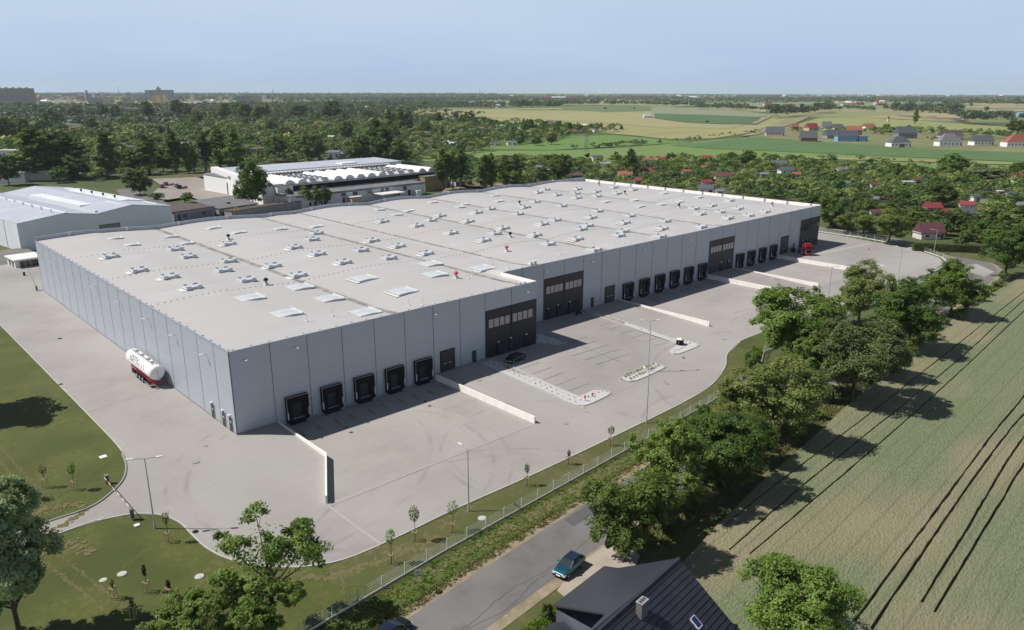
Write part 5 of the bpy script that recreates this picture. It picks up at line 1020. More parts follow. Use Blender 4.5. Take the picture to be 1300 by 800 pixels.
# small far houses of the town and plain: shared meshes
pr = []
for i, (a, b_) in enumerate((('white', 'orroof'), ('offw', 'redroof'), ('cream', 'greyroof'), ('white', 'whiteroof'), ('brick', 'orroof'), ('greywall', 'slate'))):
    e = empty('town_house', (0, 0, 0), 0); 
    bx(e, 'wall', M[a], -8, 8, -5, 5, -1, 6.5); q = MB(); q.side([(-5.6, 6.4), (5.6, 6.4), (0, 10.5)], -8.5, 8.5); q.build('roof', M[b_], e); pr.append((learn(e), f"tiny distant {['white','cream','cream','white','brick','grey'][i]} house with {['orange','red','grey','white','orange','dark'][i]} roof on the horizon plain"))
rng = random.Random(11)
fh = []
for k in range(84): fh.append((rng.uniform(45, 350), rng.uniform(121.6, 131)))
for k in range(118): fh.append((rng.uniform(590, 1310), rng.uniform(120.7, 124.6)))
for k in range(12): fh.append((rng.uniform(1060, 1130), rng.uniform(130, 133.5)))
for k in range(10): fh.append((rng.uniform(590, 640), rng.uniform(132, 137)))
for k in range(10): fh.append((rng.uniform(440, 495), rng.uniform(134, 140)))
used = set()
for (px, py) in fh:
    x, y = G(px, py, LOW); j = rng.randrange(len(pr)); e, lb = pr[j]
    c = e if j not in used else copy_tree(e); used.add(j)
    c.location = (x, y, LOW); c.rotation_euler.z = rng.uniform(0, 3.14); s_ = rng.uniform(.9, 2.0) if py < 125 else rng.uniform(.7, 1.3); c.scale = (s_*1.3, s_, s_)
    c['label'] = lb; c['category'] = 'house'; c['group'] = 'distant houses of one kind, '+lb.split(' on the')[0]
for j, (e, lb) in enumerate(pr):
    if j not in used: pass
# power pylon
x, y = G(744, 193, LOW); hp = height_at(x, y, LOW, 172)
PYL = empty('power_pylon', (x, y, LOW), -CYAW, 'lattice power pylon at the hedge between the green fields', 'pylon'); q = MB()
for sx in (-1, 1):
    for sy in (-1, 1): q.bar((sx*2.0, sy*2.0, 0), (sx*.5, sy*.5, hp), .14)
for k in range(6):
    z0 = hp*k/6; z1 = hp*(k+1)/6; a = 2-1.5*k/6; b_ = 2-1.5*(k+1)/6
    for s_ in (-1, 1): q.bar((-a, s_*a, z0), (b_, s_*b_, z1), .1); q.bar((a, s_*a, z0), (-b_, s_*b_, z1), .1)
q.build('lattice_tower', M['greyblue'], PYL); q = MB(); q.bar((-3.2, 0, hp-.4), (3.2, 0, hp-.4), .2); q.bar((-3.2, 0, hp-.4), (0, 0, hp+.9), .12); q.bar((3.2, 0, hp-.4), (0, 0, hp+.9), .12); q.build('cross_arm', M['greyblue'], PYL)
# --- dark-roofed house at the bottom of the picture
HZ = LOW+6.2
rA = G(862, 709, LOW+8.2); 
HS = empty('detached_house', (rA[0], rA[1], LOW), 0, 'house with dark tiled gable roof and small chimney at the bottom edge', 'house')
ex = Vector((G(862, 709, LOW+8.2)[0]-G(760, 800, LOW+8.2)[0], G(862, 709, LOW+8.2)[1]-G(760, 800, LOW+8.2)[1])).normalized()
HS.rotation_euler.z = math.atan2(ex.y, ex.x)
# local: +x along ridge towards the far gable, ridge at z 8.2
rz8 = 8.2; ev = 3.4; hw = 6.6; Lr = 22
tilt = (rz8-ev)/hw
q = MB(); q.side([(-hw+.5, 0), (1.5, 0), (1.5, rz8-2.2), (0, rz8-.4), (-hw+.5, ev+.2)], -Lr, -.5); q.build('wall', M['offw'], HS)
def slope_roof(s_, mt, nm):
    q = MB(); q.add([(-Lr-.4, 0, rz8), (0, 0, rz8), (0, s_*hw, ev), (-Lr-.4, s_*hw, ev), (-Lr-.4, 0, rz8-.22), (0, 0, rz8-.22), (0, s_*hw, ev-.22), (-Lr-.4, s_*hw, ev-.22)],
             [(0, 1, 2, 3) if s_ > 0 else (3, 2, 1, 0), (7, 6, 5, 4) if s_ > 0 else (4, 5, 6, 7), (0, 4, 5, 1), (1, 5, 6, 2), (2, 6, 7, 3), (3, 7, 4, 0)])
    o = q.build(nm, mt, HS)
    for k in range(1, 17):
        pass
    return o
rR = slope_roof(-1, M['rooftile'], 'roof'); rL = None
q = MB()
for k in range(1, 15):
    t = k/15; q.bar((-Lr, -hw*t, rz8-(rz8-ev)*t+.03), (0, -hw*t, rz8-(rz8-ev)*t+.03), .05, .07)
q.build('tile_course', M['rooftile'], rR)
q = MB(); q.bar((-Lr, 0, rz8+.03), (.05, 0, rz8+.03), .3, .14); q.build('ridge_tile', M['rooftile'], HS)
# chimney on the right slope
cxx = -8.4; yy_ = -1.1; zc_ = rz8-1.1*tilt
ch = bx(rR, 'chimney', mat('grey_brick_chimney', (0.16, 0.15, 0.15), .85, scale=4, col2=(0.11, 0.105, 0.11)), cxx-.5, cxx+.5, yy_-.3, yy_+.3, zc_-.6, rz8+.55)
bx(ch, 'chimney_cap', M['grey_kerb'], cxx-.55, cxx+.55, yy_-.35, yy_+.35, rz8+.55, rz8+.63)
for k in (-.3, 0, .3): bx(ch, 'flue', M['black'], cxx+k-.09, cxx+k+.09, yy_-.14, yy_+.14, rz8+.631, rz8+.66)
q = MB(); q.box(-11.6, -10.4, -5.2, -4.0, 0, .1); 
RA_ = HS.location+Vector((0, 0, rz8)); sc3 = Matrix.Rotation(HS.rotation_euler.z, 3, 'Z'); d1 = sc3 @ Vector((1, 0, 0)); d2 = sc3 @ Vector((0, -hw, ev-rz8)); n_r = d1.cross(d2)
def onright(px, py):
    d = Vector(_F+_R2*((px-650)/CF)+_U2*((400-py)/CF)); o_ = Vector(CPOS); p_ = o_+d*((RA_-o_).dot(n_r)/d.dot(n_r)); return Matrix.Rotation(-HS.rotation_euler.z, 3, 'Z') @ (p_-HS.location)
pc = onright(884, 791); t0 = -pc.y/hw-.07; t1 = t0+.14; xa = pc.x-.4; xb = pc.x+.4
sk = MB(); zz_ = lambda t, o: rz8-(rz8-ev)*t+o
sk.add([(xa, -hw*t0, zz_(t0, .12)), (xb, -hw*t0, zz_(t0, .12)), (xb, -hw*t1, zz_(t1, .12)), (xa, -hw*t1, zz_(t1, .12)), (xa, -hw*t0, zz_(t0, -.02)), (xb, -hw*t0, zz_(t0, -.02)), (xb, -hw*t1, zz_(t1, -.02)), (xa, -hw*t1, zz_(t1, -.02))], [(3, 2, 1, 0), (4, 5, 6, 7), (0, 1, 5, 4), (1, 2, 6, 5), (2, 3, 7, 6), (3, 0, 4, 7)])
so = sk.build('roof_window', M['offw'], rR)
g_ = MB(); g_.add([(xa+.08, -hw*(t0+.012), zz_(t0+.012, .14)), (xb-.08, -hw*(t0+.012), zz_(t0+.012, .14)), (xb-.08, -hw*(t1-.012), zz_(t1-.012, .14)), (xa+.08, -hw*(t1-.012), zz_(t1-.012, .14))], [(3, 2, 1, 0)]); g_.build('roof_pane', mat('blue_pane', (.02, .05, .17), .1), so)
# the roadside slope runs on as a long catslide; its outline lies in one plane through the ridge
ROT = Matrix.Rotation(-HS.rotation_euler.z, 3, 'Z')
def loc_(p): return ROT @ (Vector(p)-HS.location)
A3_ = Vector((*G(864, 708, LOW+8.2), LOW+8.2)); B3_ = Vector((*G(752, 800, LOW+8.2), LOW+8.2)); C3_ = Vector((*G(702, 768, LOW+3.5), LOW+3.5)); nP = (B3_-A3_).cross(C3_-A3_)
def onplane(px, py):
    d = Vector(_F+_R2*((px-650)/CF)+_U2*((400-py)/CF)); o_ = Vector(CPOS); return o_+d*((A3_-o_).dot(nP)/d.dot(nP))
out_ = [loc_(onplane(*p)) for p in ((864, 708), (785, 721), (767, 718.5), (702, 768), (769, 779), (735, 814))]
q = MB(); n6 = len(out_); q.add([tuple(p) for p in out_]+[(p.x, p.y, p.z-.2) for p in out_], [tuple(range(n6)), tuple(range(2*n6-1, n6-1, -1))]+[(i, i+n6, (i+1) % n6+n6, (i+1) % n6) for i in range(n6)]); q.build('catslide_roof', M['rooftile'], HS)
e1, e2, e3 = out_[2], out_[3], out_[4]; c_ = (e1+e2+e3)/3
ins = lambda p, k=.9: (c_.x+(p.x-c_.x)*k, c_.y+(p.y-c_.y)*k)
wp = [ins(e1), ins(e2), ins(e3), (out_[0].x-3, out_[0].y+.8)]
q = MB(); zmin = min(e1.z, e2.z, e3.z); q.prism([ins(e1), ins(e2), ins(e3)], 0, zmin-.22); q.build('wing_wall', M['slate'], HS)
p1_ = loc_((*G(770, 779, LOW+2.9), LOW+2.9)); p2_ = loc_((*G(697, 792, LOW+2.5), LOW+2.5)); p3_ = loc_((*G(660, 830, LOW+2.2), LOW+2.2)); p4_ = loc_((*G(735, 830, LOW+2.9), LOW+2.9))
q = MB(); vs_ = [p1_, p2_, p3_, p4_]; q.add([tuple(p) for p in vs_]+[(p.x, p.y, p.z-.2) for p in vs_], [(0, 1, 2, 3), (7, 6, 5, 4), (0, 4, 5, 1), (1, 5, 6, 2), (2, 6, 7, 3), (3, 7, 4, 0)]); q.build('porch_roof', M['rooftile'], HS)

# ================================================================== VEHICLES
def carpaint(name, col):
    m = bpy.data.materials.new(name); m.use_nodes = True; b = m.node_tree.nodes['Principled BSDF']
    b.inputs['Base Color'].default_value = (*col, 1); b.inputs['Metallic'].default_value = .35; b.inputs['Roughness'].default_value = .32
    b.inputs['Coat Weight'].default_value = .6; b.inputs['Coat Roughness'].default_value = .06
    return m
M['teal'] = carpaint('teal_car_paint', (0.01, 0.09, 0.12)); M['navy'] = carpaint('dark_blue_roof_paint', (0.015, 0.03, 0.07)); M['blackcar'] = carpaint('black_car_paint', (0.008, 0.008, 0.01))
M['headlamp'] = mat('headlamp_glass', (.6, .62, .64), .12, spec=.8)
def wheel(parent, x, y, r, wd, side):
    q = MB(); q.cyl((x, y-wd/2, r), (x, y+wd/2, r), r, r, 18); o = q.build('wheel', M['black'], parent)
    g_ = MB(); ys = y+side*(wd/2); g_.cyl((x, ys-side*.02, r), (x, ys+side*.025, r), r*.62, r*.58, 12); g_.build('rim', M['steel'], o); return o
def car(name, label, cat, stations, Wd, paint, roofp, belt, wheels_x, rwh, glass_z, loc, rz, hatch=True):
    """stations: (x, z_bottom, z_top_of_bonnet/boot line, half width) for the lower body; glass_z: (x,z,halfwidth) outline of the cabin"""
    e = empty(name, loc, rz, label, cat)
    q = MB(); rings = []
    for (x, zb, zt_, hw) in stations:
        rings.append([(x, -hw*.9, zb), (x, hw*.9, zb), (x, hw, zb+.18), (x, hw, (zb+zt_)/2+.05), (x, hw*.93, zt_-.03), (x, hw*.8, zt_), (x, -hw*.8, zt_), (x, -hw*.93, zt_-.03), (x, -hw, (zb+zt_)/2+.05), (x, -hw, zb+.18)])
    q.loft(rings); b_ = q.build('body', paint, e, smooth=False)
    md = b_.modifiers.new('bevel', 'BEVEL'); md.width = .05; md.segments = 2; md.limit_method = 'ANGLE'; md.angle_limit = R(25)
    # cabin (glass) and roof skin
    xb0, xr0, xr1, xb1 = glass_z['x']; zr = glass_z['z']; hb = Wd/2*.92; hr = Wd/2*.74
    q = MB(); q.loft([[(xb0, -hb, belt), (xb0, hb, belt), (xb1, hb, belt), (xb1, -hb, belt)], [(xr0, -hr, zr-.04), (xr0, hr, zr-.04), (xr1, hr, zr-.04), (xr1, -hr, zr-.04)]])
    gl = q.build('windows', M['pane'], e)
    q = MB(); q.loft([[(xr0-.05, -hr-.02, zr-.05), (xr0-.05, hr+.02, zr-.05), (xr1+.05, hr+.02, zr-.05), (xr1+.05, -hr-.02, zr-.05)], [(xr0+.15, -hr+.1, zr), (xr0+.15, hr-.1, zr), (xr1-.15, hr-.1, zr), (xr1-.15, -hr+.1, zr)]])
    q.build('roof', roofp, e)
    for s_ in (-1, 1):
        q = MB()
        q.bar((xb0, s_*hb, belt), (xr0, s_*hr, zr-.03), .07); q.bar((xb1, s_*hb, belt), (xr1, s_*hr, zr-.03), .09)
        xm = (xr0+xr1)/2; q.bar((xm, s_*(hb+.01), belt), (xm, s_*(hr+.01), zr-.04), .06); q.build('window_pillar', paint, e)
        m_ = MB(); m_.box(xb1-.45, xb1-.25, min(s_*hb, s_*(hb+.2)), max(s_*hb, s_*(hb+.2)), belt+.02, belt+.15); m_.build('wing_mirror', paint, e)
        for wx in wheels_x: wheel(e, wx, s_*(Wd/2-.1), rwh, .2, s_)
        xf = stations[-1][0]; zf = stations[-1][2]; h_ = MB(); h_.box(xf-.25, xf+.02, s_*Wd*.36-.17, s_*Wd*.36+.17, zf-.2, zf-.03); h_.build('headlight', M['headlamp'], e)
        xf = stations[0][0]; zf = stations[0][2]; h_ = MB(); h_.box(xf-.02, xf+.15, s_*Wd*.4-.1, s_*Wd*.4+.1, zf-.32, zf-.05); h_.build('tail_light', M['red'], e)
    xf = stations[-1][0]; q = MB(); q.box(xf-.02, xf+.05, -.26, .26, .38, .49); q.build('number_plate', M['white'], e)
    q = MB(); q.box(xf-.1, xf+.045, -Wd*.42, Wd*.42, .26, .37); q.build('bumper', M['black'] if hatch else paint, e)
    return e
def heading(p, q): return math.atan2(q[1]-p[1], q[0]-p[0])
# teal hatchback: front towards the lower left of the picture
fr_ = G(712, 732, LOW); bk_ = G(737, 711, LOW)
cx_, cy_ = G(722, 724, LOW); 
car('parked_car', 'teal three-door hatchback parked on the sandy roadside by the dark-roofed house', 'car', [(-1.88, .32, .98, .72), (-1.75, .22, 1.0, .8), (-1.0, .2, .98, .83), (.3, .2, .96, .84), (.75, .2, .93, .83), (1.5, .22, .8, .8), (1.85, .3, .66, .7)], 1.66, M['teal'], M['navy'], .93, (-1.2, 1.22), .3,
    dict(x=(-1.84, -1.35, .1, .85), z=1.43), (*G(722, 724, LOW), LOW), heading(bk_, fr_)).scale = (1.1, 1.1, 1.1)
car('parked_car', 'black saloon car parked at the dark entrance block of the wing', 'car', [(-2.3, .35, .95, .7), (-2.15, .25, 1.0, .8), (-1.2, .2, 1.0, .87), (.6, .2, .96, .88), (1.1, .2, .94, .87), (2.0, .22, .84, .83), (2.3, .32, .7, .72)], 1.76, M['blackcar'], M['blackcar'], .96, (-1.4, 1.42), .33,
    dict(x=(-1.95, -1.15, .35, 1.2), z=1.42), (53.6, -4.6, zt(53.6, -4.6)), math.pi+.05, False)
f_ = (*G(497, 808, LOW), LOW)
car('parked_car', 'black car at the bottom picture edge, half on the road verge', 'car', [(-2.15, .35, .95, .7), (-2.0, .25, 1.0, .8), (-1.2, .2, 1.0, .86), (.6, .2, .96, .87), (1.1, .2, .94, .86), (1.9, .22, .84, .82), (2.15, .32, .7, .72)], 1.74, M['blackcar'], M['navy'], .96, (-1.3, 1.35), .33,
    dict(x=(-2.0, -1.35, .3, 1.1), z=1.44), f_, heading(G(470, 830, LOW), G(520, 795, LOW))+.05, False)
# tanker trailer beside the west wall
TK = empty('tank_trailer', (-1.85, 34.0, 0), R(-90), 'white silo tank trailer with red frame and dark lettering, parked beside the left warehouse wall', 'trailer')
TK.scale = (1.16, 1.08, 1.12)
tl0, tl1, tr_, tz = -5.4, 5.3, 1.25, 2.45
q = MB(); rings = []
for (x, r_) in ((tl0-.45, .45), (tl0-.28, .9), (tl0, 1.2), (tl0+.5, tr_), (tl1-.5, tr_), (tl1, 1.22), (tl1+.3, .95), (tl1+.42, .5)):
    rings.append([(x, r_*math.cos(2*math.pi*k/28), tz+r_*math.sin(2*math.pi*k/28)) for k in range(28)])
q.loft(rings); tank = q.build('tank', M['white'], TK, smooth=True)
q = MB()
for s_ in (-1, 1): q.box(tl0+.4, tl1-.1, s_*.55-.09, s_*.55+.09, .95, 1.2)
for x in (-4.4, -2, 0, 2, 4, 5.1): q.box(x-.08, x+.08, -.85, .85, 1.0, 1.12)
q.build('frame', M['red'], TK)
bx(TK, 'equipment_box', M['black'], -3.4, -2.0, -1.15, -.75, .5, 1.0); bx(TK, 'equipment_box', M['black'], 3.6, 4.8, -1.15, -.75, .5, 1.0)
bx(TK, 'rear_bumper', M['red'], 5.3, 5.5, -1.15, 1.15, .78, .93); bx(TK, 'side_rail', M['red'], -4.6, 5.2, .86, .92, 1.0, 1.12); bx(TK, 'side_rail', M['red'], -4.6, 5.2, -.92, -.86, 1.0, 1.12)
for s_ in (-1, 1):
    for x in (-2.2, -.9, .4): wheel(TK, x+1.2, s_*1.02, .5, .36, s_)
    q = MB(); q.box(-4.2, -4.0, s_*.8-.1, s_*.8+.1, .05, .95); q.box(-4.35, -3.85, s_*.8-.2, s_*.8+.2, 0, .06); q.build('landing_leg', M['steel'], TK)
    bx(TK, 'side_guard', M['steel'], 2.4, 4.9, s_*1.2-.03, s_*1.2+.03, .45, .6); bx(TK, 'mudguard', M['black'], -1.6, 2.4, s_*1.0-.2, s_*1.0+.2, 1.03, 1.09)
    bx(TK, 'tail_light', M['red'], 5.5, 5.53, s_*1.0-.14, s_*1.0+.14, .8, .95)
q = MB(); q.box(-4.6, 4.6, -.42, .42, tz+tr_-.02, tz+tr_+.05); wk = q.build('walkway', M['offw'], TK)
q = MB()
for s_ in (-.5, .5):
    q.bar((-4.6, s_, tz+tr_+.5), (4.6, s_, tz+tr_+.5), .05)
    for k in range(9): q.bar((-4.6+k*1.15, s_, tz+tr_-.1), (-4.6+k*1.15, s_, tz+tr_+.5), .04)
q.build('handrail', M['steel'], TK)
for x in (-3.2, -.6, 2.0, 3.9): q = MB(); q.cyl((x, 0, tz+tr_), (x, 0, tz+tr_+.25), .3, .3, 12); q.build('hatch', M['steel'], TK)
q = MB(); q.bar((tl1+.46, 0, 1.3), (tl1+.46, 0, tz+.9), .1); q.cyl((tl1+.3, 0, tz+.15), (tl1+.52, 0, tz+.15), .16, .16, 10); q.build('discharge_pipe', M['offw'], TK)
q = MB(); q.bar((4.7, .35, tz+tr_+.3), (5.6, .35, 1.1), .05); q.bar((4.7, -.35, tz+tr_+.3), (5.6, -.35, 1.1), .05)
for k in range(7): t = k/7; q.bar((4.75+.85*t, -.35, tz+tr_+.1-2.4*t), (4.75+.85*t, .35, tz+tr_+.1-2.4*t), .04)
q.build('ladder', M['steel'], TK)
# lettering wrapped on the flank that faces the drive
M['ink'] = mat('dark_blue_lettering', (0.06, 0.07, 0.13), .5)
def text_mesh(body, size, mt, parent, name='lettering', bold=0.02):
    cu = bpy.data.curves.new(name, 'FONT'); cu.body = body; cu.size = size; cu.align_x = 'CENTER'; cu.align_y = 'CENTER'; cu.extrude = .004; cu.offset = bold; cu.resolution_u = 3
    to = bpy.data.objects.new(name, cu); COL.objects.link(to); dg = bpy.context.evaluated_depsgraph_get(); me = bpy.data.meshes.new_from_object(to.evaluated_get(dg)); bpy.data.objects.remove(to)
    me.materials.clear(); me.materials.append(mt); return me
me = text_mesh('HOFFMANN', 1.3, M['ink'], tank, bold=.05)
for v_ in me.vertices:
    a_ = .5+v_.co.y/tr_                       # angle above the horizontal on the -y flank
    r_ = tr_+.012+v_.co.z
    v_.co = Vector((v_.co.x*.95-.3, -r_*math.cos(a_), tz+r_*math.sin(a_)))
o = link('lettering', me, tank)
# red tractor unit
TR = empty('tractor_unit', (190.6, 5.2, zt(190.6, 5.2)), R(-128), 'red truck tractor unit without trailer, parked by the last dark entrance block', 'truck')
q = MB(); q.loft([[(x, -1.22, z0), (x, 1.22, z0), (x, 1.22, z1), (x, -1.22, z1)] for x, z0, z1 in ((.55, .9, 3.1), (.9, .9, 3.45), (2.2, .6, 3.4), (2.75, .45, 2.0), (2.85, .45, 1.3))]); cb_ = q.build('cab', M['red'], TR)
q = MB(); q.add([(2.33, -1.05, 3.05), (2.33, 1.05, 3.05), (2.78, 1.05, 2.05), (2.78, -1.05, 2.05)], [(0, 1, 2, 3), (3, 2, 1, 0)]); q.build('windscreen', M['pane'], cb_)
bx(TR, 'roof_fairing', M['red'], .7, 2.0, -1.1, 1.1, 3.42, 3.75)
for s_ in (-1, 1):
    bx(cb_, 'side_window', M['pane'], 1.5, 2.3, s_*1.23-.01, s_*1.23+.01, 1.95, 2.75); bx(TR, 'wing_mirror', M['black'], 2.4, 2.55, s_*1.42-.12, s_*1.42+.12, 1.9, 2.7); bx(TR, 'headlight', M['headlamp'], 2.8, 2.9, s_*.9-.22, s_*.9+.22, .75, 1.0); bx(TR, 'fuel_tank', M['chrome'], -1.3, .3, s_*1.05-.25, s_*1.05+.25, .5, 1.05)
    wheel(TR, 1.9, s_*1.0, .5, .32, s_); wheel(TR, -2.0, s_*.95, .5, .5, s_); bx(TR, 'mudguard', M['black'], -2.6, -1.4, s_*.95-.28, s_*.95+.28, 1.05, 1.1); bx(TR, 'side_deflector', M['white'], .2, .54, s_*1.2-.03, s_*1.2+.03, 1.2, 3.2)
bx(TR, 'chassis', M['black'], -3.0, .6, -.5, .5, .65, .95); q = MB(); q.cyl((-1.9, 0, .96), (-1.9, 0, 1.12), .55, .55, 14); q.build('fifth_wheel', M['steel'], TR); bx(TR, 'grille', M['black'], 2.86, 2.9, -.8, .8, .9, 1.7); bx(TR, 'bumper', M['red'], 2.6, 2.95, -1.22, 1.22, .35, .7)

# ================================================================== STREET FURNITURE
def lamp(px, py, h_, arms, label, hd=0.0, z=None, name='lamp_post'):
    z = LOW if z is None else z; x, y = G(px, py, z); z0 = zt(x, y)
    e = empty(name, (x, y, z0), hd, label, 'lamp post')
    q = MB(); q.cyl((0, 0, 0), (0, 0, h_), .1, .055, 10); q.cyl((0, 0, 0), (0, 0, .9), .14, .12, 10); q.build('pole', M['polegrey'], e)
    for a in arms:
        q = MB(); d = Vector((math.cos(a), math.sin(a), 0)); p1 = d*1.25+Vector((0, 0, h_+.12)); q.bar((0, 0, h_-.03), p1, .07); ar = q.build('arm', M['polegrey'], e)
        q = MB(); q.bar(p1, p1+d*.75+Vector((0, 0, .05)), .3, .1); q.build('lamp_head', M['offw'], ar)
    return e
r_ang = -CYAW
lamp(197, 672, 9.3, [r_ang+.15, r_ang+math.pi+.3], 'tall lamp post with two arms on the lawn beside the entrance drive', z=zt(-18, -19))
lamp(595, 649, 8.6, [r_ang+math.pi-.9], 'tall single-arm lamp post on the grass strip between yard and fence')
lamp(822.7, 471.2, 10, [r_ang+.35, r_ang+math.pi-.1], 'tall lamp post with two arms in the planted parking island', z=LOW*.9)
lamp(820.5, 537, 8.8, [r_ang+1.9], 'lamp post at the yard edge, standing in line below the parking island')
lamp(1140, 354, 9, [r_ang+2.2, r_ang-.9], 'lamp post in the far yard beyond the big roadside trees')
lamp(1051, 383, 9, [r_ang+.2, r_ang+3.3], 'lamp post half hidden behind the roadside tree crowns')
lamp(984, 402, 9, [r_ang+2.8], 'lamp post near the end of the six-door dock wall')
lamp(1185.3, 322.5, 8, [r_ang+2.8], 'street lamp on the grass before the clipped hedge', name='street_lamp')
lamp(658, 232, 8, [r_ang+2.8], 'street lamp behind the rear warehouse parapet, at the poplars', name='street_lamp')
# boom barriers
def boom(pa, pb, label, up=None):
    za = zt(*pa); e = empty('boom_barrier', (pa[0], pa[1], za), math.atan2(pb[1]-pa[1], pb[0]-pa[0]), label, 'barrier'); L_ = math.dist(pa, pb)
    q = MB(); q.box(-.2, .2, -.2, .2, 0, 1.15); q.build('drive_post', M['slate'], e); bx(e, 'post_cap', M['greyblue'], -.24, .24, -.24, .24, 1.151, 1.25)
    n_ = 12; ang = up or 0
    q = MB()
    for k in range(n_):
        a = L_*k/n_; b_ = L_*(k+1)/n_; q.mi = k % 2
        q.bar((a*math.cos(ang), -.28, .95+a*math.sin(ang)), (b_*math.cos(ang), -.28, .95+b_*math.sin(ang)), .06, .09)
    q.build('boom', [M['offw'], M['orroof']], e)
    return e
e = boom((-18.9, -2.6), (-18.9, -13.3), 'closed red and white boom barrier across the entrance drive'); bx(e, 'rest_post', M['slate'], 10.55, 10.95, -.48, -.08, -.25, .93)
boom((-1.2, 118.8), (-7, 119.5), 'raised red and white boom barrier at the far left warehouse corner', up=R(78))
x, y = G(31, 350, 0); e = empty('boom_barrier', (x, y, zt(x, y)), R(-6), 'white closed barrier arm between the gatehouse and the warehouse corner', 'barrier'); bx(e, 'drive_post', M['black'], -.25, .25, -.25, .25, 0, 1.2); bx(e, 'boom', M['white'], .26, 7, -.06, .06, .95, 1.08)
# fences
M['fence'] = mat('pale_green_fence_steel', (0.55, 0.6, 0.58), .6, .1)
def fence(path, label, sp=3.05, h_=1.45, mesh=True, zfun=zt):
    e = empty('mesh_fence', (path[0][0], path[0][1], 0), 0, label, 'fence'); ox, oy = path[0]
    pts_ = [path[0]]; 
    for i in range(len(path)-1):
        L_ = math.dist(path[i], path[i+1]); n_ = max(1, round(L_/sp))
        for k in range(1, n_+1): pts_.append((path[i][0]+(path[i+1][0]-path[i][0])*k/n_, path[i][1]+(path[i+1][1]-path[i][1])*k/n_))
    q = MB(); w_ = MB(); many = len(pts_) > 98
    for i, p in enumerate(pts_):
        z0 = zfun(*p); pm = MB(); pm.box(p[0]-ox-.05, p[0]-ox+.05, p[1]-oy-.05, p[1]-oy+.05, z0-.1, z0+h_+.12); pm.build('fence_post', M['fence'], e)
        if i:
            a = pts_[i-1]; za = zfun(*a); A = Vector((a[0]-ox, a[1]-oy, za)); B = Vector((p[0]-ox, p[1]-oy, z0)); up = Vector((0, 0, 1))
            q.bar(A+up*.1, B+up*.1, .06, .22)
            for hh in (.25, .55, .85, 1.15, h_): w_.bar(A+up*hh, B+up*hh, .018)
            n_ = 12
            for k in range(1, n_): C_ = A.lerp(B, k/n_); w_.bar(C_+up*.22, C_+up*h_, .009)
    q.build('base_board', M['concrete'], e); w_.build('wire_mesh', M['fence'], e); return e
fence([(-40, -47.6), (-13.4, -45.6), (5.6, -44.0), (24.4, -43.0), (43.5, -42.0), (65, -40.6), (80.5, -39.0), (88, -37.4), (96, -33.6), (121, -33.2), (150, -33.6), (180, -33.4), (200, -33.2)], 'long pale wire mesh fence on a concrete base board along the grass strip')
fence([(203, -33.0), (214, -30.6), (222.5, -25.6), (229, -17.5), (232.6, -8.3), (232.6, 12), (234, 40)], 'wire mesh fence around the far end of the yard by the side road')
kerb([(190, -30.8), (200, -30.8), (214, -29.4), (222.8, -25.0)], .5, .35, 'low_kerb_wall')
# saplings with three stakes
def sapling(px, py, ty, wpx, mt, label, dens=1.0, zz=LOW, bare=False):
    x, y = G(px, py, zz); z0 = zt(x, y); k = PX(x, y, z0)[2]; h_ = height_at(x, y, z0, ty); r_ = wpx*k/CF/2
    e = empty('sapling', (x, y, z0), 0, label, 'young tree'); q = MB(); q.cyl((0, 0, 0), (0.05, 0, h_*.8), .05, .02, 6)
    rr_ = random.Random(int(px*7+py))
    if bare:
        for _ in range(9): a_ = rr_.uniform(0, 6.3); q.bar((0, 0, h_*rr_.uniform(.5, .75)), (r_*math.cos(a_), r_*math.sin(a_), h_*rr_.uniform(.8, 1)), .025)
    q.build('trunk', M['bark'], e)
    for a_ in (0.4, 2.5, 4.6):
        s_ = MB(); s_.cyl((.38*math.cos(a_), .38*math.sin(a_), -.1), (.36*math.cos(a_), .36*math.sin(a_), 1.35), .045, .045, 6); s_.build('stake', M['wood'], e)
    s_ = MB(); c3 = [(.37*math.cos(a_), .37*math.sin(a_), 1.28) for a_ in (0.4, 2.5, 4.6)]
    for i in range(3): s_.bar(c3[i], c3[(i+1) % 3], .06, .09)
    s_.build('stake_brace', M['wood'], e)
    me = leaf_mesh('crown', [(0, 0, h_*.78, r_*.85, h_*.22)], int(300*dens), .13, rr_.randint(0, 999), mt); link('crown', me, e)
def leaf_mesh(name, lobes, n_, ls, seed, mt, up=.45, flat=.8):
    rg = np.random.default_rng(seed); lob = np.array(lobes, float); w_ = lob[:, 3]**2*lob[:, 4]; w_ = w_/w_.sum()
    idx = rg.choice(len(lob), n_, p=w_); d = rg.normal(size=(n_, 3)); d /= np.linalg.norm(d, axis=1)[:, None]
    rad = rg.uniform(.35, 1, n_)**.5
    c = lob[idx]; off = d*rad[:, None]*np.stack([c[:, 3], c[:, 3], c[:, 4]], 1); pos = c[:, :3]+off
    return quads(name, pos, d, ls, rg, mt, up)
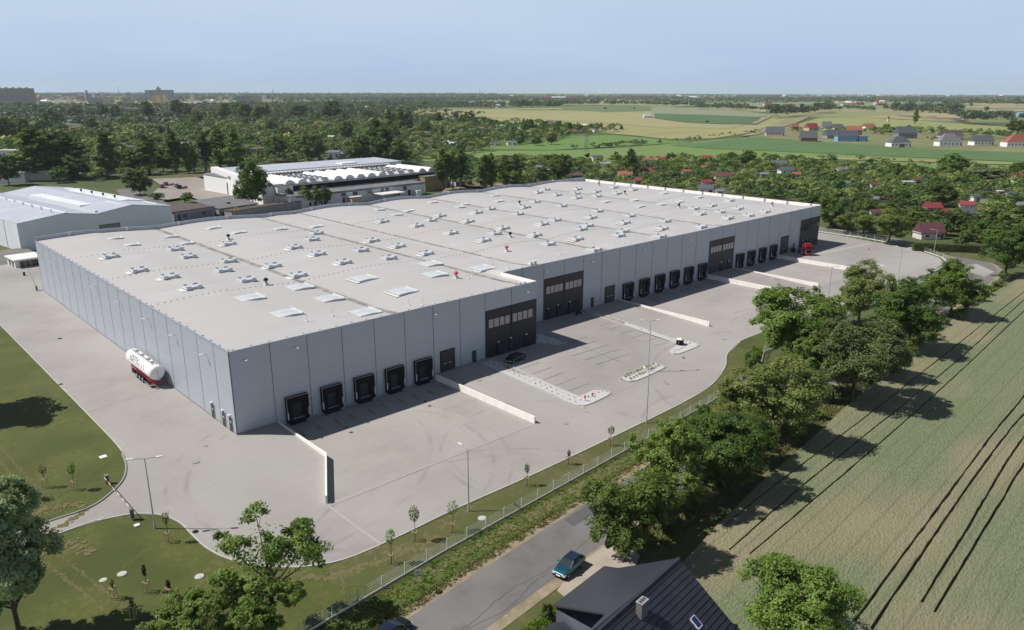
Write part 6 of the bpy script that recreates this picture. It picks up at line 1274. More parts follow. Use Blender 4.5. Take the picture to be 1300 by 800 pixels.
def quads(name, pos, out, ls, rg, mt, up=.45, jit=.75):
    n_ = len(pos); nrm = out*.6+np.array([0, 0, up])+rg.normal(size=(n_, 3))*jit*.6; nrm /= np.linalg.norm(nrm, axis=1)[:, None]
    t = np.cross(nrm, rg.normal(size=(n_, 3))); t /= np.linalg.norm(t, axis=1)[:, None]; b_ = np.cross(nrm, t)
    s_ = (ls*rg.uniform(.6, 1.3, n_))[:, None] if np.isscalar(ls) else (ls*rg.uniform(.6, 1.3, n_))[:, None]
    V = np.stack([pos-t*s_*.9, pos-b_*s_*.5+t*s_*.1, pos+t*s_*.9, pos+b_*s_*.5+t*s_*.1], 1).reshape(-1, 3)
    me = bpy.data.meshes.new(name); me.vertices.add(n_*4); me.vertices.foreach_set('co', V.astype(np.float32).ravel()); me.loops.add(n_*4); me.loops.foreach_set('vertex_index', np.arange(n_*4, dtype=np.int32))
    me.polygons.add(n_); me.polygons.foreach_set('loop_start', np.arange(0, n_*4, 4, dtype=np.int32)); me.polygons.foreach_set('loop_total', np.full(n_, 4, dtype=np.int32)); me.materials.append(mt); me.update(calc_edges=True); return me
sapling(497, 716, 671, 15, M['leaf_silver'], 'slim grey-green sapling on stakes, nearest the big airy tree along the fence strip')
sapling(527, 687, 642, 16, M['leaf_green'], 'leafy sapling on stakes with two saplings close on either side in the fence strip')
sapling(575, 676, 635, 18, M['leaf_silver'], 'thin grey-green sapling on stakes just left of the single-arm lamp post', .7)
sapling(669, 617, 588, 8, M['leaf_bright'], 'tiny sapling with a small round bright tuft by the fence', .5)
sapling(722, 590, 571, 5, M['leaf_plum'], 'dark reddish sapling with almost bare top by the fence', .3)
sapling(775, 566, 540, 11, M['leaf_lime'], 'small yellow-green sapling by the fence, near the lamp at the yard edge', .6)
sapling(95, 622, 587, 12, M['leaf_green'], 'green sapling on stakes on the left lawn above the entrance drive', .8, zz=0)
sapling(58, 619, 590, 12, M['leaf_plum'], 'bare brownish sapling on stakes on the left lawn', .25, zz=0, bare=True)
sapling(214, 687, 649, 10, M['leaf_olive'], 'thin sapling on stakes beside the two-armed lamp post', .35, zz=-.8, bare=True)
sapling(187, 752, 716, 6, M['leaf_plum'], 'red-leaved thin sapling on stakes in the lower lawn, left of its twin', .5)
sapling(216, 760, 736, 6, M['leaf_plum'], 'red-leaved thin sapling on stakes in the lower lawn, right of its twin', .5)
sapling(145, 760, 735, 6, M['leaf_olive'], 'almost bare sapling on stakes in the lower left tree shadow', .2, bare=True)
sapling(170, 783, 760, 6, M['leaf_olive'], 'almost bare sapling on stakes lowest in the left tree shadow', .2, bare=True)
# manholes, covers, gullies
def disc(px, py, r_, mt, label, name='manhole_cover', z=LOW, sq=False):
    x, y = G(px, py, z); z0 = zt(x, y)+.012; q = MB()
    if sq: q.box(-r_, r_, -r_, r_, -.02, .05)
    else: q.cyl((0, 0, -.02), (0, 0, .035), r_, r_, 20); q.cyl((0, 0, .035), (0, 0, .045), r_*.8, r_*.8, 20)
    tag(q.build(name, mt, loc=(x, y, z0)), label, 'cover')
disc(249, 589, .55, M['grey_kerb'], 'round grey manhole cover in the yard in front of the warehouse corner', z=-.3)
disc(261, 567, .35, M['grey_kerb'], 'small round manhole cover close to the warehouse corner', z=-.1)
disc(155, 729, .5, M['kerb'], 'round pale manhole cover on the lower lawn', z=LOW); disc(253, 732, .5, M['kerb'], 'round pale manhole cover on the lawn at the curved kerb'); disc(131, 737, .4, M['kerb'], 'white-rimmed round cover at the shadow edge on the lawn')
disc(318, 788, .5, M['kerb'], 'round pale manhole cover below the airy tree'); disc(289, 758, .45, M['kerb'], 'round pale cover beside the airy tree branches')
disc(131, 580, .45, M['white'], 'white square cover on the left lawn', z=0, sq=True); disc(174, 668, .3, M['white'], 'small white square cover beside the boom barrier', z=-.7, sq=True)
disc(718, 538, .5, M['grey_kerb'], 'round dark manhole cover in the yard below the left parking island'); disc(846, 487, .5, M['grey_kerb'], 'round manhole cover right of the planted island', z=LOW); disc(843, 484.5, .3, M['grey_kerb'], 'smaller cover beside the round manhole right of the planted island'); disc(868, 454.5, .35, M['brown'], 'small rusty cover beyond the planted island'); disc(608, 485.5, .5, M['grey_kerb'], 'round manhole cover left of the black saloon', z=-.5)
disc(919, 431, .5, M['grey_kerb'], 'round cover near the far yard edge at the trees'); disc(440, 549, .3, M['black'], 'dark gully grate on the five-door dock apron'); disc(540, 515.5, .3, M['black'], 'dark gully grate near the shadow edge of the five-door dock'); disc(248, 674, .35, M['black'], 'dark gully grate at the curved lawn kerb', z=-.8); disc(557, 751.5, .4, M['black'], 'black manhole cover on the road'); disc(76, 430, .4, M['black'], 'dark gully grate on the left drive', z=0); disc(77, 488, .35, M['black'], 'dark gully grate at the lawn edge of the left drive', z=0)
disc(612, 658, .55, M['kerb'], 'pale round concrete cover at the lamp post by the fence'); disc(833, 462, .2, M['black'], 'tiny dark cover beyond the left island foot', z=LOW)
# parking islands
isl = [([(47.6, -1.4), (50.6, -1.4), (51.0, -23.6), (55.4, -23.4), (56.2, -24.6), (56, -26.4), (50, -27.0), (48.4, -26.6), (47.8, -25.4)], 'long L-shaped white gravel parking island near the black saloon'),
       ([(63.2, -22.9), (73.6, -21.9), (74.4, -22.6), (74.2, -24.6), (73.2, -25.2), (64.6, -25.6), (62.8, -24.6)], 'planted parking island around the two-armed lamp post'),
       ([(88.3, 6.5), (90.2, 6.5), (89.8, -16.5), (91, -18.5), (90.4, -21.4), (89.2, -22.2), (82.6, -22.2), (81.6, -21), (82.2, -19.8), (87.6, -18.6)], 'long L-shaped white gravel island by the second entrance')]
for k, (pl, lb) in enumerate(isl):
    e = empty('parking_island', (0, 0, 0), 0, lb, 'island'); o = sheet('gravel_bed', pl, M['gravel'], .1, kind=None, parent=e, step=2.2); kerb(pl, .15, .14, 'kerb', 'kerb', e, closed=True)
    rr_ = random.Random(k)
sheet('gravel_bed', [(64.2, .5), (66, -3.8), (68.8, -4.6), (69.2, 3.8), (64.2, 5.8)], M['gravel'], .03, step=2.2)
sheet('gravel_bed', P([(1105, 334), (1125, 337), (1112, 341), (1097, 340)], LOW), M['gravel'], .03)
proto = MB(); rr_ = random.Random(3)
me = leaf_mesh('bed_shrub', [(0, 0, .22, .27, .24)], 36, .13, 4, M['plant']); b0 = None
for j in range(11):
    for i in range(2):
        x = 64.2+j*.93; y = -24.4+i*1.25+.06*j; o = link('bed_shrub', me, None, (x, y, zt(x, y)+.1)); o.rotation_euler.z = rr_.uniform(0, 6); o.scale = (rr_.uniform(.8, 1.2),)*3
        tag(o, 'small yellow-green shrub in the planted parking island', 'shrub', 'small shrubs planted in the parking island')
me2 = leaf_mesh('bed_plant', [(0, 0, .15, .16, .18)], 24, .11, 5, M['leaf_dark'])
def tuft(x, y, lb): o = link('bed_plant', me2, None, (x, y, zt(x, y)+.12)); o.rotation_euler.z = rr_.uniform(0, 6); o.scale = (rr_.uniform(.45, .85),)*3; tag(o, lb, 'plant', lb)
for j in range(17):
    for i in range(2): tuft(48.6+i*1.2+rr_.uniform(-.1, .1), -2.5-j*1.4, 'tiny dark plant in the gravel island near the black saloon')
for j in range(20): tuft(88.9+(j % 2)*.7, 5.6-j*1.35, 'tiny dark plant in the gravel island by the second entrance')
for j in range(5): tuft(52+j*.9, -24.8, 'tiny dark plant in the gravel island near the black saloon')
for j in range(4): tuft(83+j*1.2, -20.9, 'tiny dark plant in the gravel island by the second entrance')
for j in range(12): tuft(65.3+rr_.uniform(0, 3.4), -3.4+rr_.uniform(0, 6.5), 'small plant in the shaded gravel bed at the wing corner')
# hydrants and island clutter
for i, (x, y, s_, lb) in enumerate(((50.2, -25.6, 1.0, 'red standing hydrant on the corner of the left gravel island'), (52.6, -25.2, .7, 'small red hydrant right of the taller one on the gravel island'))):
    e = empty('hydrant', (x, y, zt(x, y)+.1), 0, lb, 'hydrant'); q = MB(); q.cyl((0, 0, 0), (0, 0, .55*s_), .09, .09, 10); q.build('stand_pipe', M['steel'], e); q = MB(); q.cyl((0, 0, .55*s_), (0, 0, 1.0*s_), .15, .13, 12); q.cyl((0, -.22, .8*s_), (0, .22, .8*s_), .07, .07, 8); q.build('hydrant_head', M['redflag'], e)
x, y = G(863, 438, LOW); e = empty('bike_stand', (x, y, LOW+.1), .3, 'black cargo bin with white cover and handle on the right gravel island', 'bin'); q = MB(); q.box(-.7, .7, -.6, .6, .1, 1.2); q.build('bin_body', M['black'], e); q = MB(); q.loft([[(-.75, -.65, 1.2), (.75, -.65, 1.2), (.75, .65, 1.2), (-.75, .65, 1.2)], [(-.3, -.3, 1.55), (.5, -.3, 1.4), (.5, .4, 1.4), (-.3, .4, 1.55)]]); q.build('cover', M['white'], e); q = MB(); q.bar((-.9, 0, .2), (-.9, 0, 2.0), .05); q.bar((-.9, 0, 2.0), (-.5, 0, 1.9), .05); q.build('handle', M['steel'], e)
e.name = 'waste_bin'
# bench and bin at the entrance, dark bin at the far door
e = empty('bench', (85.8, 8.1, 0), 0, 'dark bench with a bin before the second entrance block', 'bench'); bx(e, 'seat', M['black'], -.9, .9, -.25, .25, .42, .48); bx(e, 'leg', M['black'], -.8, -.7, -.22, .22, 0, .42); bx(e, 'leg', M['black'], .7, .8, -.22, .22, 0, .42); bx(e, 'backrest', M['black'], -.9, .9, .22, .28, .5, .85)
e = empty('waste_bin', (190.6, 9.2, 0), 0, 'black wheeled waste bin between the tall goods door and the side door', 'bin'); q = MB(); q.loft([[(-.5, -.5, 0), (.5, -.5, 0), (.5, .5, 0), (-.5, .5, 0)], [(-.62, -.6, 1.3), (.62, -.6, 1.3), (.62, .6, 1.3), (-.62, .6, 1.3)]]); q.build('bin_body', M['black'], e); bx(e, 'lid', M['dkdoor'], -.66, .66, -.64, .64, 1.3, 1.4)
# road sign seen from behind, marker post
x, y = G(531, 749, LOW); e = empty('road_sign', (x, y, LOW), R(-25), 'small grey road sign on a post in the weeds beside the road', 'sign'); q = MB(); q.cyl((0, 0, 0), (0, 0, 2.5), .03, .03, 8); q.build('post', M['steel'], e); q = MB(); q.box(-.3, .3, -.03, -.01, 1.9, 2.5); q.build('sign_plate', M['offw'], e); q = MB(); q.box(-.2, .2, -.05, -.032, 2.05, 2.35); q.build('sign_symbol', M['blue'], e)
# clipped hedge with a white banner, at the side road
ha = G(1158, 318, LOW); hb_ = G(1248, 321, LOW); hz = heading(ha, hb_); Lh = math.dist(ha, hb_)
rg = np.random.default_rng(9); n_ = 9000; pos = np.stack([rg.uniform(0, Lh, n_), rg.uniform(-1.0, 1.0, n_), rg.uniform(0, 2.5, n_)], 1); f3 = rg.integers(0, 3, n_); pos[f3 == 0, 2] = 2.45+rg.normal(0, .06, (f3 == 0).sum()); pos[f3 == 1, 1] = -1+rg.normal(0, .06, (f3 == 1).sum()); out = np.where((f3 == 0)[:, None], [[0, 0, 1.5]], [[0, -1.2, 0.2]])
e = empty('clipped_hedge', (ha[0], ha[1], LOW), hz, 'long clipped dark green hedge beyond the side road', 'hedge'); link('foliage', quads('foliage', pos, out, .2, rg, M['leaf_garden']), e)
q = MB(); q.box(.1, Lh-.1, -.8, .8, 0, 2.3); q.build('hedge_core', M['leaf_dark'], e)
x, y = G(1200, 317.5, LOW); e = empty('banner', (x, y, LOW), hz, 'white banner hanging on the clipped hedge', 'banner'); bx(e, 'banner_sheet', M['white'], -1.7, 1.7, -1.2, -1.15, .7, 1.9); bx(e, 'printed_band', M['blue'], -1.5, .4, -1.23, -1.205, 1.1, 1.25)
for i in range(9):
    x = 214+i*1.7; y = -27.8+i*1.05
for i in range(7):
    o = MB(); o.cyl((0, 0, 0), (0, 0, .7), .09, .09, 8); o.cyl((0, 0, .7), (0, 0, .76), .09, .04, 8)
    x, y = 229.4, -6+i*2.4; tag(o.build('bollard', M['offw'], loc=(x, y, zt(x, y))), 'low pale bollard in the row at the far end of the yard', 'bollard', 'bollards at the far end of the yard')
x, y = G(1103, 320, LOW); e = empty('marker_post', (x, y, LOW), 0, 'short red marker post at the far yard edge', 'post'); q = MB(); q.cyl((0, 0, 0), (0, 0, 1.5), .1, .1, 8); q.build('post', M['red'], e)

# ================================================================== TREES
def crown(name, seed, H, zb, Rr, n_, ls, mt, nl=16, nc=9, shape='round', lobe=(.3, .44), spread=.62, clump=.34):
    rg = np.random.default_rng(seed); hz = (H-zb)/2; zc = (H+zb)/2; lob = []
    for i in range(nl):
        if shape == 'round':
            d = rg.normal(size=3); d /= np.linalg.norm(d); d[2] = d[2]*.95+.05; k = spread*rg.uniform(.75, 1.15); r = Rr*rg.uniform(*lobe)
            c = np.array([d[0]*k*Rr, d[1]*k*Rr, zc+d[2]*k*hz])
        elif shape == 'poplar':
            t = (i+.5)/nl; rad = Rr*math.sin(math.pi*min(1, .12+t*.86))**.7; a = rg.uniform(0, 6.28); k = rg.uniform(.15, .6); r = rad*rg.uniform(.42, .62)
            c = np.array([math.cos(a)*rad*k, math.sin(a)*rad*k, zb+t*(H-zb)*.97])
        elif shape == 'cone':
            t = (i+.5)/nl; rad = Rr*(1-t)*1.0+.15; a = rg.uniform(0, 6.28); k = .45; r = rad*.6; c = np.array([math.cos(a)*rad*k, math.sin(a)*rad*k, zb+t*(H-zb)])
        lob.append((*c, r))
    lob = np.array(lob)
    P_, O_ = [], []
    cl = []
    for (x, y, z, r) in lob:
        for j in range(nc):
            d = rg.normal(size=3); d[2] = abs(d[2])*.9 if rg.random() < .7 else d[2]; d /= np.linalg.norm(d)
            q = np.array([x, y, z])+d*r*rg.uniform(.7, 1.05); cl.append((q, d, r*clump*rg.uniform(.7, 1.3)))
    per = max(1, int(n_*.92/len(cl)))
    ctr = np.array([0, 0, zc-.2*hz])
    for q, d, r in cl:
        o = rg.normal(size=(per, 3)); o /= np.linalg.norm(o, axis=1)[:, None]; o *= (rg.uniform(0, 1, per)**.45)[:, None]*r*1.35; o[:, 2] *= .7
        P_.append(q+o); v_ = (q-ctr); v_ /= (np.linalg.norm(v_)+1e-6); O_.append(np.tile(v_*.6+d*.5, (per, 1))+o/r*.35)
    m_ = int(n_*.08); d = rg.normal(size=(m_, 3)); d /= np.linalg.norm(d, axis=1)[:, None]; k = rg.uniform(.2, .85, m_)[:, None]; P_.append(np.array([0, 0, zc])+d*k*np.array([Rr, Rr, hz])*.8); O_.append(d)
    return quads(name, np.concatenate(P_), np.concatenate(O_), ls, rg, mt), lob
def limbs(name, seed, H, zb, lob, r0, frac=.8, top=.7, mt=None):
    rr_ = random.Random(seed); q = MB(); pth = [(0, 0, -.3), (rr_.uniform(-.1, .1), rr_.uniform(-.1, .1), zb*.5), (rr_.uniform(-.25, .25), rr_.uniform(-.25, .25), zb), (rr_.uniform(-.4, .4), rr_.uniform(-.4, .4), zb+(H-zb)*.4), (rr_.uniform(-.5, .5), rr_.uniform(-.5, .5), zb+(H-zb)*top)]
    rad = [r0*1.35, r0, r0*.85, r0*.5, r0*.15]; rings = []
    for (x, y, z), r in zip(pth, rad): rings.append([(x+r*math.cos(6.283*k/9), y+r*math.sin(6.283*k/9), z) for k in range(9)])
    q.loft(rings)
    ls_ = sorted(lob, key=lambda l: l[2])
    for i, l_ in enumerate(ls_):
        if rr_.random() > frac: continue
        z0 = min(l_[2]-.3, zb*.8+(l_[2]-zb)*.55); z0 = max(zb*.75, z0); t = (z0-zb)/(H-zb); x0 = pth[2][0]*(1-t); y0 = pth[2][1]*(1-t); a = Vector((x0, y0, z0)); c = Vector(l_[:3]); m_ = a.lerp(c, .55)+Vector((0, 0, -.04*(c-a).length)); rr0 = r0*.42*(1-.5*max(0, t))
        q.cyl(a, m_, rr0, rr0*.6, 6, False); q.cyl(m_, c, rr0*.6, rr0*.2, 6, False)
        for _ in range(3):
            e_ = c+Vector((rr_.uniform(-1, 1), rr_.uniform(-1, 1), rr_.uniform(-.2, 1)))*l_[3]*.8; q.cyl(m_.lerp(c, .6), e_, rr0*.3, rr0*.08, 5, False)
    return q
TREES = {}
BW = dict(limeA=1.16, limeB=1.16, greenA=1.16, brightA=1.14, oliveA=1.14, dense=1.0, airy=1.05)
BH = {}
def proto(key, seed, H, zb, Rr, n_, ls, mt, r0=.3, shape='round', bark=None, **kw):
    me, lob = crown('crown', seed, H, zb, Rr, n_, ls, mt, shape=shape, **kw)
    q = limbs('trunk', seed, H, zb, lob, r0); tm = bpy.data.meshes.new('trunk'); tm.from_pydata(q.v, [], q.f); tm.materials.append(bark or M['bark']); tm.polygons.foreach_set('use_smooth', [True]*len(q.f)); tm.update()
    TREES[key] = (me, tm, H, Rr)
def put(key, x, y, h_, r_, label, name='tree', cat='tree', group=None, rz=None, z0=None):
    me, tm, H, Rr = TREES[key]; z0 = zt(x, y) if z0 is None else z0
    e = empty(name, (x, y, z0), random.uniform(0, 6.28) if rz is None else rz, label, cat, group); s_ = r_/Rr; e.scale = (s_, s_, h_/H)
    link('trunk', tm, e); link('crown', me, e); return e
def px_tree(key, px, py, ty, wpx, label, **kw):
    z = kw.pop('z', LOW); x, y = G(px, py, z); z0 = zt(x, y); k = PX(x, y, z0)[2]; h_ = height_at(x, y, z0, ty)
    return put(key, x, y, h_*BH.get(key, 1.0), wpx*k/CF/2*BW.get(key, 1.0), label, **kw)
proto('limeA', 1, 13, 1.2, 5.6, 34000, .2, M['leaf_lime'], nl=26, nc=11, lobe=(.26, .4), spread=.66)
proto('limeB', 2, 13, 1.0, 5.6, 34000, .2, M['leaf_dark'], nl=28, nc=11, lobe=(.26, .4), spread=.66)
proto('greenA', 3, 13, 1.0, 5.6, 32000, .2, M['leaf_green'], nl=24, nc=11, lobe=(.24, .38), spread=.7)
proto('brightA', 4, 12, 1.6, 5.0, 24000, .19, M['leaf_bright'], nl=30, nc=9, lobe=(.18, .3), spread=.76)
proto('oliveA', 5, 14, 1.3, 6.5, 38000, .2, M['leaf_olive'], nl=28, nc=11, lobe=(.22, .34), spread=.72)
proto('dense', 6, 9, 0.6, 5.5, 42000, .17, M['leaf_bright'], nl=34, nc=12, lobe=(.24, .34), spread=.72)
proto('airy', 7, 12, 3.4, 5.2, 15000, .17, M['leaf_bright'], r0=.26, nl=20, nc=8, lobe=(.15, .25), spread=.84, clump=.4)
proto('willow', 8, 16, 1.6, 5.0, 36000, .2, M['leaf_silver'], nl=26, nc=11, lobe=(.22, .36), spread=.74)
proto('poplar', 9, 25, 3.5, 5.2, 9000, .5, M['leaf_green'], shape='poplar', nl=26, nc=9, r0=.5)
proto('poplarB', 10, 25, 7.0, 4.6, 7000, .5, M['leaf_dark'], shape='poplar', nl=20, nc=9, r0=.45)
proto('round', 11, 10, 1.2, 4.8, 2600, .5, M['leaf_garden'], nl=14, nc=7)
proto('roundB', 12, 9, .8, 4.8, 2400, .48, M['leaf_garden'], nl=12, nc=7, spread=.55)
proto('bushy', 13, 5, .3, 3.4, 1400, .42, M['leaf_garden'], nl=10, nc=6, spread=.6)
proto('fir', 14, 10, .6, 2.4, 1600, .4, M['leaf_fir'], shape='cone', nl=18, nc=7, r0=.18)
proto('plum', 15, 5, .8, 2.4, 900, .35, M['leaf_plum'], nl=9, nc=6)
proto('big', 16, 16, 1.5, 7.5, 12000, .5, M['leaf_green'], nl=26, nc=9, spread=.66)
proto('bigdark', 17, 16, 1.5, 7.5, 12000, .5, M['leaf_dark'], nl=26, nc=9, spread=.66)
proto('blossom', 18, 2.4, .3, 1.8, 500, .3, M['leaf_blossom'], nl=8, nc=5)
# the row along the road
RD = 'roadside_tree'
px_tree('limeB', 1276, 352, 283, 54, 'dark round roadside tree at the right picture edge where the road turns', name=RD)
px_tree('limeB', 1207, 403, 329, 64, 'dark roadside tree with clear trunk next along from the right-edge tree', name=RD)
px_tree('limeB', 1152, 448, 354, 76, 'wide dark green roadside tree whose shadow crosses the wheat tramlines', name=RD)
px_tree('limeA', 1090, 412, 334, 60, 'yellow-green tree on the yard side of the road, beyond the others', name=RD)
px_tree('greenA', 1005, 468, 359, 96, 'large mid-green tree on the yard side, hiding part of the dock walls', name=RD)
px_tree('oliveA', 1082, 512, 394, 104, 'big grey-olive tree leaning over the road towards the wheat', name=RD)
px_tree('brightA', 1020, 502, 428, 62, 'light green small tree between the large mid-green and grey-olive trees', name=RD)
px_tree('limeA', 985, 562, 455, 96, 'yellowish tree over the road, left of the grey-olive tree', name=RD)
px_tree('limeB', 918, 620, 518, 96, 'dark tree over the wheat edge, between the yellowish tree and the light airy one', name=RD)
px_tree('greenA', 958, 590, 515, 50, 'narrow mid-green tree squeezed right of the dark tree at the wheat edge', name=RD)
px_tree('brightA', 848, 650, 533, 88, 'light green airy tree over the road above the parked teal car', name=RD)
px_tree('greenA', 792, 712, 590, 100, 'broad tree standing directly behind the parked teal car', name=RD)
px_tree('greenA', 955, 480, 438, 22, 'small slim tree on the grass strip at the fence bend', name=RD)
px_tree('limeB', 888, 575, 515, 36, 'small dark tree at the fence left of the dark wheat-edge tree', name=RD)
px_tree('dense', 1008, 824, 720, 142, 'dense bright green tree at the bottom edge in front of the wheat')
px_tree('willow', 30, 815, 602, 118, 'tall silvery green tree at the lower left picture edge', name='silver_tree')
px_tree('willow', -8, 812, 640, 96, 'lower silvery green tree at the extreme left edge beside the tall one', name='silver_tree')
put('bigdark', -30.6, 38.2, 20, 6.6, 'tree standing just outside the left edge whose shadow falls on the lawn', name='silver_tree')
px_tree('airy', 347, 808, 655, 146, 'airy bright tree with visible branches in front of the curved yard kerb', name='airy_tree')
px_tree('brightA', 255, 850, 755, 100, 'bushy bright tree at the bottom left of the airy tree', name='airy_tree')
px_tree('brightA', 325, 850, 768, 70, 'low bright tree crown below the airy tree at the bottom edge', name='airy_tree')
px_tree('bushy', 697, 788, 768, 24, 'small round bright bush beside the dark-roofed house', name='garden_bush')
px_tree('bushy', 1128, 398, 352, 20, 'thin reddish half-dead tree in front of the far yard', name='dead_tree')
for (k_, px, py, ty, wp, lb) in (('greenA', 1120, 482, 420, 60, 'mid-green tree filling the gap beside the wide dark roadside tree'), ('limeB', 1048, 478, 405, 60, 'dark tree between the large mid-green and grey-olive trees'), ('greenA', 885, 600, 540, 70, 'mid-green tree between the light airy tree and the dark tree'), ('limeA', 938, 548, 470, 56, 'small yellowish tree at the left flank of the yellowish roadside tree'), ('brightA', 830, 672, 600, 56, 'light green low tree right behind the tree over the parked teal car')): px_tree(k_, px, py, ty, wp, lb, name=RD)
brg = random.Random(77)
for i in range(26):
    x_b = 22+i*7.2+brg.uniform(-2, 2); y_b = -59.6+.052*x_b+brg.uniform(-1.0, .8)
    put('bushy', x_b, y_b, brg.uniform(1.4, 3.2), brg.uniform(1.3, 2.4), 'leafy bush in the undergrowth below the roadside trees', name='roadside_bush', cat='bush', group='bushes under the roadside trees')
# trees round the neighbouring buildings
lst = [('big', 322, 266, 203, 44, 'single big tree right in front of the white factory gable'), ('bushy', 306, 262, 240, 22, 'small tree left of the big factory tree'),
 ('roundB', 367, 264, 238, 16, 'first slim tree from the left along the factory office wall'), ('round', 389, 264, 236, 20, 'second tree along the factory office wall'), ('round', 403, 264, 236, 18, 'third tree along the factory office wall'), ('round', 415, 262, 237, 18, 'rightmost tree along the factory office wall'),
 ('bigdark', 178, 250, 214, 34, 'dark round tree beside the pale blue hall roof end'), ('bushy', 201, 256, 245, 18, 'bright small bush right of the pale blue hall'), ('bushy', 235, 257, 244, 22, 'bright round bush behind the brown-roofed annex'),
 ('poplar', 48, 228, 160, 60, 'great broad poplar, leftmost of the cluster behind the pale blue hall'), ('bigdark', 66, 224, 166, 56, 'dark broad tree between two great poplars behind the hall'), ('poplar', 92, 224, 168, 52, 'great poplar right of the dark broad tree behind the hall'), ('big', 90, 228, 198, 40, 'round tree in front of the great poplars behind the hall'), ('round', 75, 232, 212, 26, 'small dark tree by the long low garage block'), ('poplar', 137, 226, 166, 38, 'great poplar standing alone at the middle of the left wood'), ('bigdark', 12, 235, 196, 34, 'dark tree at the left edge behind the white shed'), ('poplar', 30, 228, 205, 26, 'lower poplar between left-edge tree and the great poplars'),
 ('poplarB', 190, 222, 170, 32, 'tall dark poplar at the left end of the forecourt'), ('poplarB', 224, 222, 166, 26, 'tall poplar with bare stem at the forecourt, second from the left'), ('poplar', 240, 222, 180, 20, 'light poplar in the middle of the forecourt row'), ('poplarB', 247, 221, 184, 16, 'slim poplar close right of the light forecourt poplar'), ('poplarB', 262, 219, 168, 24, 'tall poplar right of the slim forecourt poplar'), ('poplar', 280, 216, 163, 34, 'broad poplar near the white factory office'), ('poplar', 300, 218, 164, 32, 'broad poplar beside the west end of the factory'), ('bigdark', 208, 218, 188, 28, 'dark low tree behind the forecourt poplars'), ('bigdark', 165, 222, 190, 30, 'dark tree between alone poplar and forecourt row'),
 ('bigdark', 398, 208, 168, 34, 'dark tree left of the two-storey houses behind the factory'), ('big', 350, 205, 172, 30, 'round tree behind the rear vault row of the factory'), ('big', 457, 207, 172, 44, 'bright broad tree behind the factory, left of the great dark one'), ('bigdark', 482, 208, 160, 52, 'great dark tree behind the factory roof'), ('bigdark', 505, 210, 178, 34, 'dark tree right of the great dark tree behind the factory'), ('poplar', 478, 200, 150, 42, 'tall light crown rising behind the great dark tree'),
 ('poplarB', 563, 244, 189, 28, 'tall poplar at the scrap container, nearest the yellow factory end'), ('poplarB', 575, 242, 192, 24, 'second poplar from the yellow factory end'), ('poplarB', 585, 240, 190, 24, 'third poplar from the yellow factory end'), ('poplar', 615, 243, 196, 24, 'grey-green poplar left of the parapet lamp'), ('poplar', 624, 242, 194, 22, 'grey-green poplar beside its twin at the scrap yard'), ('poplar', 640, 240, 197, 24, 'poplar at the right end of the scrap yard'), ('poplar', 655, 240, 195, 26, 'rightmost poplar behind the rear parapet'),
 ('big', 712, 232, 196, 30, 'bright round tree rising over the gardens near the warehouse rear corner'), ('round', 690, 238, 212, 24, 'round tree just behind the rear parapet corner'), ('poplar', 800, 222, 188, 22, 'tall feathery tree at the far side of the left gardens'), ('roundB', 784, 214, 196, 13, 'dark conifer-like tree right of the tall black-roofed house'), ('plum', 746, 204, 194, 9, 'purple-leaved tree left of the tall black-roofed house'), ('plum', 782, 200, 192, 7, 'small purple-leaved tree near the feathery tree'),
 ('big', 948, 212, 191, 22, 'round dark tree at the far garden edge, mid picture'), ('round', 928, 208, 194, 16, 'round tree left of the dark round one at the garden edge'), ('round', 852, 206, 194, 15, 'round tree right of the red-roofed cottage at the garden edge'), ('big', 1206, 226, 195, 38, 'large dark tree standing above the right gardens'), ('bigdark', 1135, 228, 207, 16, 'dark tree at the far side of the right gardens'), ('round', 1056, 212, 197, 13, 'round dark tree at the far field edge'), ('willow', 1240, 232, 212, 36, 'silvery willow group left part at the far right gardens'), ('willow', 1262, 230, 212, 26, 'silvery willow, right of its twin at the far right gardens'), ('bigdark', 1292, 226, 206, 24, 'dark tree at the right edge above the gardens'), ('blossom', 1128, 256, 249, 6, 'red-leaved round bush in the right gardens'), ('blossom', 1036, 245, 236, 6, 'small red bush beyond the warehouse corner'),
 ('limeA', 1074, 300, 270, 30, 'first small street tree from the left on the far side road'), ('limeA', 1095, 304, 268, 30, 'second street tree on the far side road'), ('limeA', 1128, 311, 266, 42, 'largest street tree on the far side road'), ('bigdark', 1052, 292, 248, 36, 'dark tree right behind the far warehouse corner'), ('round', 1292, 300, 262, 50, 'broad tree above the clipped hedge at the right edge'), ('big', 1296, 300, 272, 60, 'large tree at the right edge behind the roadside row'), ('roundB', 1240, 303, 280, 24, 'dark tree right of the maroon-roofed cottage'), ('round', 1215, 290, 264, 24, 'spreading fruit tree in front of the dark lean-to roof'), ('bigdark', 1196, 262, 232, 38, 'big dark tree between the red-roofed cottages'), ('round', 1165, 288, 262, 28, 'light spreading tree left of the maroon-roofed cottage'), ('roundB', 1250, 285, 258, 32, 'broad light tree right of the dark lean-to roof')]
for (k_, px, py, ty, wp, lb) in lst: px_tree(k_, px, py, ty, wp, lb, name={'poplar': 'poplar', 'poplarB': 'poplar'}.get(k_, 'tree'))
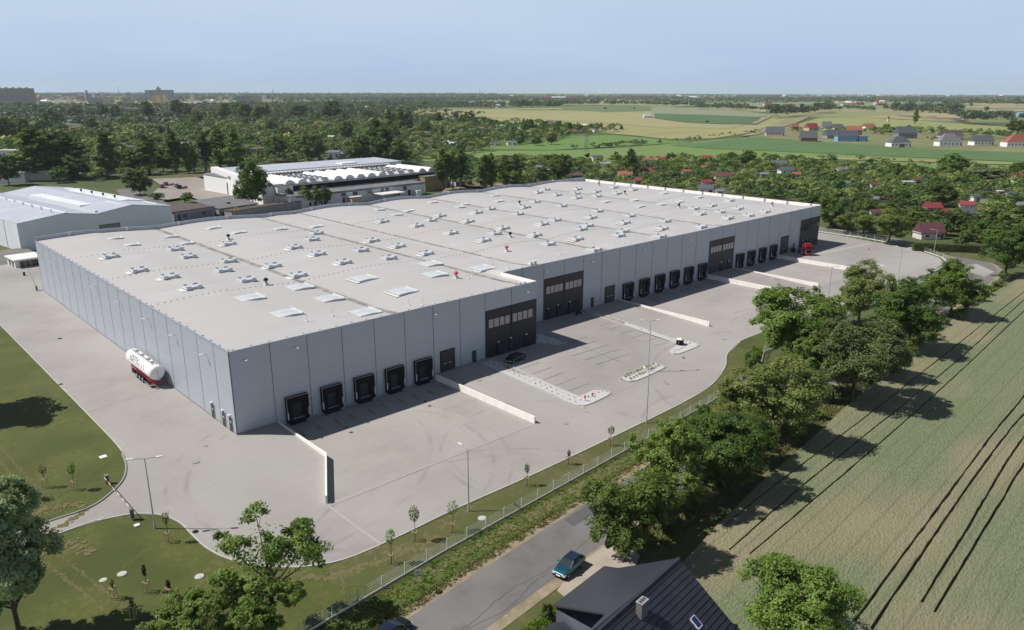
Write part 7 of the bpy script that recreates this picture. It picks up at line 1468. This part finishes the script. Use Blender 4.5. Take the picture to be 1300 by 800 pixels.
# ---------------- allotment trees: individuals nearest, the rest woodland
rng = random.Random(21)
def inpoly(p, q):
    c = False; n_ = len(q)
    for i in range(n_):
        x1, y1 = q[i]; x2, y2 = q[(i+1) % n_]
        if (y1 > p[1]) != (y2 > p[1]) and p[0] < (x2-x1)*(p[1]-y1)/(y2-y1)+x1: c = not c
    return c
OC = np.array(OCC); occ = OC[:, :2]; ohw = OC[:, 2]
def shown(x, y, z=3.0):
    px, py, k = PX(x, y, z); return k > 0 and -30 < px < 1330
gard = P([(655, 240), (740, 231), (840, 241), (960, 254), (1046, 266), (1046, 292), (1080, 298), (1150, 305), (1158, 300), (1250, 318), (1340, 330), (1340, 226), (1290, 222), (1200, 222), (1150, 216), (1060, 212), (1000, 206), (950, 205), (900, 205), (800, 205), (740, 207), (660, 206), (560, 207), (540, 240), (600, 238)])
x_ = [p[0] for p in gard]; y_ = [p[1] for p in gard]
cand = []
stepg = 5.6
gx = min(x_)
while gx < max(x_):
    gy = min(y_)
    while gy < max(y_):
        x = gx+rng.uniform(-2.6, 2.6); y = gy+rng.uniform(-2.6, 2.6); gy += stepg
        if not inpoly((x, y), gard): continue
        if 225 < x < 262 and -32 < y < 30 and x < 243: continue
        if x < 240 and y < 136: continue
        # keep the camera-side view of the cottages open
        dv = occ-np.array([x, y]); dd = np.hypot(dv[:, 0], dv[:, 1]); near = dd.min()
        if (dd < ohw+2.5).any(): continue
        cv = occ-np.array([CPOS[0], CPOS[1]]); cu = cv/np.linalg.norm(cv, axis=1)[:, None]; al = ((np.array([x, y])-CPOS[:2])*cu).sum(1); dist = np.linalg.norm(cv, axis=1); perp = np.abs((x-CPOS[0])*cu[:, 1]-(y-CPOS[1])*cu[:, 0])
        if ((dist-al > 0) & (dist-al < 26) & (perp < 4+ohw)).any(): sc_ = .35
        else: sc_ = 1
        if rng.random() < .10: continue
        cand.append((math.dist((x, y), (CPOS[0], CPOS[1])), x, y, sc_))
    gx += stepg
cand.sort()
ind = cand[:175]; rest = cand[175:]
kinds = [('round', 4.5, 7.5, 3.0, 'garden_tree', 'round green fruit tree in the mass of the allotment gardens right of the warehouse', 'round fruit trees of the allotment gardens'),
         ('roundB', 4, 6.5, 3.0, 'garden_tree', 'low spreading green tree in the mass of the allotment gardens right of the warehouse', 'spreading trees of the allotment gardens'),
         ('bushy', 2.2, 4.2, 2.4, 'garden_shrub', 'leafy green shrub in the mass of the allotment gardens right of the warehouse', 'leafy shrubs of the allotment gardens'),
         ('fir', 5, 9, 1.8, 'conifer', 'dark pointed conifer in the mass of the allotment gardens right of the warehouse', 'conifers of the allotment gardens')]
for d_, x, y, sc_ in ind:
    k_ = kinds[rng.choices((0, 1, 2, 3), (4, 4, 3, .5))[0]]
    if sc_ < 1: k_ = kinds[2]
    hh = rng.uniform(k_[1], k_[2])*(.5 if sc_ < 1 else 1.0); put(k_[0], x, y, hh, k_[3]*rng.uniform(.8, 1.3)*(.6 if sc_ < 1 else 1), k_[5], name=k_[4], group=k_[6])
def wood(name, pts_, mt, quad_n, label, leaf=.32, seed=1, size_by=None):
    """many far trees as one leafy mass: pts = (x, y, z0, height, radius)"""
    rg = np.random.default_rng(seed); A = np.array(pts_); n_ = len(A); ids = np.repeat(np.arange(n_), quad_n); m_ = len(ids); T = A[ids]
    lb = rg.normal(size=(n_, 5, 3)); lb /= np.linalg.norm(lb, axis=2)[..., None]; lb[..., 2] = np.abs(lb[..., 2])*.8
    li = rg.integers(0, 5, m_); L_ = lb[ids, li]*.42
    d = rg.normal(size=(m_, 3)); d /= np.linalg.norm(d, axis=1)[:, None]; d[:, 2] = np.where(d[:, 2] < -.2, -d[:, 2], d[:, 2])
    u = L_+d*.58*(rg.uniform(.6, 1, m_)**.5)[:, None]
    pos = np.stack([T[:, 0]+u[:, 0]*T[:, 4], T[:, 1]+u[:, 1]*T[:, 4], T[:, 2]+T[:, 3]*.5+u[:, 2]*T[:, 3]*.5], 1)
    me = quads(name, pos, d+L_, leaf*T[:, 4], rg, mt, up=.3); tn = rg.uniform(-.6, .75, n_)[ids]; at_ = me.attributes.new('tint', 'FLOAT', 'FACE'); at_.data.foreach_set('value', tn.astype(np.float32)); o = link(name, me); tag(o, label, 'woodland', kind='stuff'); return o
pts_ = []
for d_, x, y, sc_ in rest:
    r_ = rng.uniform(2.2, 4.6)*(.4 if sc_ < 1 else 1); pts_.append((x, y, zt(x, y), r_*rng.uniform(1.25, 1.8), r_))
wood('garden_greenery', pts_, M['leaf_wood'], 150, 'mass of bushes and trees filling the allotment gardens', .2, 3)
# left and middle wood
wl = P([(-30, 232), (20, 226), (60, 228), (125, 231), (160, 226), (178, 224), (280, 214), (300, 219), (340, 209), (520, 207), (560, 207), (600, 197), (640, 186), (700, 180), (735, 172), (790, 168), (740, 164), (640, 160), (600, 155), (560, 152), (520, 150), (522, 140), (640, 138), (640, 133), (560, 131), (440, 131.5), (300, 134), (200, 136), (100, 135), (-40, 137)])
x_ = [p[0] for p in wl]; y_ = [p[1] for p in wl]
def fill(poly_pts, d0, d1, spacing):
    out = []
    x = min(p[0] for p in poly_pts)
    while x < max(p[0] for p in poly_pts):
        y = min(p[1] for p in poly_pts)
        while y < max(p[1] for p in poly_pts):
            X = x+rng.uniform(-.5, .5)*spacing; Y = y+rng.uniform(-.5, .5)*spacing; y += spacing
            d_ = math.dist((X, Y), (CPOS[0], CPOS[1]))
            if d0 <= d_ < d1 and inpoly((X, Y), poly_pts) and shown(X, Y): out.append((X, Y, d_))
        x += spacing
    return out
def clear(X, Y, rad, dep):
    cv = occ-CPOS[:2]; dist = np.linalg.norm(cv, axis=1); cu = cv/dist[:, None]; al = (X-CPOS[0])*cu[:, 0]+(Y-CPOS[1])*cu[:, 1]; perp = np.abs((X-CPOS[0])*cu[:, 1]-(Y-CPOS[1])*cu[:, 0]); g_ = dist-al
    return bool(((g_ > -6) & (g_ < dep) & (perp < rad+ohw)).any())
a1 = fill(wl, 300, 620, 6.5); a2 = fill(wl, 620, 1200, 9); a3 = fill(wl, 1200, 3400, 18)
def tofp(lst_, r0, r1, dep=14):
    o = []
    for X, Y, d_ in lst_:
        if rng.random() < .14: continue
        r_ = rng.uniform(r0, r1)*(1.5 if rng.random() < .1 else 1)
        c_ = clear(X, Y, 1.5+r_*.8, dep*d_/260)
        if c_: 
            if rng.random() < .85: continue
            r_ *= .4
        hh = r_*rng.uniform(1.15, 1.8); o.append((X, Y, LOW, hh, r_))
    return o
wood('woodland', tofp(a1, 2.6, 4.4), M['leaf_wood'], 110, 'dense green gardens and woodland behind the factory', .22, 5)
wood('woodland', tofp(a2, 3.2, 6.2), M['leaf_wood'], 60, 'farther green woodland reaching towards the town', .26, 6)
wood('far_woodland', tofp(a3, 5, 9), M['leaf_far'], 26, 'distant dark woodland before the town', .3, 7)
# taller crowns that stand out of the wood
n_ind = 0
tall = [('poplar', 60, 165, 143, 10), ('poplar', 32, 190, 150, 14), ('bigdark', 28, 180, 150, 26), ('bigdark', 10, 182, 148, 26), ('poplar', 66, 160, 139, 16), ('bigdark', 72, 160, 144, 22), ('bigdark', 56, 170, 152, 22), ('bigdark', 95, 150, 136, 16), ('bigdark', 132, 152, 132, 16), ('bigdark', 148, 152, 133, 14), ('bigdark', 188, 152, 128, 16), ('bigdark', 226, 150, 126, 18), ('bigdark', 236, 150, 131, 14), ('bigdark', 285, 155, 130, 18), ('bigdark', 300, 152, 130, 18), ('bigdark', 312, 155, 130, 18), ('poplar', 340, 150, 131, 8), ('bigdark', 422, 155, 127, 26), ('bigdark', 330, 155, 134, 20), ('bigdark', 380, 152, 132, 22), ('poplar', 495, 168, 137, 16), ('poplar', 510, 168, 138, 16), ('poplar', 520, 168, 139, 14), ('bigdark', 555, 160, 143, 14), ('bigdark', 590, 158, 145, 14), ('fir', 562, 178, 160, 9), ('bigdark', 615, 158, 148, 12), ('bigdark', 672, 170, 151, 16), ('poplar', 665, 168, 150, 8), ('bigdark', 690, 170, 153, 16), ('bigdark', 708, 170, 153, 14), ('bigdark', 722, 168, 155, 10), ('fir', 789, 165, 158, 7), ('fir', 733, 165, 154, 4), ('fir', 603, 155, 149, 4), ('big', 700, 184, 169, 15), ('bigdark', 681, 185, 174, 14), ('bigdark', 660, 184, 174, 12), ('fir', 216, 180, 156, 7), ('plum', 205, 176, 160, 8), ('bigdark', 270, 176, 160, 16), ('big', 440, 178, 154, 20), ('bigdark', 365, 178, 160, 20), ('bigdark', 250, 160, 140, 16), ('bigdark', 160, 165, 148, 18), ('bigdark', 115, 168, 150, 18), ('big', 345, 170, 152, 18), ('big', 500, 180, 158, 18), ('big', 540, 170, 152, 14)]
for i, (k_, px, py, ty, wp) in enumerate(tall):
    sp_ = {'poplar': 'tall narrow poplar', 'bigdark': 'dark broad tree', 'fir': 'dark conifer', 'big': 'bright broad tree', 'plum': 'purple-leaved tree'}[k_]
    side = 'left' if px < 250 else 'middle' if px < 450 else 'right'
    px_tree(k_, px, py, ty, wp, f'{sp_} standing out of the {side} part of the distant wood', name='poplar' if k_ == 'poplar' else 'tree', group=f'{sp_}s standing out of the {side} distant wood')
# hedges and clumps among the fields
def row(pl, n_, h0, h1, r0, r1, jx, jy, z=LOW):
    o = []
    for i in range(n_):
        t = rng.random()*(len(pl)-1); k = int(t); f_ = t-k; px = pl[k][0]+(pl[k+1][0]-pl[k][0])*f_+rng.uniform(-jx, jx); py = pl[k][1]+(pl[k+1][1]-pl[k][1])*f_+rng.uniform(-jy, jy); X, Y = G(px, py, z); o.append((X, Y, z, rng.uniform(h0, h1), rng.uniform(r0, r1)))
    return o
wood('field_hedge', row([(718, 189), (760, 188), (800, 184), (848, 181)], 46, 2, 6, 1.6, 4, 2, .8)+row([(850, 180.5), (880, 178), (905, 174), (940, 171), (975, 167)], 34, 2, 5, 1.5, 3.2, 2, .8), M['leaf_wood'], 60, 'hedge of bushes between the green meadows', .25, 11)
wood('field_bushes', row([(985, 205), (1080, 204), (1160, 209), (1300, 218)], 26, 2, 5, 1.5, 3, 4, 2)+row([(1060, 198), (1140, 205), (1230, 210)], 10, 1.5, 3, 1.2, 2.2, 4, 1.5), M['leaf_wood'], 50, 'scattered bushes along the meadow strip', .25, 12)
wood('field_clump', row([(648, 139.5), (680, 139.5), (711, 139.5)], 90, 20, 32, 9, 15, 1.5, .6), M['leaf_far'], 34, 'dark tree clump at the far edge of the tan field', .3, 13)
wood('tree_belt', row([(712, 133.6), (760, 133.6), (830, 134.6), (880, 136), (950, 140)], 210, 12, 22, 9, 15, 2, .5)+row([(885, 138.5), (900, 139.2), (940, 141), (990, 143)], 60, 12, 20, 9, 14, 2, .5), M['leaf_far'], 28, 'long belt of trees across the far fields', .3, 14)
wood('field_clump', row([(978, 150), (1000, 148), (1020, 147), (1040, 144), (1055, 142)], 110, 16, 30, 8, 13, 4, 1.6)+row([(975, 138), (985, 139), (1000, 143)], 30, 10, 18, 8, 12, 3, 1), M['leaf_far'], 40, 'dark wood clump beyond the village at the track', .28, 15)
wood('field_clump', row([(1125, 146), (1160, 148), (1200, 151), (1215, 154)], 90, 22, 36, 8, 13, 5, 1.5)+row([(1215, 156), (1240, 158), (1285, 158)], 46, 16, 26, 7, 11, 4, 1.5)+row([(1255, 150), (1300, 152)], 20, 10, 16, 6, 10, 4, 2), M['leaf_grey'], 44, 'grey-green wood clump behind the village', .28, 16)
wood('tree_belt', row([(1040, 141), (1080, 139), (1110, 141)], 40, 8, 14, 7, 11, 3, 1), M['leaf_far'], 34, 'belt of trees between the wood clumps', .3, 17)
wood('village_greenery', row([(1040, 168), (1070, 169), (1105, 168), (1130, 172)], 60, 4, 8, 2.5, 4.5, 4, 2.5)+row([(1120, 168), (1180, 170), (1240, 173), (1300, 176)], 110, 5, 11, 3, 5.5, 4, 3)+row([(975, 167), (1020, 167)], 16, 2, 5, 2, 3, 4, 2)+row([(1175, 178), (1195, 178)], 10, 3, 5, 2, 3, 4, 2)+row([(1222, 180), (1236, 180)], 8, 3, 5, 2, 3, 4, 2), M['leaf_wood'], 60, 'garden trees and hedges of the village', .26, 18)
px_tree('poplar', 1161, 158, 137, 9, 'tall dark narrow tree rising behind the village', name='poplar'); px_tree('bigdark', 1291, 172, 152, 26, 'broad dark tree at the right edge above the red-roofed house'); px_tree('round', 768, 139, 136, 5, 'lone tree in the far green field'); px_tree('round', 805, 139, 136.3, 4, 'lone small tree at the far field strip'); px_tree('round', 898, 156, 153, 6, 'lone bush in the dark green crop'); px_tree('round', 1053, 134, 128, 6, 'lone round tree beyond the far clump'); px_tree('round', 1222, 139, 133, 7, 'lone round tree beyond the village wood, left of its neighbour'); px_tree('round', 1233, 136, 131, 5, 'lone round tree beyond the village wood, right of its neighbour'); px_tree('bigdark', 1290, 134, 124, 9, 'lone dark tree on the far right plain'); px_tree('bigdark', 1252, 142, 135, 6, 'small lone tree on the far right field')
# hedgerows and woods of the plain up to the horizon
pl_ = []
for _ in range(150):
    d_ = rng.uniform(1600, 5200); a_ = CYAW+rng.uniform(-.2, .62)
    X0 = CPOS[0]+d_*math.sin(a_); Y0 = CPOS[1]+d_*math.cos(a_)
    px, py, k = PX(X0, Y0, 0)
    if px > 520 and py > 133: continue
    th = rng.uniform(0, 3.14); L_ = rng.uniform(60, 420); n_ = int(L_/14)
    for i in range(n_): t = (i-n_/2)*14; pl_.append((X0+t*math.cos(th)+rng.uniform(-5, 5), Y0+t*math.sin(th)+rng.uniform(-5, 5), LOW, rng.uniform(8, 16), rng.uniform(7, 12)))
wood('hedgerows', pl_, M['leaf_far'], 22, 'hedgerows and small woods on the far plain', .3, 19)
pl_ = []
for _ in range(130):
    d_ = 4200*math.exp(rng.uniform(0, 1.1)); a_ = CYAW+rng.uniform(-.4, .66); X0 = CPOS[0]+d_*math.sin(a_); Y0 = CPOS[1]+d_*math.cos(a_); th = rng.uniform(-.5, .5)-a_; L_ = rng.uniform(200, 1500); n_ = int(L_/34)
    for i in range(n_): t = (i-n_/2)*34; pl_.append((X0+t*math.cos(th)+rng.uniform(-14, 14), Y0+t*math.sin(th)+rng.uniform(-14, 14), LOW, rng.uniform(7, 17), rng.uniform(18, 34)))
wood('horizon_forest', pl_, M['leaf_far'], 16, 'dark forest bands just below the horizon', .36, 20)
pl_ = []
for _ in range(1500):
    a_ = CYAW+rng.uniform(-.68, -.02)+0; d_ = rng.uniform(6800, 12000); pl_.append((CPOS[0]+d_*math.sin(a_), CPOS[1]+d_*math.cos(a_), LOW, rng.uniform(14, 24), rng.uniform(30, 60)))
wood('horizon_forest', pl_, M['leaf_far'], 16, 'continuous forest on the left horizon behind the town', .36, 22)
# verge weeds, dry grass tufts, stray bushes under the roadside trees
def tufts(name, n_, fun, mt, label, s0, s1, seed):
    rg = np.random.default_rng(seed); P_ = []
    for _ in range(n_):
        p = fun(rg)
        if p is None: continue
        P_.append(p)
    A = np.array(P_); m_ = len(A); k = 6; ids = np.repeat(np.arange(m_), k); T = A[ids]; a = rg.uniform(0, 6.28, m_*k); hgt = T[:, 2]*rg.uniform(.5, 1.1, m_*k); ln = hgt*rg.uniform(.2, .8, m_*k)
    bx_ = T[:, 0]+rg.normal(0, .12, m_*k); by_ = T[:, 1]+rg.normal(0, .12, m_*k); z0 = np.array([zt(q[0], q[1]) for q in A])[ids]-.05; wd = .05+hgt*.12
    px_, py_ = -np.sin(a)*wd, np.cos(a)*wd
    V = np.stack([np.stack([bx_-px_, by_-py_, z0], 1), np.stack([bx_+px_, by_+py_, z0], 1), np.stack([bx_+np.cos(a)*ln+px_*.3, by_+np.sin(a)*ln+py_*.3, z0+hgt], 1), np.stack([bx_+np.cos(a)*ln-px_*.3, by_+np.sin(a)*ln-py_*.3, z0+hgt], 1)], 1).reshape(-1, 3)
    M_ = m_*k; me = bpy.data.meshes.new(name); me.vertices.add(M_*4); me.vertices.foreach_set('co', V.astype(np.float32).ravel()); me.loops.add(M_*4); me.loops.foreach_set('vertex_index', np.arange(M_*4, dtype=np.int32)); me.polygons.add(M_); me.polygons.foreach_set('loop_start', np.arange(0, M_*4, 4, dtype=np.int32)); me.polygons.foreach_set('loop_total', np.full(M_, 4, dtype=np.int32)); me.materials.append(mt); me.update(calc_edges=True)
    tag(link(name, me), label, 'grass', kind='stuff')
rc = [p for p in road_c if -30 < p[0] < 200]
def ry(x):
    for i in range(len(rc)-1):
        if rc[i][0] <= x <= rc[i+1][0]: t = (x-rc[i][0])/(rc[i+1][0]-rc[i][0]); return rc[i][1]+(rc[i+1][1]-rc[i][1])*t
    return rc[-1][1]
def f1(rg): x = -20+200*rg.random()**1.6; y = ry(x)+rg.uniform(4.3, 8.4); return (x, y, rg.uniform(.06, .26)) if y < -44.6+.056*x else None
tufts('verge_weeds', 4200, f1, M['weed'], 'tall green weeds on the bank between road and fence', .2, .6, 31)
def f2(rg): x = 25+170*rg.random()**1.5; return (x, ry(x)-rg.uniform(4.6, 9), rg.uniform(.15, .45))
tufts('verge_grass', 8000, f2, M['drygrass'], 'tall half-dry grass on the wheat side of the road', .2, .6, 32)
def f3(rg): x = -20+200*rg.random(); return (x, ry(x)+rg.uniform(4.0, 5.4), rg.uniform(.1, .3))
tufts('dry_grass', 3500, f3, M['drygrass'], 'bleached grass fringe along the road edge', .2, .6, 33)
def f4(rg): x = rg.uniform(-6, 11); return (x, rg.uniform(-64, -59.5-.0*x), rg.uniform(.08, .3))
tufts('garden_grass', 2500, f4, M['weed'], 'long grass in front of the dark-roofed house', .2, .6, 34)

# ================================================================== HAZE
q = MB(); q.box(-8990, 15990, -8990, 15990, LOW-2.2, 160)
hm = bpy.data.materials.new('haze'); hm.use_nodes = True; nn_ = hm.node_tree.nodes; nn_.remove(nn_['Principled BSDF'])
pv = nn_.new('ShaderNodeVolumePrincipled'); pv.inputs['Color'].default_value = (0.78, 0.88, 1.0, 1); pv.inputs['Density'].default_value = 0.000045; pv.inputs['Anisotropy'].default_value = 0.1
hm.node_tree.links.new(pv.outputs[0], nn_['Material Output'].inputs['Volume'])
tag(q.build('haze', hm), 'thin bluish haze over the whole plain', 'haze', kind='stuff')
